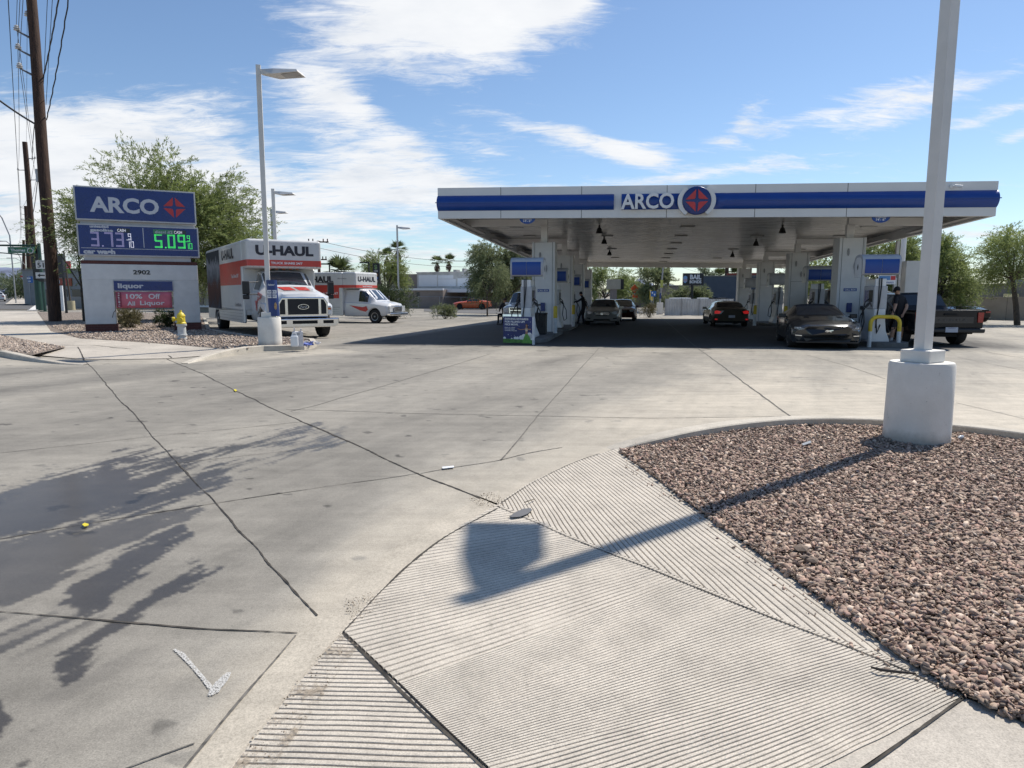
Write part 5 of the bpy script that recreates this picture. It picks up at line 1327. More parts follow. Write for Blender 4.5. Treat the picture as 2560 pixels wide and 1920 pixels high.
# ================================================================== signal pole, street signs
M_green = mat('street_sign_green', (.006, .12, .055), .4, var=.05); M_dgreen = mat('dark_green_pole', (.015, .055, .04), .5, var=.1)
YS = 62.0
def wz(py, Y): return A(0, py, Y).z
t = thing('signal_mast', 'dark green traffic signal pole with its mast arm at the corner', 'traffic signal', (X_at(96, YS), YS, 0), 0)
b = MB(); b.tube([(0, 0, gzf(t.location.x, YS)), (0, 0, wz(612, YS))], [.30, .22], 12); b.build('pole', M_dgreen, t, smooth=50)
b = MB(); b.tube([(0, 0, wz(614, YS)), (-4.5, 0, wz(613, YS))], [.10, .07], 8); b.tube([(0, 0, wz(640, YS)), (-4.5, 0, wz(628, YS))], .05, 6); b.build('mast_arm', M_dgreen, t)
b = MB(); b.b2(-.25, .45, -.25, .25, wz(655, YS), wz(612, YS)); b.b2(-.15, .6, -.3, -.1, wz(700, YS), wz(612, YS)); b.build('signal_head', M_black, t, bevel=.05)
p0, p1_ = A(20, 633, YS - .5), A(86, 617, YS - .5)
t = thing('street_name_sign', 'green Thomas street name sign hung from the signal mast', 'street sign', ((p0.x + p1_.x) / 2, p0.y, (p0.z + p1_.z) / 2), 0)
ww, hh = p1_.x - p0.x, p1_.z - p0.z; b = MB(); b.b2(-ww / 2, ww / 2, 0, .08, -hh / 2, hh / 2); b.build('plate', M_green, t)
b = MB()
for r in ((-1, 1, .9, .94), (-1, 1, -.94, -.9), (-1, -.985, -.92, .92), (.985, 1, -.92, .92)): b.b2(r[0] * ww * .47, r[1] * ww * .47, -.012, -.004, r[2] * hh * .44, r[3] * hh * .44)
b.build('border', M_lt, t); letter(t, 'Thomas', M_lt, -ww * .12, -hh * .02, -.01, ww * .54, hh * .42, bold=.02); letter(t, '3200 E', M_lt, ww * .30, hh * .25, -.01, ww * .16, hh * .14)
b = MB(); b.tube([(ww * .34 + .25 * math.cos(a), -.02, -hh * .12 + .22 * math.sin(a)) for a in np.linspace(0, 2 * PI, 14)], .03, 5, cap=False); b.build('city_mark', M_lt, t)
# route shield and arrow on their post
YP = 58.0; xp = X_at(107, YP)
t = thing('route_sign_post', 'green post carrying the white 51 shield and left arrow plate', 'road sign', (xp, YP, 0), 0)
b = MB(); b.tube([(.0, .1, gzf(xp, YP)), (-.05, .1, wz(608, YP))], .12, 8); b.tube([(.0, .1, gzf(xp, YP)), (.0, .1, gzf(xp, YP) + .06)], .4, 8); b.build('post', M_dgreen, t)
def plate(par, x0, x1, y0, y1, Y, m, name='plate', d=0.0):
    a, c = A(x0, y1, Y), A(x1, y0, Y); b = MB(); b.b2(a.x - par.location.x, c.x - par.location.x, d - .03, d, a.z - par.location.z, c.z - par.location.z); return b.build(name, m, par), (a.x + c.x) / 2 - par.location.x, (a.z + c.z) / 2 - par.location.z, c.x - a.x, c.z - a.z
M_sw = mat('road_sign_white', (.55, .56, .56), .45)
o, cx, cz, w_, h_ = plate(t, 91, 113, 651.5, 672, YP, M_sw, 'route_shield'); letter(o, '51', M_black, cx, cz - .04, -.04, w_ * .68, h_ * .60, bold=.02); 
a, c = A(94, 655, YP), A(112, 651, YP); b = MB(); b.b2(a.x - xp, c.x - xp, -.035, 0, a.z, c.z + .02); o2 = b.build('state_tab', M_sw, t); letter(o2, 'ARIZONA', M_black, (a.x + c.x) / 2 - xp, (a.z + c.z) / 2, -.045, .5, .09)
o, cx, cz, w_, h_ = plate(t, 90.5, 117, 681, 696, YP, M_sw, 'arrow_plate')
b = MB(); b.prism([(cx - w_ * .33, cz), (cx - w_ * .12, cz - h_ * .30), (cx - w_ * .12, cz - h_ * .1), (cx + w_ * .32, cz - h_ * .1), (cx + w_ * .32, cz + h_ * .1), (cx - w_ * .12, cz + h_ * .1), (cx - w_ * .12, cz + h_ * .3)], -.05, -.035); b.build('arrow', M_black, o)
b = MB(); b.b2(-.2, .25, -.1, .15, wz(704, YP), wz(697, YP)); b.build('button_box', M_black, t)
# distant small signs under the second pole
t = thing('bus_stop_sign', 'small blue bus stop sign below the second utility pole', 'road sign', (X_at(76, 82), 82, 0), 0); b = MB(); b.tube([(0, 0, gzf(t.location.x, 82)), (0, 0, wz(690, 82))], .06, 6); b.build('post', M_grey, t); o, *_ = plate(t, 70.5, 81.5, 691, 707, 82, mat('info_blue', (.03, .13, .4), .5))
b = MB(); b.b2(-.22, .22, -.05, -.035, wz(697, 82), wz(694, 82)); b.b2(-.1, .22, -.05, -.035, wz(704, 82), wz(702, 82)); b.build('white_symbol', M_lt, o)
t = thing('roadside_sign', 'small white sign with a red patch beside the blue bus stop sign', 'road sign', (X_at(62, 84), 84, 0), 0); b = MB(); b.tube([(0, 0, gzf(t.location.x, 84)), (0, 0, wz(690, 84))], .06, 6); b.build('post', M_grey, t); o, *_ = plate(t, 55, 71, 687, 698, 84, M_sw)
b = MB(); b.b2(-.35, -.05, -.05, -.035, wz(693, 84), wz(689, 84)); b.build('red_symbol', M_red, o)
# black plaza pylon sign
YB = 50.0; xb = X_at(145, YB); t = thing('plaza_sign', 'black narrow plaza pylon sign with yellow dollar mark behind the utility pole', 'pylon sign', (xb, YB, 0), 0)
a, c = A(137, 694, YB), A(154.5, 634, YB); b = MB(); b.b2(a.x - xb, c.x - xb, 0, .3, a.z, c.z); pn = b.build('panel', mat('sign_black', (.02, .02, .025), .35), t)
b = MB(); b.tube([(c.x - xb - .12, .15, 0), (c.x - xb - .12, .15, a.z)], .09, 8); b.build('post', M_black, t)
letter(pn, '$', mat('dollar_yellow', (.65, .5, .05), .5), -.05, A(0, 644, YB).z, -.01, .34, .42, bold=.03)
for i_, (s_, py) in enumerate((('$', 657), ('TITLE', 663), ('LOANS', 670), ('CASH', 678), ('AUTO', 688))): letter(pn, s_, M_lt if i_ != 2 else M_red, 0, A(0, py, YB).z, -.01, .34, .12, bold=.02)

# ================================================================== vehicles
def paint(name, col, rough=.28, metal=.0, flake=0.0):
    if name in _mc: return _mc[name]
    t = NT(name); c = lin(col); n = t.noise(t.co(), 1.7, 4, .6); dust = t.noise(t.co(), 7, 5, .7)
    t.l(t.mix(t.ramp(dust, [(.5, 0.0), (.8, .04)]), tuple(c), (.35, .31, .27)), t.b.inputs['Base Color'])
    t.l(t.math('MULTIPLY_ADD', dust, .16, rough - .05), t.b.inputs['Roughness']); t.b.inputs['Metallic'].default_value = metal
    dk = max(c) < .06; t.b.inputs['Coat Weight'].default_value = .25 if dk else .8; t.b.inputs['Coat Roughness'].default_value = .05
    if dk: t.b.inputs['Specular IOR Level'].default_value = .25
    _mc[name] = t.m; return t.m
M_glass = mat('tinted_glass', (.012, .015, .018), .06, var=.1, coat=.6, spec=.8)
M_glass2 = mat('windscreen_glass', (.035, .045, .055), .06, var=.3, scale=3, coat=.8, spec=.8)
M_tyre = mat('tyre_rubber', (.02, .02, .02), .85, var=.2)
M_rim = mat('alloy_rim', (.33, .33, .34), .3, metal=.8); M_rimdark = mat('dark_rim', (.04, .04, .045), .3, metal=.6); M_rimwhite = mat('steel_wheel_white', (.5, .5, .5), .45)
M_under = mat('underbody', (.01, .01, .01), .9)
M_lamp = mat('headlight_glass', (.55, .58, .6), .08, var=.3, scale=20, coat=.8)
M_lampdark = mat('smoked_headlight', (.14, .15, .16), .08, var=.5, scale=30, coat=.8)
M_tail = mat('tail_light_red', (.30, .012, .01), .15, var=.2, coat=.8)
M_tailon = mat('tail_light_lit', (.5, .02, .02), .2, emit=(.9, .03, .03), estr=.25)
M_plate = mat('licence_plate', (.42, .45, .52), .5)

def ip(prof, s): return float(np.interp(s, [p[0] for p in prof], [p[1] for p in prof]))
class Car:
    def __init__(c, **k): c.__dict__.update(k)
    def bow(c, s, x):
        L = c.L; q = (x / (c.W / 2)) ** 2
        return c.fb * q * max(0, 1 - s / .9) - c.rb * q * max(0, 1 - (L - s) / .8)
    def sec(c, s):
        """half cross section at length s (0 = nose): list of (x, z)"""
        top = ip(c.top, s); belt = ip(c.belt, s); wb = ip(c.wb, s) * c.W / 2; wt = ip(c.wt, s) * c.W / 2
        bot = ip(c.bot, s)
        for sw in c.wheels:
            d = abs(s - sw)
            if d < c.ar: bot = max(bot, c.wr + math.sqrt(c.ar ** 2 - d ** 2) * 1.0)
        bot = min(bot, belt - .06); mid = bot + (belt - bot) * .5
        return [(wb * .93, bot), (wb * .985, bot + (belt - bot) * .12), (wb * 1.0, mid), (wb * .985, belt - .04), (wb * .94, belt), (wt, top - (top - belt) * .10), (wt * .82, top - .015 * min(1, (top - belt) * 3)), (wt * .45, top + .0), (0, top + .012)]
    def at(c, s, q):
        h = c.sec(s); i = int(min(len(h) - 2, max(0, math.floor(q)))); f = q - i
        return (h[i][0] * (1 - f) + h[i + 1][0] * f, h[i][1] * (1 - f) + h[i + 1][1] * f)
    def P(c, s, q, side=1, off=0.0):
        x, z = c.at(s, q); x *= side; return Vector((x, s + c.bow(s, x), z))
    def nrm(c, s, q, side):
        a = c.P(s + .02, q, side) - c.P(s - .02, q, side); b_ = c.P(s, min(7.99, q + .05), side) - c.P(s, max(0, q - .05), side)
        n = a.cross(b_); n = n.normalized() if n.length > 1e-9 else Vector((side, 0, 0))
        mid = Vector((0, s, (c.sec(s)[0][1] + c.sec(s)[-1][1]) / 2)); p = c.P(s, q, side)
        return n if n.dot(p - mid) > 0 else -n
    def body(c, m, parent, name='body', s0=0.0, s1=None):
        s1 = c.L if s1 is None else s1
        st = sorted(set([round(v, 3) for v in list(np.linspace(s0, s1, 30)) + [p[0] for p in c.top] + [w_ + c.ar * math.cos(a) for w_ in c.wheels for a in np.linspace(0, PI, 11)] + [w_ + s_ * (c.ar + .004) for w_ in c.wheels for s_ in (-1, 1)] if s0 <= v <= s1]))
        P = []
        for s in st:
            h = c.sec(s); row = [(-x, z) for x, z in h[:-1]] + [(x, z) for x, z in h[::-1]]
            P.append([(x, s + c.bow(s, x), z) for x, z in row])
        b = MB(); b.grid(P, flip=False); n = len(P[0])
        b.f.append(tuple(range(n))); b.m.append(0); base = (len(P) - 1) * n; b.f.append(tuple(range(base + n - 1, base - 1, -1))); b.m.append(0)
        o = b.build(name, m, parent, smooth=32); return o
    def under(c, parent):
        b = MB(); w_ = c.W / 2 * .86; z0_ = max(.16, min(p[1] for p in c.bot) + .02); b.b2(-w_, w_, .35, c.L - .3, z0_, z0_ + .35)
        for s in c.wheels: b.b2(-w_ * .99, w_ * .99, s - c.ar * .98, s + c.ar * .98, z0_ + .1, c.wr + c.ar * .95)
        return b.build('underbody', M_under, parent)
    def patch(c, name, m, parent, sf, n=(8, 4), side=1, off=.008):
        """sf(u, v) -> (s, q)"""
        P = []
        for i in range(n[0] + 1):
            row = []
            for j in range(n[1] + 1):
                s, q = sf(i / n[0], j / n[1]); row.append(c.P(s, q, side) + c.nrm(s, q, side) * off)
            P.append(row)
        b = MB(); b.grid(P); o = b.build(name, m, parent, smooth=60)
        me = o.data; cs = Vector((0, c.L / 2, .5)); tot = sum((p.center - cs).dot(p.normal) for p in me.polygons)
        if tot < 0: me.flip_normals()
        return o
    def centre(c, name, m, parent, s0, s1, q0=5.15, off=.008, inset=.0):
        """glass across the roof line between stations"""
        P = []
        for i in range(9):
            s = s0 + (s1 - s0) * i / 8; row = []
            for side, qs in ((-1, np.linspace(q0, 8, 6)), (1, np.linspace(8, q0, 6)[1:])):
                for q in qs: row.append(c.P(s, min(q, 7.999), side) + Vector((0, 0, off)) + Vector((0, (-off if s1 < c.L / 2 else off), 0)))
            P.append(row)
        b = MB(); b.grid(P); o = b.build(name, m, parent, smooth=60)
        if sum(p.normal.z for p in o.data.polygons) < 0: o.data.flip_normals()
        return o
    def front(c, name, m, parent, pts, th=.012, rear=False, off=.004, mirror=False):
        """outline [(x, z)] laid on the nose or the tail"""
        outs = [pts] + ([[(-x, z) for x, z in pts][::-1]] if mirror else []); res = []
        for pl in outs:
            b = MB(); s = c.L if rear else 0.0; sg = 1 if rear else -1
            f_ = [(x, s + c.bow(s, x) + sg * (off + th), z) for x, z in pl]; bk = [(x, s + c.bow(s, x) + sg * off * .1, z) for x, z in pl]; n = len(pl)
            b.add(f_ + bk, [tuple(range(n))[::(1 if not rear else -1)]] + [(i, i + n, (i + 1) % n + n, (i + 1) % n) for i in range(n)])
            o = b.build(name, m, parent)
            bm = bmesh.new(); bm.from_mesh(o.data); bmesh.ops.recalc_face_normals(bm, faces=bm.faces); bm.to_mesh(o.data); bm.free(); res.append(o)
        return res[0]
def wheel(parent, x, y, r, w_, side, rimm, spokes=8, rr=.62):
    b = MB(); prof = [(r * rr, -w_ / 2), (r * .95, -w_ / 2), (r, -w_ / 2 + .03), (r, w_ / 2 - .03), (r * .95, w_ / 2), (r * rr, w_ / 2)]
    b.lathe(prof, (0, 0, 0), 28, axis='X'); b.v = [(vx + x, vy + y, vz + r) for vx, vy, vz in b.v]
    t_ = b.build('wheel', M_tyre, parent, smooth=40)
    b = MB(); xo = x + side * (w_ / 2 - .03); R2 = r * rr
    b.lathe([(R2 * 1.0, 0), (R2 * .98, .035), (R2 * .86, .03), (R2 * .82, .0)], (0, 0, 0), 26, axis='X')
    b.v = [(xo + side * vx, vy + y, vz + r) for vx, vy, vz in b.v]
    for k in range(spokes):
        a = 2 * PI * k / spokes; ca_, sa_ = math.cos(a), math.sin(a); hw = R2 * .13
        q = []
        for rad_, wd in ((.12, hw * 1.1), (.92, hw * .8)):
            for sg in (-1, 1): q.append((xo + side * .028, y + R2 * rad_ * ca_ - sg * wd * sa_, r + R2 * rad_ * sa_ + sg * wd * ca_))
        b.add([q[0], q[1], q[3], q[2]], [(0, 1, 2, 3) if side > 0 else (3, 2, 1, 0)])
    b.lathe([(R2 * .2, .0), (R2 * .2, .04), (R2 * .1, .05)], (0, 0, 0), 12, axis='X'); n0 = len(b.v) - 36
    b.v = b.v[:n0] + [(xo + side * vx, vy + y, vz + r) for vx, vy, vz in b.v[n0:]]
    b.build('rim', rimm, t_, smooth=40)
    return t_
def mirror_(c, parent, s, z, m, sz=(.20, .12, .14)):
    for sd in (-1, 1):
        x = c.W / 2 * .94; b = MB(); b.box((sd * (x + .10), s, z), sz); b.box((sd * (x + .0), s + .02, z - .03), (.10, .05, .05)); b.build('side_mirror', m, parent, bevel=.025)
def std(c, t, pm, glass=None, rimm=M_rim, spokes=8, a=None, side_win=True, tyre_w=.22, handles=True, mirm=None):
    """a = (windscreen base, roof front, roof rear, rear glass base)"""
    glass = glass or M_glass
    bd = c.body(pm, t); c.under(t)
    wb0, rf, rr_, rb = a
    c.centre('windscreen', M_glass2, t, wb0 + .03, rf - .02)
    if rb: c.centre('rear_window', glass, t, rr_ + .02, rb - .03)
    if side_win:
        for sd in (-1, 1):
            for (f0, f1) in c.sw:
                def sf(u, v, f0=f0, f1=f1):
                    s = f0 + (f1 - f0) * u; return s, 4.12 + .78 * v
                c.patch('side_window', glass, t, sf, side=sd, off=.006)
    for sx in (-1, 1):
        for s in c.wheels: wheel(t, sx * (c.W / 2 - tyre_w / 2 - .02), s, c.wr, tyre_w, sx, rimm, spokes)
    mirror_(c, t, wb0 + .45, ip(c.belt, wb0 + .4) + .06, mirm or pm)
    # door shut lines
    b = MB()
    for sd in (-1, 1):
        for s in c.doors:
            for q0, q1 in ((.6, 1.5), (1.5, 2.5), (2.5, 4)):
                p = c.P(s, q0, sd) + Vector((sd * .004, 0, 0)); q = c.P(s, q1, sd) + Vector((sd * .004, 0, 0)); b.add([p - Vector((0, .006, 0)), p + Vector((0, .006, 0)), q + Vector((0, .006, 0)), q - Vector((0, .006, 0))], [(0, 1, 2, 3) if sd < 0 else (3, 2, 1, 0)])
    b.build('door_gap', M_under, bd)
    if handles:
        for sd in (-1, 1):
            for s in c.hd:
                p = c.P(s, 3.2, sd); b = MB(); b.box((p.x + sd * .015, s, p.z), (.03, .17, .03)); b.build('door_handle', mirm or pm, t, bevel=.008)
    return bd

# ---- silver-grey convertible coupe with black soft top, nose to the street
def place(px, Y, rz, name, label, cat, group=None, scale=1.0, z=0.0, x=None):
    X_ = X_at(px, Y) if x is None else x
    return thing(name, label, cat, (X_, Y, gzf(X_, Y) + z), rz, group, scale)
c = Car(L=4.78, W=1.90, wheels=(.93, 3.66), wr=.345, ar=.40, fb=.34, rb=.18,
        top=[(0, .74), (.10, .80), (.5, .90), (1.2, 1.0), (1.55, 1.03), (2.25, 1.34), (2.5, 1.38), (3.0, 1.36), (3.5, 1.24), (3.95, 1.08), (4.3, 1.06), (4.78, .98)],
        belt=[(0, .60), (.10, .66), (.5, .78), (1.2, .90), (2, .94), (3.2, .97), (3.9, 1.0), (4.78, .90)],
        wb=[(0, .86), (.15, .95), (.8, 1.0), (2, .97), (3.6, 1.0), (4.78, .90)], wt=[(0, .55), (.4, .70), (1.5, .72), (1.65, .68), (2.3, .58), (3.2, .57), (3.9, .66), (4.78, .7)],
        bot=[(0, .22), (.3, .18), (4.3, .2), (4.78, .35)], sw=[(1.85, 2.55), (2.6, 3.3)], doors=(1.55, 2.95), hd=(2.75,))
pm = paint('charcoal_silver_paint', (.061, .066, .072), .18, .65)
t = place(2078, 18.7, math.radians(-15), 'convertible_car', 'silver grey convertible with black soft top nosing out of the canopy shade', 'car')
t.scale = (1, 1, .88); std(c, t, pm, rimm=M_rimdark, spokes=10, a=(1.52, 2.26, 3.2, 3.9), mirm=M_black)
# soft top
P = []
for s in np.linspace(2.2, 3.98, 12):
    row = []
    for sd, qs in ((-1, np.linspace(4.95, 8, 6)), (1, np.linspace(8, 4.95, 6)[1:])):
        for q in qs: row.append(c.P(s, min(q, 7.999), sd) + Vector((0, 0, .014)))
    P.append(row)
b = MB(); b.grid(P); o = b.build('soft_top', mat('black_canvas', (.02, .02, .022), .85), t, smooth=60)
if sum(p.normal.z for p in o.data.polygons) < 0: o.data.flip_normals()
g_ = c.front('grille', mat('gloss_black', (.008, .008, .009), .15, coat=.5), t, [(-.50, .70), (-.58, .62), (-.50, .50), (-.40, .46), (.40, .46), (.50, .50), (.58, .62), (.50, .70)])
c.front('horse_badge', M_chrome, g_, [(-.09, .60), (-.10, .57), (-.04, .585), (-.07, .54), (-.03, .56), (.02, .575), (.05, .545), (.07, .55), (.05, .58), (.10, .60), (.12, .625), (.06, .62), (.0, .61), (-.04, .625)], off=.018)
c.front('lower_intake', M_black, t, [(-.62, .36), (-.55, .24), (.55, .24), (.62, .36), (.40, .33), (-.40, .33)])
c.front('front_splitter', M_black, t, [(-.80, .24), (-.80, .20), (.80, .20), (.80, .24)], th=.05)
c.front('headlight', M_lampdark, t, [(.60, .66), (.62, .61), (.74, .60), (.86, .64), (.86, .70), (.70, .70)], mirror=True)
c.front('daytime_light', M_lamp, t, [(.70, .69), (.68, .66), (.72, .66), (.74, .69)], mirror=True, off=.02); c.front('daytime_light', M_lamp, t, [(.76, .69), (.74, .65), (.78, .65), (.80, .69)], mirror=True, off=.02)
c.front('fog_lamp', M_chrome, t, [(.66, .44), (.66, .41), (.82, .42), (.82, .45)], mirror=True)
c.front('side_intake', M_black, t, [(.66, .38), (.72, .27), (.82, .36), (.82, .40)], mirror=True)
for sd in (-1, 1):
    b = MB(); b.add([c.P(.95, 6.1, sd) + Vector((0, 0, .006)), c.P(.95, 6.7, sd) + Vector((0, 0, .006)), c.P(1.25, 6.7, sd) + Vector((0, 0, .006)), c.P(1.25, 6.3, sd) + Vector((0, 0, .006))], [(0, 1, 2, 3) if sd > 0 else (3, 2, 1, 0)]); b.build('bonnet_vent', M_black, t)

# ---- champagne sedan facing out of the canopy
def sedan(L=4.8, W=1.82, H=1.44):
    return Car(L=L, W=W, wheels=(.92, 3.72), wr=.33, ar=.385, fb=.22, rb=.16,
        top=[(0, .76), (.12, .82), (.6, .93), (1.3, 1.01), (2.15, H - .04), (2.5, H), (3.2, H - .01), (3.6, H - .08), (4.2, 1.08), (4.7, 1.03), (L, .98)],
        belt=[(0, .66), (.12, .72), (.6, .84), (1.3, .92), (2.5, .95), (4.0, .99), (L, .92)],
        wb=[(0, .86), (.15, .95), (.8, 1.0), (3.8, 1.0), (4.5, .95), (L, .88)], wt=[(0, .56), (.4, .70), (1.3, .75), (2.2, .62), (3.3, .61), (4.2, .70), (L, .72)],
        bot=[(0, .26), (.3, .2), (L - .5, .2), (L, .34)], sw=[(1.85, 2.62), (2.68, 3.62)], doors=(1.5, 2.65, 3.55), hd=(2.4, 3.4))
c = sedan(4.85, 1.84, 1.46); pm = paint('champagne_silver_paint', (.46, .45, .42), .28, .5)
t = place(1505, 35.5, math.radians(-11), 'sedan_car', 'champagne silver sedan facing out between the left pumps', 'car')
t.scale = (1, 1, .92); std(c, t, pm, a=(1.32, 2.15, 3.6, 4.2))
g_ = c.front('grille', M_black, t, [(-.42, .76), (-.44, .70), (-.30, .54), (.30, .54), (.44, .70), (.42, .76)])
for z_ in (.60, .65, .70): c.front('grille_bar', M_chrome, g_, [(-.38, z_ + .012), (-.38, z_), (.38, z_), (.38, z_ + .012)], off=.016)
c.front('round_badge', M_chrome, g_, [(.07 * math.cos(a_), .66 + .05 * math.sin(a_)) for a_ in np.linspace(2 * PI, 0, 13)[:-1][::-1]], off=.024)
c.front('headlight', M_lamp, t, [(.52, .76), (.54, .66), (.70, .62), (.80, .76), (.80, .82)], mirror=True)
c.front('lower_intake', M_black, t, [(-.40, .36), (-.46, .28), (.46, .28), (.40, .36)]); c.front('fog_recess', M_black, t, [(.56, .42), (.62, .34), (.78, .38), (.78, .44)], mirror=True)
# ---- dark hatchback behind it
t = place(1553, 43, math.radians(-12), 'dark_car', 'dark red car behind the champagne sedan under the canopy', 'car')
t.scale = (1, 1, .9); c = sedan(4.5, 1.82, 1.5); std(c, t, paint('dark_maroon_paint', (.05, .012, .014), .25, .3), a=(1.32, 2.15, 3.6, 4.2))
c.front('headlight', M_lamp, t, [(.54, .78), (.56, .68), (.72, .66), (.82, .78)], mirror=True); c.front('grille', M_black, t, [(-.4, .74), (-.36, .58), (.36, .58), (.4, .74)])
# ---- bronze sedan seen from behind
t = place(1832, 33.2, math.radians(171), 'sedan_car', 'bronze sedan seen from behind at the right pumps with red tail lights', 'car'); t.location.z = gzf(t.location.x, 33.2)
off = Vector((0, 4.7, 0)); 
t.scale = (1, 1, .88); c = sedan(4.75, 1.80, 1.42); pm = paint('bronze_paint', (.115, .10, .075), .3, .6)
std(c, t, pm, a=(1.32, 2.15, 3.6, 4.2))
# bring the tail, not the nose, to the marked spot
t.location = Vector((t.location.x, t.location.y, t.location.z)) + Vector((math.sin(math.radians(171)), -math.cos(math.radians(171)), 0)) * 4.75
c.front('tail_light', M_tailon, t, [(.50, .86), (.58, .74), (.80, .74), (.80, .88), (.70, .92)][::-1], rear=True, mirror=True)
c.front('tail_light_surround', mat('smoked_lens', (.03, .008, .008), .15, coat=.5), t, [(.36, .92), (.50, .72), (.82, .72), (.82, .92)][::-1], rear=True, mirror=True, th=.006, off=.002)
lp_ = c.front('licence_plate', M_plate, t, [(-.15, .66), (-.15, .52), (.15, .52), (.15, .66)][::-1], rear=True)
c.front('bumper_seam', M_under, t, [(-.82, .51), (-.82, .50), (.82, .50), (.82, .51)][::-1], rear=True, th=.004); c.front('rear_reflector', M_tailon, t, [(.66, .46), (.66, .40), (.78, .40), (.78, .46)][::-1], rear=True, mirror=True)
c.front('rear_valance', M_under, t, [(-.7, .34), (-.72, .26), (.72, .26), (.7, .34)][::-1], rear=True)

# ---- black pickup at the right
Lp = 5.35; Wp = 1.92
c = Car(L=Lp, W=Wp, wheels=(.95, 4.22), wr=.39, ar=.46, fb=.22, rb=.05,
        top=[(0, .98), (.10, 1.08), (.7, 1.14), (1.35, 1.17), (2.0, 1.66), (2.3, 1.70), (3.35, 1.70), (3.62, 1.16), (3.66, 1.10), (Lp, 1.10)],
        belt=[(0, .86), (.10, .95), (.7, 1.04), (1.35, 1.08), (3.6, 1.12), (3.66, 1.07), (Lp, 1.07)],
        wb=[(0, .86), (.2, .96), (.8, 1.0), (Lp, 1.0)], wt=[(0, .66), (.6, .76), (1.35, .80), (2.1, .70), (3.3, .70), (3.62, .85), (3.7, .90), (Lp, .90)],
        bot=[(0, .42), (.3, .36), (3.6, .36), (4.8, .44), (Lp, .50)], sw=[(1.75, 2.5), (2.56, 3.3)], doors=(1.5, 2.53, 3.45), hd=(2.3, 3.25))
pm = paint('gloss_black_paint', (.012, .012, .015), .22)
rz = math.radians(175); pc = Vector((X_at(2380, 19.9), 19.9, 0)); hd = Vector((math.sin(rz), -math.cos(rz), 0))
t = thing('pickup_truck', 'black pickup truck behind the near light pole, tailgate toward the street', 'pickup truck', pc + hd * Lp, rz)
t.scale = (1, 1, .92); std(c, t, pm, a=(1.38, 2.0, 3.37, 3.60), rimm=M_rimdark, spokes=6, tyre_w=.27, mirm=M_black)
b = MB(); b.b2(-.80, .80, 3.72, Lp - .10, 1.105, 1.118); b.build('bed_cover', mat('bed_black', (.006, .006, .006), .7), t)
b = MB()
for sd in (-1, 1): b.b2(sd * .84 - .04, sd * .84 + .04, 3.68, Lp - .02, 1.11, 1.15)
b.b2(-.84, .84, Lp - .10, Lp - .01, 1.11, 1.155); b.build('bed_rail', M_black, t, bevel=.01)
tg = c.front('tailgate', pm, t, [(-.74, 1.12), (-.76, .62), (.76, .62), (.74, 1.12)][::-1], rear=True, th=.025)
c.front('tailgate_recess', mat('tailgate_black', (.02, .02, .024), .3, coat=.5), tg, [(-.66, .94), (-.66, .74), (.66, .74), (.66, .94)][::-1], rear=True, th=.004, off=.026)  # inset panel in a slightly paler black than the paint
c.front('tailgate_handle', M_under, tg, [(-.16, 1.05), (-.18, .99), (.18, .99), (.16, 1.05)][::-1], rear=True, th=.01, off=.03)
vs, fs = text_mb('TACOMA', .95, .05, .0, 1.5); b = MB(); b.add([(-a, Lp + .045, .84 + z_) for a, z_ in vs], fs); b.build('tailgate_lettering', mat('dark_badge', (.07, .07, .075), .3), tg)
c.front('tail_light', M_tail, t, [(.78, 1.08), (.78, .76), (.93, .76), (.95, 1.08)][::-1], rear=True, mirror=True, th=.03)
b = MB(); b.b2(-.94, .94, Lp - .12, Lp + .14, .44, .58); b.build('rear_bumper', M_black, t, bevel=.04)
b = MB(); b.b2(-.17, .17, Lp + .14, Lp + .155, .46, .62); lp_ = b.build('licence_plate', M_plate, t)
vs, fs = text_mb('ARIZONA', .2, .03); b = MB(); b.add([(-a, Lp + .158, .595 + z_) for a, z_ in vs], fs); b.build('plate_lettering', M_bluedeep, lp_)
b = MB(); b.b2(-.3, .3, Lp - .6, Lp - .1, .3, .42); b.tube([(-.8, 4.22, .38), (.8, 4.22, .38)], .08, 8); b.build('rear_axle', M_under, t)
c.front('headlight', M_lamp, t, [(.60, .96), (.62, .82), (.84, .82), (.84, .98)], mirror=True)
# ---- vehicles glimpsed beyond
def simple(px, Y, rz, name, label, cat, col, L=4.6, W=1.82, H=1.5, group=None, zs=1, scale=1.0, tail=False, rimm=M_rim, parts=True):
    c = sedan(L, W, H); t = place(px, Y, rz, name, label, cat, group, scale); t.scale.z *= zs
    std(c, t, paint('paint_' + col[0], col[1], .28, col[2] if len(col) > 2 else 0), a=(1.32, 2.15, 3.6, 4.2), rimm=rimm)
    if tail: c.front('tail_light', M_tail, t, [(.5, .88), (.5, .76), (.8, .76), (.8, .9)][::-1], rear=True, mirror=True); t.location = t.location + Vector((math.sin(rz), -math.cos(rz), 0)) * L * scale
    else: c.front('headlight', M_lamp, t, [(.52, .78), (.54, .66), (.78, .66), (.8, .8)], mirror=True); c.front('grille', M_black, t, [(-.4, .72), (-.36, .54), (.36, .54), (.4, .72)])
    return t, c
t, c_ = simple(2148, 27, math.radians(-10), 'minivan', 'dark tan minivan behind the right front column', 'minivan', ('tan_dark', (.10, .075, .06), .3), H=1.78, W=1.9)
t, c_ = simple(2222, 27.5, math.radians(172), 'dark_suv', 'black sport utility vehicle beyond the man in a cap', 'car', ('black_gloss', (.012, .012, .015)), H=1.72, W=1.9, tail=True)
t, c_ = simple(2446, 41, math.radians(168), 'black_car', 'black car partly hidden past the pickup tailgate', 'car', ('black_gloss', (.012, .012, .015)), H=1.3, tail=True, zs=.72)
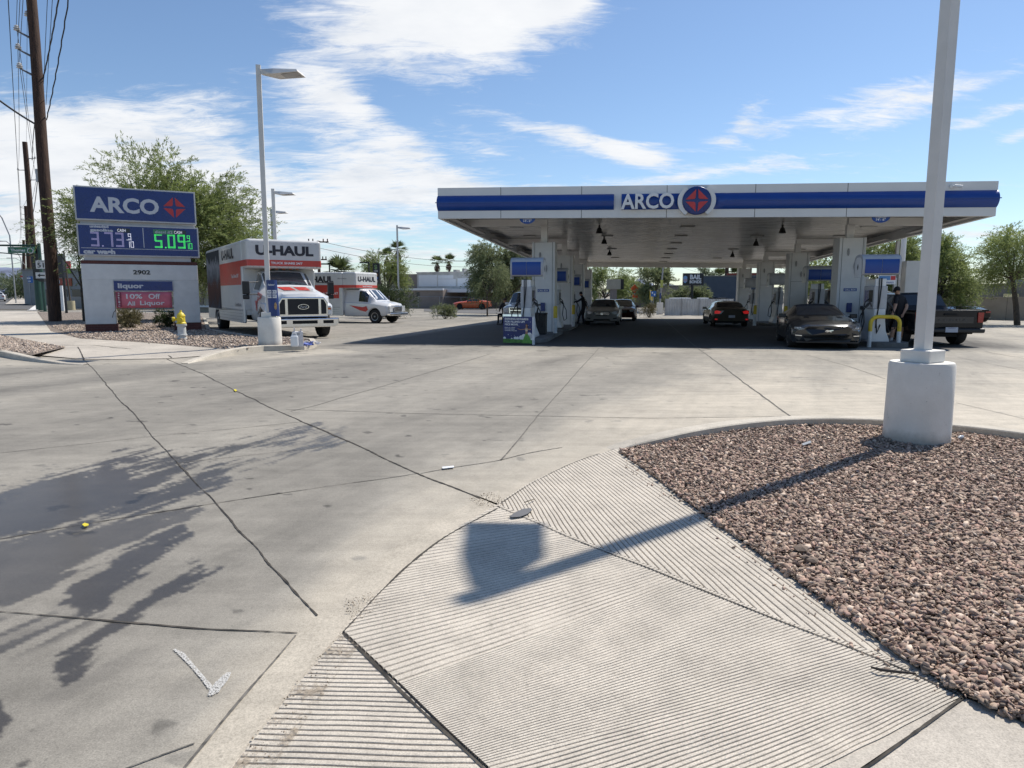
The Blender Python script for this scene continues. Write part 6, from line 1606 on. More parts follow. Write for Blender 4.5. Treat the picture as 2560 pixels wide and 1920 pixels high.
# white pickup nose at the left pumps
c = Car(L=5.4, W=1.98, wheels=(.95, 4.3), wr=.40, ar=.47, fb=.2, rb=.05, top=[(0, 1.0), (.10, 1.10), (.7, 1.16), (1.35, 1.2), (2.0, 1.80), (2.3, 1.84), (3.35, 1.84), (3.62, 1.16), (3.66, 1.12), (5.4, 1.12)],
        belt=[(0, .9), (.10, 1.0), (.7, 1.07), (1.35, 1.12), (3.6, 1.14), (3.66, 1.1), (5.4, 1.1)], wb=[(0, .9), (.2, .98), (.8, 1.0), (5.4, 1.0)], wt=[(0, .7), (.6, .8), (1.35, .82), (2.1, .72), (3.3, .72), (3.62, .85), (3.7, .9), (5.4, .9)],
        bot=[(0, .5), (.3, .4), (5.4, .5)], sw=[(1.75, 2.5), (2.56, 3.3)], doors=(1.5, 2.53, 3.45), hd=(2.3, 3.25))
t = place(1302, 34, math.radians(-10), 'white_pickup', 'white pickup truck with chrome grille behind the left front pump', 'pickup truck')
t.scale = (1, 1, .94); std(c, t, paint('white_paint', (.55, .56, .57), .3), a=(1.38, 2.0, 3.37, 3.6))
g_ = c.front('grille', M_chrome, t, [(-.62, 1.0), (-.6, .70), (.6, .70), (.62, 1.0)]); c.front('grille_mesh', M_black, g_, [(-.54, .82), (-.54, .72), (.54, .72), (.54, .82)], off=.02); c.front('grille_mesh', M_black, g_, [(-.56, .97), (-.55, .88), (.55, .88), (.56, .97)], off=.02)
c.front('headlight', M_lamp, t, [(.66, .98), (.66, .74), (.90, .74), (.90, .98)], mirror=True); c.front('front_bumper', M_chrome, t, [(-.94, .64), (-.92, .46), (.92, .46), (.94, .64)], th=.06)
# orange coupe in profile
c = Car(L=4.78, W=1.90, wheels=(.93, 3.70), wr=.34, ar=.395, fb=.3, rb=.2, top=[(0, .72), (.10, .78), (.5, .88), (1.3, .98), (1.6, 1.0), (2.3, 1.32), (2.6, 1.36), (3.1, 1.33), (3.7, 1.10), (4.2, 1.05), (4.78, .98)],
        belt=[(0, .60), (.10, .66), (.5, .78), (1.2, .88), (2, .92), (3.2, .95), (3.9, 1.0), (4.78, .92)], wb=[(0, .86), (.15, .95), (.8, 1.0), (2, .97), (3.6, 1.0), (4.78, .90)], wt=[(0, .55), (.4, .70), (1.5, .72), (1.65, .68), (2.3, .58), (3.2, .57), (3.9, .66), (4.78, .7)],
        bot=[(0, .22), (.3, .18), (4.3, .2), (4.78, .35)], sw=[(1.85, 2.55), (2.6, 3.3)], doors=(1.55, 2.95), hd=(2.75,))
YO = 84.0; rz = math.radians(-97); hd = Vector((math.sin(rz), -math.cos(rz), 0)); pc = Vector((X_at(1181, YO), YO, gzf(X_at(1181, YO), YO) + .04)) + hd * 2.39
t = thing('orange_coupe', 'orange convertible coupe with black top parked on the rear street', 'car', pc, rz)
std(c, t, paint('orange_paint', (.52, .085, .018), .25), rimm=M_rimdark, a=(1.52, 2.3, 3.2, 3.8), mirm=M_black)
P = []
for s in np.linspace(2.25, 3.8, 10):
    P.append([c.P(s, min(q, 7.999), sd) + Vector((0, 0, .014)) for sd, qs in ((-1, np.linspace(4.95, 8, 5)), (1, np.linspace(8, 4.95, 5)[1:])) for q in qs])
b = MB(); b.grid(P); o = b.build('soft_top', bpy.data.materials['black_canvas'], t)
if sum(p.normal.z for p in o.data.polygons) < 0: o.data.flip_normals()
c.front('headlight', M_lampdark, t, [(.55, .68), (.57, .60), (.84, .62), (.84, .70)], mirror=True)

# ---- traffic on the main street, seen from behind
srz = math.atan2(SD.x, -SD.y)
def street_car(px, Y, label, col, H=1.45, away=True):
    rz = srz if away else srz + PI
    t, c_ = simple(px, Y, rz, 'street_car', label, 'car', col, H=H, group='cars driving on the main street', tail=away, parts=False); t.location.z += .04; return t
street_car(-6, 106, 'nearest white sedan driving away at the left picture edge', ('white_gloss', (.6, .61, .62)), 1.5)
street_car(19, 190, 'white car ahead of the nearest white sedan', ('white_gloss', (.6, .61, .62)))
street_car(10, 170, 'dark grey car just beyond the nearest white sedan', ('grey_dark', (.06, .06, .07), .3), 1.6)
street_car(29, 260, 'dark car in the middle of the distant queue', ('black_gloss', (.012, .012, .015)), 1.7)
street_car(39, 215, 'white car in the kerb lane of the distant queue', ('white_gloss', (.6, .61, .62)))
street_car(46, 300, 'silver car farthest down the street by the trees', ('silver_gloss', (.35, .36, .38), .5), 1.6)
street_car(35, 330, 'distant pale van at the end of the queue', ('white_gloss', (.6, .61, .62)), 2.0)

# ================================================================== moving trucks
M_box = mat('truck_box_white', (.58, .58, .57), .42, var=.05, scale=2.5, coat=.2)
M_tred = mat('truck_red', (.52, .04, .03), .4, var=.05, coat=.2)
M_tblk = mat('truck_letter_black', (.02, .02, .03), .5)
M_alum = mat('corner_aluminium', (.60, .60, .59), .38, metal=.35, var=.05)
def mural():
    t = NT('faded_canyon_mural'); co = t.co()
    n = t.noise(t.mapping(co, (1, .9, .9)), 1.4, 6, .6, 1.2); sp = t.n('SeparateXYZ'); t.l(co, sp.inputs[0])
    z = t.math('MULTIPLY_ADD', sp.outputs[2], .33, t.math('MULTIPLY', t.math('SUBTRACT', n, .5), .6))
    t.l(t.ramp(z, [(.12, (.22, .23, .26)), (.28, (.05, .06, .08)), (.42, (.06, .03, .028)), (.62, (.10, .045, .035)), (.74, (.10, .105, .12)), (.9, (.24, .25, .27)), (1.0, (.04, .045, .05))]), t.b.inputs['Base Color'])
    t.b.inputs['Roughness'].default_value = .75; t.b.inputs['Specular IOR Level'].default_value = .2; return t.m
M_mural = mural()
def rbox(b, x0, x1, y0, y1, z0, z1): b.b2(x0, x1, y0, y1, z0, z1)
def moving_truck(label, loc, rz, big=True, sc=1.0):
    t = thing('moving_truck', label, 'moving truck', loc, rz, scale=sc)
    W2, Lb = (1.33, 8.8) if big else (1.15, 6.1); zt, za = (3.47, 2.44) if big else (2.92, 1.98); zb = .45 if big else .42; att = .95 if big else .9; zr0, zr1 = (2.52, 2.74) if big else (2.02, 2.18)
    b = MB(); b.b2(-W2, W2, att, Lb, zb + .42, zt); b.b2(-W2, W2, 0, att + .01, za, zt - .001); bx = b.build('box_body', M_box, t, bevel=.10, seg=4)
    bx.modifiers['bevel'].angle_limit = math.radians(60)
    for sd in (-1, 1): b = MB(); b.b2(sd * (W2 - .10), sd * (W2 + .006), att + .0, att + .22, zb, za + .02); b.build('corner_post', M_alum, t, bevel=.05, seg=3)
    b = MB(); b.b2(-W2 + .1, W2 - .1, att + .02, att + .12, zb + .3, za - .002); b.build('front_bulkhead', M_box, t)
    # side skirts with wheel cut
    rw = Lb - 2.3 if big else Lb - 1.5; wr = .48 if big else .39
    for sd in (-1, 1):
        b = MB(); x0, x1 = sd * (W2 - .05), sd * (W2 + .004)
        pts = [(att + .2, zb), (rw - wr - .12, zb)] + [(rw - (wr + .12) * math.cos(a_), zb + (wr + .12) * .85 * math.sin(a_)) for a_ in np.linspace(.15, PI - .15, 9)] + [(rw + wr + .12, zb), (Lb, zb - .03), (Lb, zb + .45), (att + .2, zb + .45)]
        n = len(pts); b.add([(x0, y, z) for y, z in pts] + [(x1, y, z) for y, z in pts], [tuple(range(n)), tuple(range(2 * n - 1, n - 1, -1))] + [(i, i + n, (i + 1) % n + n, (i + 1) % n) for i in range(n)])
        o = b.build('side_skirt', M_alum, t); bm = bmesh.new(); bm.from_mesh(o.data); bmesh.ops.recalc_face_normals(bm, faces=bm.faces); bm.to_mesh(o.data); bm.free()
        b = MB()
        for k in range(3): b.b2(sd * (W2 + .004), sd * (W2 + .012), att + .25, rw - wr - .2, zb + .1 + k * .12, zb + .115 + k * .12)
        b.build('skirt_rib', M_grey, o)
    # red band and wording
    e = .004; rs = att + .24 if big else att + .05; zlow = 1.86 if big else 1.42; r_end = 5.4 if big else Lb - .1
    for sd in (-1, 1):
        b = MB(); x = sd * (W2 + e)
        b.add([(x, .10, zr0), (x, att + .22, zr0), (x, att + .24, zlow), (x, r_end, zlow), (x, r_end, zr1), (x, .10, zr1)], [(0, 1, 2, 3, 4, 5) if sd < 0 else (5, 4, 3, 2, 1, 0)]); o = b.build('red_side_band', M_tred, t)
        if (o.data.polygons[0].normal.x * sd) < 0: o.data.flip_normals()
    b = MB(); b.b2(-W2 + .1, W2 - .1, -e, -.001, zr0, zr1); b.build('red_front_band', M_tred, t)
    for sd in (-1, 1):
        b = MB(); P = [[(sd * (W2 - .1 + (.104) * math.sin(a_)), .10 - .104 * math.cos(a_), z_) for z_ in (zr0, zr1)] for a_ in np.linspace(0, PI / 2, 6)]
        b.grid(P, flip=(sd > 0)); b.build('red_corner_band', M_tred, t)
    letter(t, 'U-HAUL', M_tblk, 0, (zr1 + zt) / 2 - .03, -.006, W2 * 1.55, (.36 if big else .30), bold=.05, name='front_lettering')
    letter(t, 'TRUCK SHARE 24/7', M_lt, .05, (zr0 + zr1) / 2, -.009, W2 * .85, .085 if big else .07, bold=.03, name='front_slogan')
    # left side wording (viewer side)
    Mside = Matrix.Translation((-W2 - .008, 0, 0)) @ Matrix.Rotation(-PI / 2, 4, 'Z')   # text x -> -y
    Mr = Matrix.Translation((W2 + .008, 0, 0)) @ Matrix.Rotation(PI / 2, 4, 'Z')
    sL = 3.6 if big else 2.55
    letter(t, 'U-HAUL', M_tblk, -sL, (zr1 + zt) / 2 - .04, 0, 2.5 if big else 2.1, .40 if big else .36, bold=.05, M=Mside, name='side_lettering')
    letter(t, 'Truck Share 24/7', M_lt, -(2.3 if big else 1.9), zr0 - .32, 0, 1.4, .14, bold=.02, M=Mside, name='side_slogan')
    letter(t, 'Move Hero' if not big else 'Gentle-Ride Van', M_tblk, -(1.9 if big else .9), (1.12 if big else 2.55), 0, 1.1 if big else .6, .14 if big else .07, shear=.2, M=Mside, name='side_slogan')
    if not big: letter(t, 'Moving Van', M_tblk, -2.2, .98, 0, 1.1, .12, bold=.01, M=Mside, name='side_slogan')
    letter(t, 'U-HAUL', M_tblk, sL, (zr1 + zt) / 2 - .04, 0, 2.5 if big else 2.1, .40 if big else .36, bold=.05, M=Mr, name='side_lettering')
    if big:
        b = MB(); b.add([(-W2 - .005, 5.4, zb + .45), (-W2 - .005, 5.4, zt - .12), (-W2 - .005, Lb - .12, zt - .12), (-W2 - .005, Lb - .12, zb + .45)], [(0, 1, 2, 3)]); o = b.build('side_mural', M_mural, t)
        if o.data.polygons[0].normal.x > 0: o.data.flip_normals()
    b = MB()
    for k in range(12):
        for z_ in (zt - .13,): b.box((-W2 + .2 + (2 * W2 - .4) * k / 11, -.003, z_), (.02, .012, .02)); b.box((-W2 + .2 + (2 * W2 - .4) * k / 11, -.003, za + .05), (.02, .012, .02))
    for k in range(16): b.box((-W2 - .003, .3 + (Lb - .5) * k / 15, zt - .13), (.012, .02, .02)); b.box((-W2 - .003, att + .4 + (Lb - att - .7) * k / 15, zlow + .08), (.012, .02, .02))
    b.build('rivets', M_grey, bx)
    b = MB(); b.b2(-.45, .45, att + .2, Lb - .3, .45, .75); b.build('chassis', M_under, t)
    wrr = wr
    for sd in (-1, 1): wheel(t, sd * (W2 - .22), rw, wrr, .38, sd, M_rimwhite, 8, .6)
    return t, W2, att, za
p_ = Vector((-8.24, 25.1, 0)); TR = math.radians(32.6)
t, W2, att, za = moving_truck('large white moving truck with red bands and dark grille beside the light pole', (p_.x, p_.y, 0.0), TR, True)
# cab of the large truck: nose at local y = -2.15
c = Car(L=3.1, W=2.30, wheels=(1.02,), wr=.50, ar=.60, fb=.16, rb=0,
        top=[(0, 1.42), (.06, 1.52), (.3, 1.60), (1.25, 1.74), (1.62, 1.80), (2.28, 2.34), (2.55, 2.40), (3.1, 2.40)],
        belt=[(0, 1.22), (.06, 1.34), (.3, 1.44), (1.25, 1.56), (1.7, 1.60), (3.1, 1.62)],
        wb=[(0, .62), (.05, .70), (.28, .86), (.5, .97), (1.6, .97), (1.8, .92), (3.1, .92)], wt=[(0, .50), (.3, .60), (1.4, .66), (1.7, .74), (2.35, .70), (3.1, .70)],
        bot=[(0, .80), (.3, .74), (1.0, .74), (1.8, .60), (3.1, .55)], sw=[(1.98, 2.75)], doors=(1.78, 2.9), hd=(2.7,))
cabm = paint('cab_white_paint', (.60, .61, .62), .3)
bd = c.body(cabm, t, 'cab_shell'); bd.location.y = -2.0
def slide(o, dy):
    o.location.y += dy; return o
slide(c.centre('windscreen', M_glass2, t, 1.66, 2.24), -2.0)
for sd in (-1, 1):
    slide(c.patch('side_window', M_glass, t, lambda u, v: (1.95 + .80 * u, 4.1 + .8 * v), side=sd), -2.0)
    wheel(t, sd * .97, -2.0 + 1.02, .50, .30, sd, M_rimwhite, 10, .58)
b = MB(); b.b2(-.9, .9, -1.7, .9, .45, .95); b.build('underbody', M_under, t)
def onfront(name, m, x0, x1, z0_, z1_, y, th=.03, bev=0.0, par=None):
    b = MB(); b.b2(x0, x1, y - th, y, z0_, z1_); return b.build(name, m, par or t, bevel=bev)
yf_ = -2.03
# grille: chrome surround, black mesh, side nostrils
b = MB(); pts = [(-.86, .74), (.86, .74), (.86, 1.22), (.72, 1.42), (-.72, 1.42), (-.86, 1.22)]; b.prism(pts, yf_ - .05, yf_ + .12); gr = b.build('grille_surround', M_chrome, t, bevel=.03)
gm = onfront('grille_mesh', mat('grille_black', (.008, .008, .01), .5), -.52, .52, .83, 1.36, yf_ - .05, .012, par=gr)
for sd in (-1, 1):
    b = MB(); b.prism([(sd * .61, .84), (sd * .79, .84), (sd * .79, 1.18), (sd * .70, 1.34), (sd * .61, 1.34)][::sd], yf_ - .062, yf_ - .05); b.build('grille_mesh', bpy.data.materials['grille_black'], gr)
b = MB(); b.disc((0, yf_ - .075, 1.09), .09, 24, sx=2.1); ov = b.build('oval_badge', M_chrome, gr)
b = MB(); b.disc((0, yf_ - .080, 1.09), .075, 24, sx=2.2); b.build('badge_field', M_black, ov); letter(ov, 'Ford', M_lt, 0, 1.09, yf_ - .085, .22, .075, shear=.3)
# bumper
b = MB(); b.prism([(-1.18, .50), (-1.05, .40), (1.05, .40), (1.18, .50), (1.18, .70), (-1.18, .70)], yf_ - .22, yf_ + .05); bp = b.build('front_bumper', M_chrome, t, bevel=.03)
for x0, x1 in ((-.42, .42), (-.98, -.62), (.62, .98)): onfront('bumper_slot', M_under, x0, x1, .52, .63, yf_ - .22, .008, par=bp)
# front wings with headlights
for sd in (-1, 1):
    b = MB(); P = []
    for s_, zt_, xo in ((0.12, 1.06, 1.02), (.3, 1.20, 1.12), (.6, 1.27, 1.16), (1.05, 1.28, 1.17), (1.5, 1.24, 1.16), (1.75, 1.20, 1.10)):
        zb_ = .80
        d = abs(s_ - 1.02)
        if d < .6: zb_ = max(zb_, .5 + math.sqrt(.36 - d * d))
        zb_ = min(zb_, zt_ - .03)
        P.append([(sd * .70, -2 + s_, zt_ + .05), (sd * (xo - .12), -2 + s_, zt_), (sd * xo, -2 + s_, zt_ - .08 if zt_ - .08 > zb_ else zb_ + .01), (sd * xo, -2 + s_, zb_), (sd * .70, -2 + s_, zb_)])
    b.grid(P, flip=(sd > 0)); b.add(P[0], [(0, 1, 2, 3, 4) if sd < 0 else (4, 3, 2, 1, 0)]); o = b.build('front_wing', cabm, t, smooth=50)
    bm = bmesh.new(); bm.from_mesh(o.data); bmesh.ops.recalc_face_normals(bm, faces=bm.faces); bm.to_mesh(o.data); bm.free()
    b = MB(); b.prism([(sd * .84, .82), (sd * 1.02, .82), (sd * 1.03, 1.04), (sd * .98, 1.12), (sd * .84, 1.12)][::sd], -1.96, -1.86); hl = b.build('headlight', M_lamp, t, bevel=.01)
    b = MB(); b.b2(sd * .86, sd * .99, -1.965, -1.96, .98, 1.05); b.build('turn_signal', mat('amber_lens', (.5, .12, .02), .2), hl)
    b = MB(); b.box((sd * 1.50, -.42, 1.74), (.24, .10, .46)); b.box((sd * 1.50, -.40, 1.42), (.22, .10, .16)); m_ = b.build('side_mirror', M_black, t, bevel=.03)
    b = MB(); b.tube([(sd * 1.04, -.30, 1.52), (sd * 1.48, -.40, 1.50)], .022, 6); b.tube([(sd * 1.04, -.25, 1.95), (sd * 1.48, -.40, 1.92)], .018, 6); b.build('mirror_arm', M_black, m_)
# red hood patches, roof patch, door flames
for x0, x1 in ((-.50, -.06), (.06, .50)):
    P = [[(x * (1 - .18 * (1 - s_ / 1.3)), -2 + s_, ip(c.top, s_) + .016 + .0) for x in np.linspace(x0, x1, 5)] for s_ in np.linspace(.55, 1.35, 5)]
    b = MB(); b.grid(P); o = b.build('red_hood_patch', M_tred, t)
    if sum(p.normal.z for p in o.data.polygons) < 0: o.data.flip_normals()
b = MB(); rr = random.Random(8)
for k in range(26):
    s_ = rr.uniform(1.0, 1.9); q_ = 2.2 + rr.uniform(0, 1.2); p = c.P(s_, q_, -1); a_ = rr.uniform(.03, .07)
    b.add([(p.x - .012, p.y - 2 - a_, p.z - a_ * .6), (p.x - .012, p.y - 2 + a_, p.z - a_ * .4), (p.x - .012, p.y - 2 + a_, p.z + a_ * .6), (p.x - .012, p.y - 2 - a_, p.z + a_ * .4)], [(0, 1, 2, 3)])
for k in range(3):
    p = c.P(2.0 + k * .12, 2.4, -1); b.add([(p.x - .012, p.y - 2 - .05, p.z), (p.x - .012, p.y - 2 + .05, p.z), (p.x - .012, p.y - 2 - .10 + .0, p.z - .4), (p.x - .012, p.y - 2 - .15, p.z - .32)], [(0, 1, 2, 3)])
b.build('red_door_graphic', M_tred, t)
b = MB()
for x in (-.35, .25): b.tube([(x, -.36, 1.80), (x + .45, -.20, 1.86)], .012, 5)
b.build('wiper', M_black, t)
for x in (-.5, -.25, 0, .25, .5): b = MB(); b.box((x, .30, 2.43), (.10, .05, .04)); b.build('roof_marker_light', bpy.data.materials['amber_lens'], t, bevel=.01)

# ---- smaller moving truck behind
TR2 = math.radians(68); Y2 = 39.2; x2 = X_at(889, Y2)
hd = Vector((math.sin(TR2), -math.cos(TR2), 0)); rt = Vector((math.cos(TR2), math.sin(TR2), 0))
pc = Vector((x2, Y2, 0)) + rt * 1.15; pc.z = gzf(pc.x, pc.y)
t, W2, att, za = moving_truck('smaller moving truck in side view behind the large one', pc, TR2, False)
c = Car(L=3.0, W=1.98, wheels=(.92,), wr=.39, ar=.47, fb=.18, rb=0, top=[(0, 1.02), (.08, 1.12), (.5, 1.20), (.98, 1.27), (1.62, 1.90), (1.9, 1.97), (3.0, 1.98)], belt=[(0, .90), (.08, 1.0), (.5, 1.08), (1.0, 1.14), (3.0, 1.20)],
        wb=[(0, .84), (.15, .94), (.6, 1.0), (3.0, 1.0)], wt=[(0, .6), (.5, .74), (1.0, .78), (1.7, .74), (3.0, .78)], bot=[(0, .50), (.3, .42), (3.0, .40)], sw=[(1.42, 2.05)], doors=(1.35, 2.3), hd=(2.1,))
DY = -2.05
slide(c.body(cabm, t, 'cab_shell'), DY)
slide(c.centre('windscreen', M_glass2, t, 1.02, 1.60), DY)
for sd in (-1, 1):
    slide(c.patch('side_window', M_glass, t, lambda u, v: (1.40 + .62 * u, 4.1 + .82 * v), side=sd), DY); wheel(t, sd * .86, DY + .92, .39, .24, sd, M_rim, 8, .6)
    b = MB(); b.box((sd * 1.16, DY + 1.3, 1.38), (.16, .08, .30)); b.build('side_mirror', M_black, t, bevel=.03)
    p = [(sd * -1.0, 0)]
    x = sd * .998; b = MB(); b.add([(x + sd * .012, DY + 2.6, 1.02), (x + sd * .012, DY + 2.2, .98), (x + sd * .012, DY + 1.7, .92), (x + sd * .012, DY + 1.45, .98), (x + sd * .012, DY + 1.35, .78), (x + sd * .012, DY + 1.5, .66), (x + sd * .012, DY + 1.9, .74), (x + sd * .012, DY + 2.3, .90)], [tuple(range(8))]); o = b.build('red_door_graphic', M_tred, t)
    if o.data.polygons[0].normal.x * sd < 0: o.data.flip_normals()
b = MB(); b.b2(-.8, .8, DY + .3, .9, .38, .8); b.build('underbody', M_under, t)
yf2 = DY - .01
b = MB(); b.prism([(-.42, .66), (.42, .66), (.42, .98), (-.42, .98)], yf2 - .04, yf2 + .1); gr = b.build('grille', M_chrome, t, bevel=.02)
for k in range(4): b = MB(); b.b2(-.38, .38, yf2 - .052, yf2 - .04, .69 + k * .07, .72 + k * .07); b.build('grille_slot', M_under, gr)
b = MB(); b.disc((0, yf2 - .06, .84), .05, 18, sx=2); b.build('oval_badge', M_chrome, gr)
for sd in (-1, 1): b = MB(); b.prism([(sd * .48, .66), (sd * .82, .66), (sd * .84, .98), (sd * .48, .98)][::sd], yf2 + .02, yf2 + .14); b.build('headlight', M_lamp, t, bevel=.01)
b = MB(); b.prism([(-.98, .44), (.98, .44), (.98, .60), (-.98, .60)], yf2 - .12, yf2 + .1); b.build('front_bumper', M_chrome, t, bevel=.03)

# ================================================================== people
def person(label, loc, rz, joints, edges, mats_fn, cap=None, hair=True, name='person', headdir=(0, -1, 0), prop=None):
    """joints: name -> (x, y, z, radius); one skinned surface from pelvis to finger tips"""
    t = thing(name, label, 'person', loc, rz)
    names = list(joints); me = bpy.data.meshes.new('body'); me.from_pydata([joints[n][:3] for n in names], [(names.index(a), names.index(b_)) for a, b_ in edges], [])
    o = bpy.data.objects.new('body', me); COL.objects.link(o)
    sk = o.modifiers.new('s', 'SKIN'); sk.use_smooth_shade = True
    for i, n in enumerate(names):
        r = joints[n][3]; r = r if isinstance(r, tuple) else (r, r); me.skin_vertices[0].data[i].radius = r
    me.skin_vertices[0].data[names.index('pelvis')].use_root = True
    ss = o.modifiers.new('ss', 'SUBSURF'); ss.levels = 2; ss.render_levels = 2
    bpy.context.view_layer.update()
    m2 = bpy.data.meshes.new_from_object(o.evaluated_get(bpy.context.evaluated_depsgraph_get()))
    bpy.data.objects.remove(o); bpy.data.meshes.remove(me)
    ob = bpy.data.objects.new('body', m2); COL.objects.link(ob); ob.parent = t
    mats = mats_fn[0]; m2.materials.clear()
    for m in mats: m2.materials.append(m)
    for p in m2.polygons: p.material_index = mats_fn[1](p.center); p.use_smooth = True
    h = Vector(joints['head'][:3]); f_ = Vector(headdir).normalized()
    b = MB(); 
    for s_ in (-1, 1):
        side = f_.cross(Vector((0, 0, 1))).normalized() * s_
        e = h + f_ * .088 + side * .032 + Vector((0, 0, .0)); b.lathe([(.001, -.008), (.012, 0), (.001, .008)], tuple(e), 8)
    b.build('eyes', M_black, ob); 
    b = MB(); n_ = h + f_ * .10 + Vector((0, 0, -.025)); b.tube([n_ + Vector((0, 0, .035)) - f_ * .01, n_ + f_ * .012, n_ - Vector((0, 0, .012))], [.008, .014, .008], 6); b.build('nose', mats[0], ob, smooth=60)
    for s_ in (-1, 1):
        side = f_.cross(Vector((0, 0, 1))).normalized() * s_; b = MB(); b.lathe([(.005, -.025), (.016, 0), (.005, .025)], tuple(h + side * .085 - f_ * .005), 8); b.build('ear', mats[0], ob, smooth=60)
    if hair:
        b = MB(); P = []
        for i in range(7):
            a_ = i / 6 * PI * .55; row = []
            for j in range(17):
                q = j / 16 * 2 * PI; d = Vector((math.sin(a_) * math.cos(q), math.sin(a_) * math.sin(q), math.cos(a_)))
                if d.dot(f_) > .55 and i > 4: d = d * .93
                row.append(h + Vector((d.x * .092, d.y * .105, d.z * .118 + .02)) - f_ * .008)
            P.append(row)
        b.grid(P, flip=True); b.build('hood' if hair == 'hood' else ('cap' if cap else 'hair'), cap or M_hair, ob, smooth=60)
    if cap and hair != 'hood':
        side = f_.cross(Vector((0, 0, 1))).normalized(); c0 = h + Vector((0, 0, .045)) + f_ * .08; b = MB()
        b.add([c0 - side * .07, c0 + side * .07, c0 + side * .055 + f_ * .09 - Vector((0, 0, .02)), c0 - side * .055 + f_ * .09 - Vector((0, 0, .02))], [(0, 1, 2, 3), (3, 2, 1, 0)]); b.build('cap_brim', cap, ob)
    return t, ob
def hand(J, E, wrist, base, d, sp, name, curl=.3, r=.009):
    """palm and five fingers; d = pointing direction, sp = spread direction"""
    d = Vector(d).normalized(); sp = Vector(sp).normalized(); dn = d.cross(sp).normalized(); w0 = Vector(J[wrist][:3])
    pm_ = w0 + d * .06; J[name + 'p'] = (*pm_, (.034, .016)); E.append((wrist, name + 'p'))
    for i, (s_, ln) in enumerate(((-.026, .062), (-.009, .072), (.009, .068), (.025, .055))):
        k0 = w0 + d * .095 + sp * s_; k1 = k0 + d * ln * .5 + dn * curl * .015; k2 = k1 + d * ln * .4 + dn * curl * .035
        for k, p in enumerate((k0, k1, k2)): J[f'{name}{i}{k}'] = (*p, r - .0007 * k)
        E.append((name + 'p', f'{name}{i}0')); E.append((f'{name}{i}0', f'{name}{i}1')); E.append((f'{name}{i}1', f'{name}{i}2'))
    k0 = w0 + d * .035 - sp * .035; k1 = k0 + d * .035 - sp * .02; J[name + 't0'] = (*k0, .011); J[name + 't1'] = (*k1, .009); E.append((name + 'p', name + 't0')); E.append((name + 't0', name + 't1'))
BE = [('pelvis', 'belly'), ('belly', 'chest'), ('chest', 'neck0'), ('neck0', 'neck'), ('neck', 'head'), ('head', 'crown'), ('chest', 'shl'), ('shl', 'ell'), ('ell', 'wrl'), ('chest', 'shr'), ('shr', 'elr'), ('elr', 'wrr'),
      ('pelvis', 'hil'), ('hil', 'knl'), ('knl', 'anl'), ('anl', 'tol'), ('pelvis', 'hir'), ('hir', 'knr'), ('knr', 'anr'), ('anr', 'tor')]
M_darkcloth = mat('black_cloth', (.012, .012, .016), .85); M_shorts = mat('dark_shorts', (.02, .02, .025), .85); M_shoe = mat('shoe_grey', (.12, .12, .12), .7); M_sock = mat('white_sock', (.5, .5, .5), .8)
# hooded man at the left pumps: leans back against his car, arm out to the pump (local: faces -x)
J = dict(pelvis=(.0, 0, .92, (.15, .12)), belly=(.02, 0, 1.10, (.15, .12)), chest=(-.02, 0, 1.32, (.18, .13)), neck0=(-.06, 0, 1.48, .08), neck=(-.09, 0, 1.53, .055), head=(-.15, 0, 1.62, (.085, .095)), crown=(-.14, 0, 1.69, .06),
         shl=(-.06, -.19, 1.42, .065), ell=(-.30, -.22, 1.26, .05), wrl=(-.56, -.18, 1.20, .032), shr=(-.0, .19, 1.40, .065), elr=(.12, .24, 1.14, .05), wrr=(.22, .2, .95, .032),
         hil=(-.02, -.10, .84, .095), knl=(-.22, -.12, .50, .065), anl=(-.30, -.12, .09, .045), tol=(-.46, -.12, .04, .04), hir=(.02, .10, .84, .095), knr=(-.02, .12, .47, .065), anr=(.06, .12, .09, .045), tor=(-.10, .13, .04, .04))
E = list(BE); hand(J, E, 'wrl', None, (-1, 0, .05), (0, 1, 0), 'a'); hand(J, E, 'wrr', None, (.1, 0, -1), (0, 1, 0), 'b', 1.0)
def mf(p):
    if p.z > 1.56 or (p.z > 1.1 and p.x < -.56) or (p.x > .19 and p.z < .97 and p.z > .7): return 0
    return 3 if p.z < .08 else (1 if p.z > .92 else 2)
Yp_ = 35.8; t, ob = person('person in a dark hooded top reaching to the left pumps beside the champagne sedan', (X_at(1459, Yp_), Yp_, gzf(X_at(1459, Yp_), Yp_)), 0, J, E, ([M_skin, M_darkcloth, M_darkcloth, M_shoe], mf), cap=M_darkcloth, hair='hood', headdir=(-1, 0, -.25))
# man in a cap beside the pickup
J = dict(pelvis=(.06, 0, .90, (.16, .13)), belly=(.04, 0, 1.08, (.165, .135)), chest=(-.02, -.02, 1.30, (.19, .14)), neck0=(-.05, -.03, 1.46, .08), neck=(-.07, -.04, 1.51, .06), head=(-.11, -.06, 1.60, (.088, .098)), crown=(-.10, -.05, 1.67, .065),
         shl=(-.14, -.12, 1.40, .07), ell=(-.24, -.26, 1.14, .05), wrl=(-.34, -.36, .96, .034), shr=(.14, -.02, 1.40, .07), elr=(.16, -.18, 1.13, .052), wrr=(.02, -.28, .93, .034),
         hil=(.0, -.06, .82, .10), knl=(-.18, -.16, .50, .07), anl=(-.22, -.14, .10, .045), tol=(-.28, -.28, .04, .042), hir=(.12, .04, .82, .10), knr=(.14, -.02, .46, .07), anr=(.16, .06, .09, .045), tor=(.12, -.10, .04, .042))
E = list(BE); hand(J, E, 'wrl', None, (-.3, -.4, -.8), (1, 0, 0), 'a', .6); hand(J, E, 'wrr', None, (-.5, -.3, -.8), (1, 0, 0), 'b', .6)
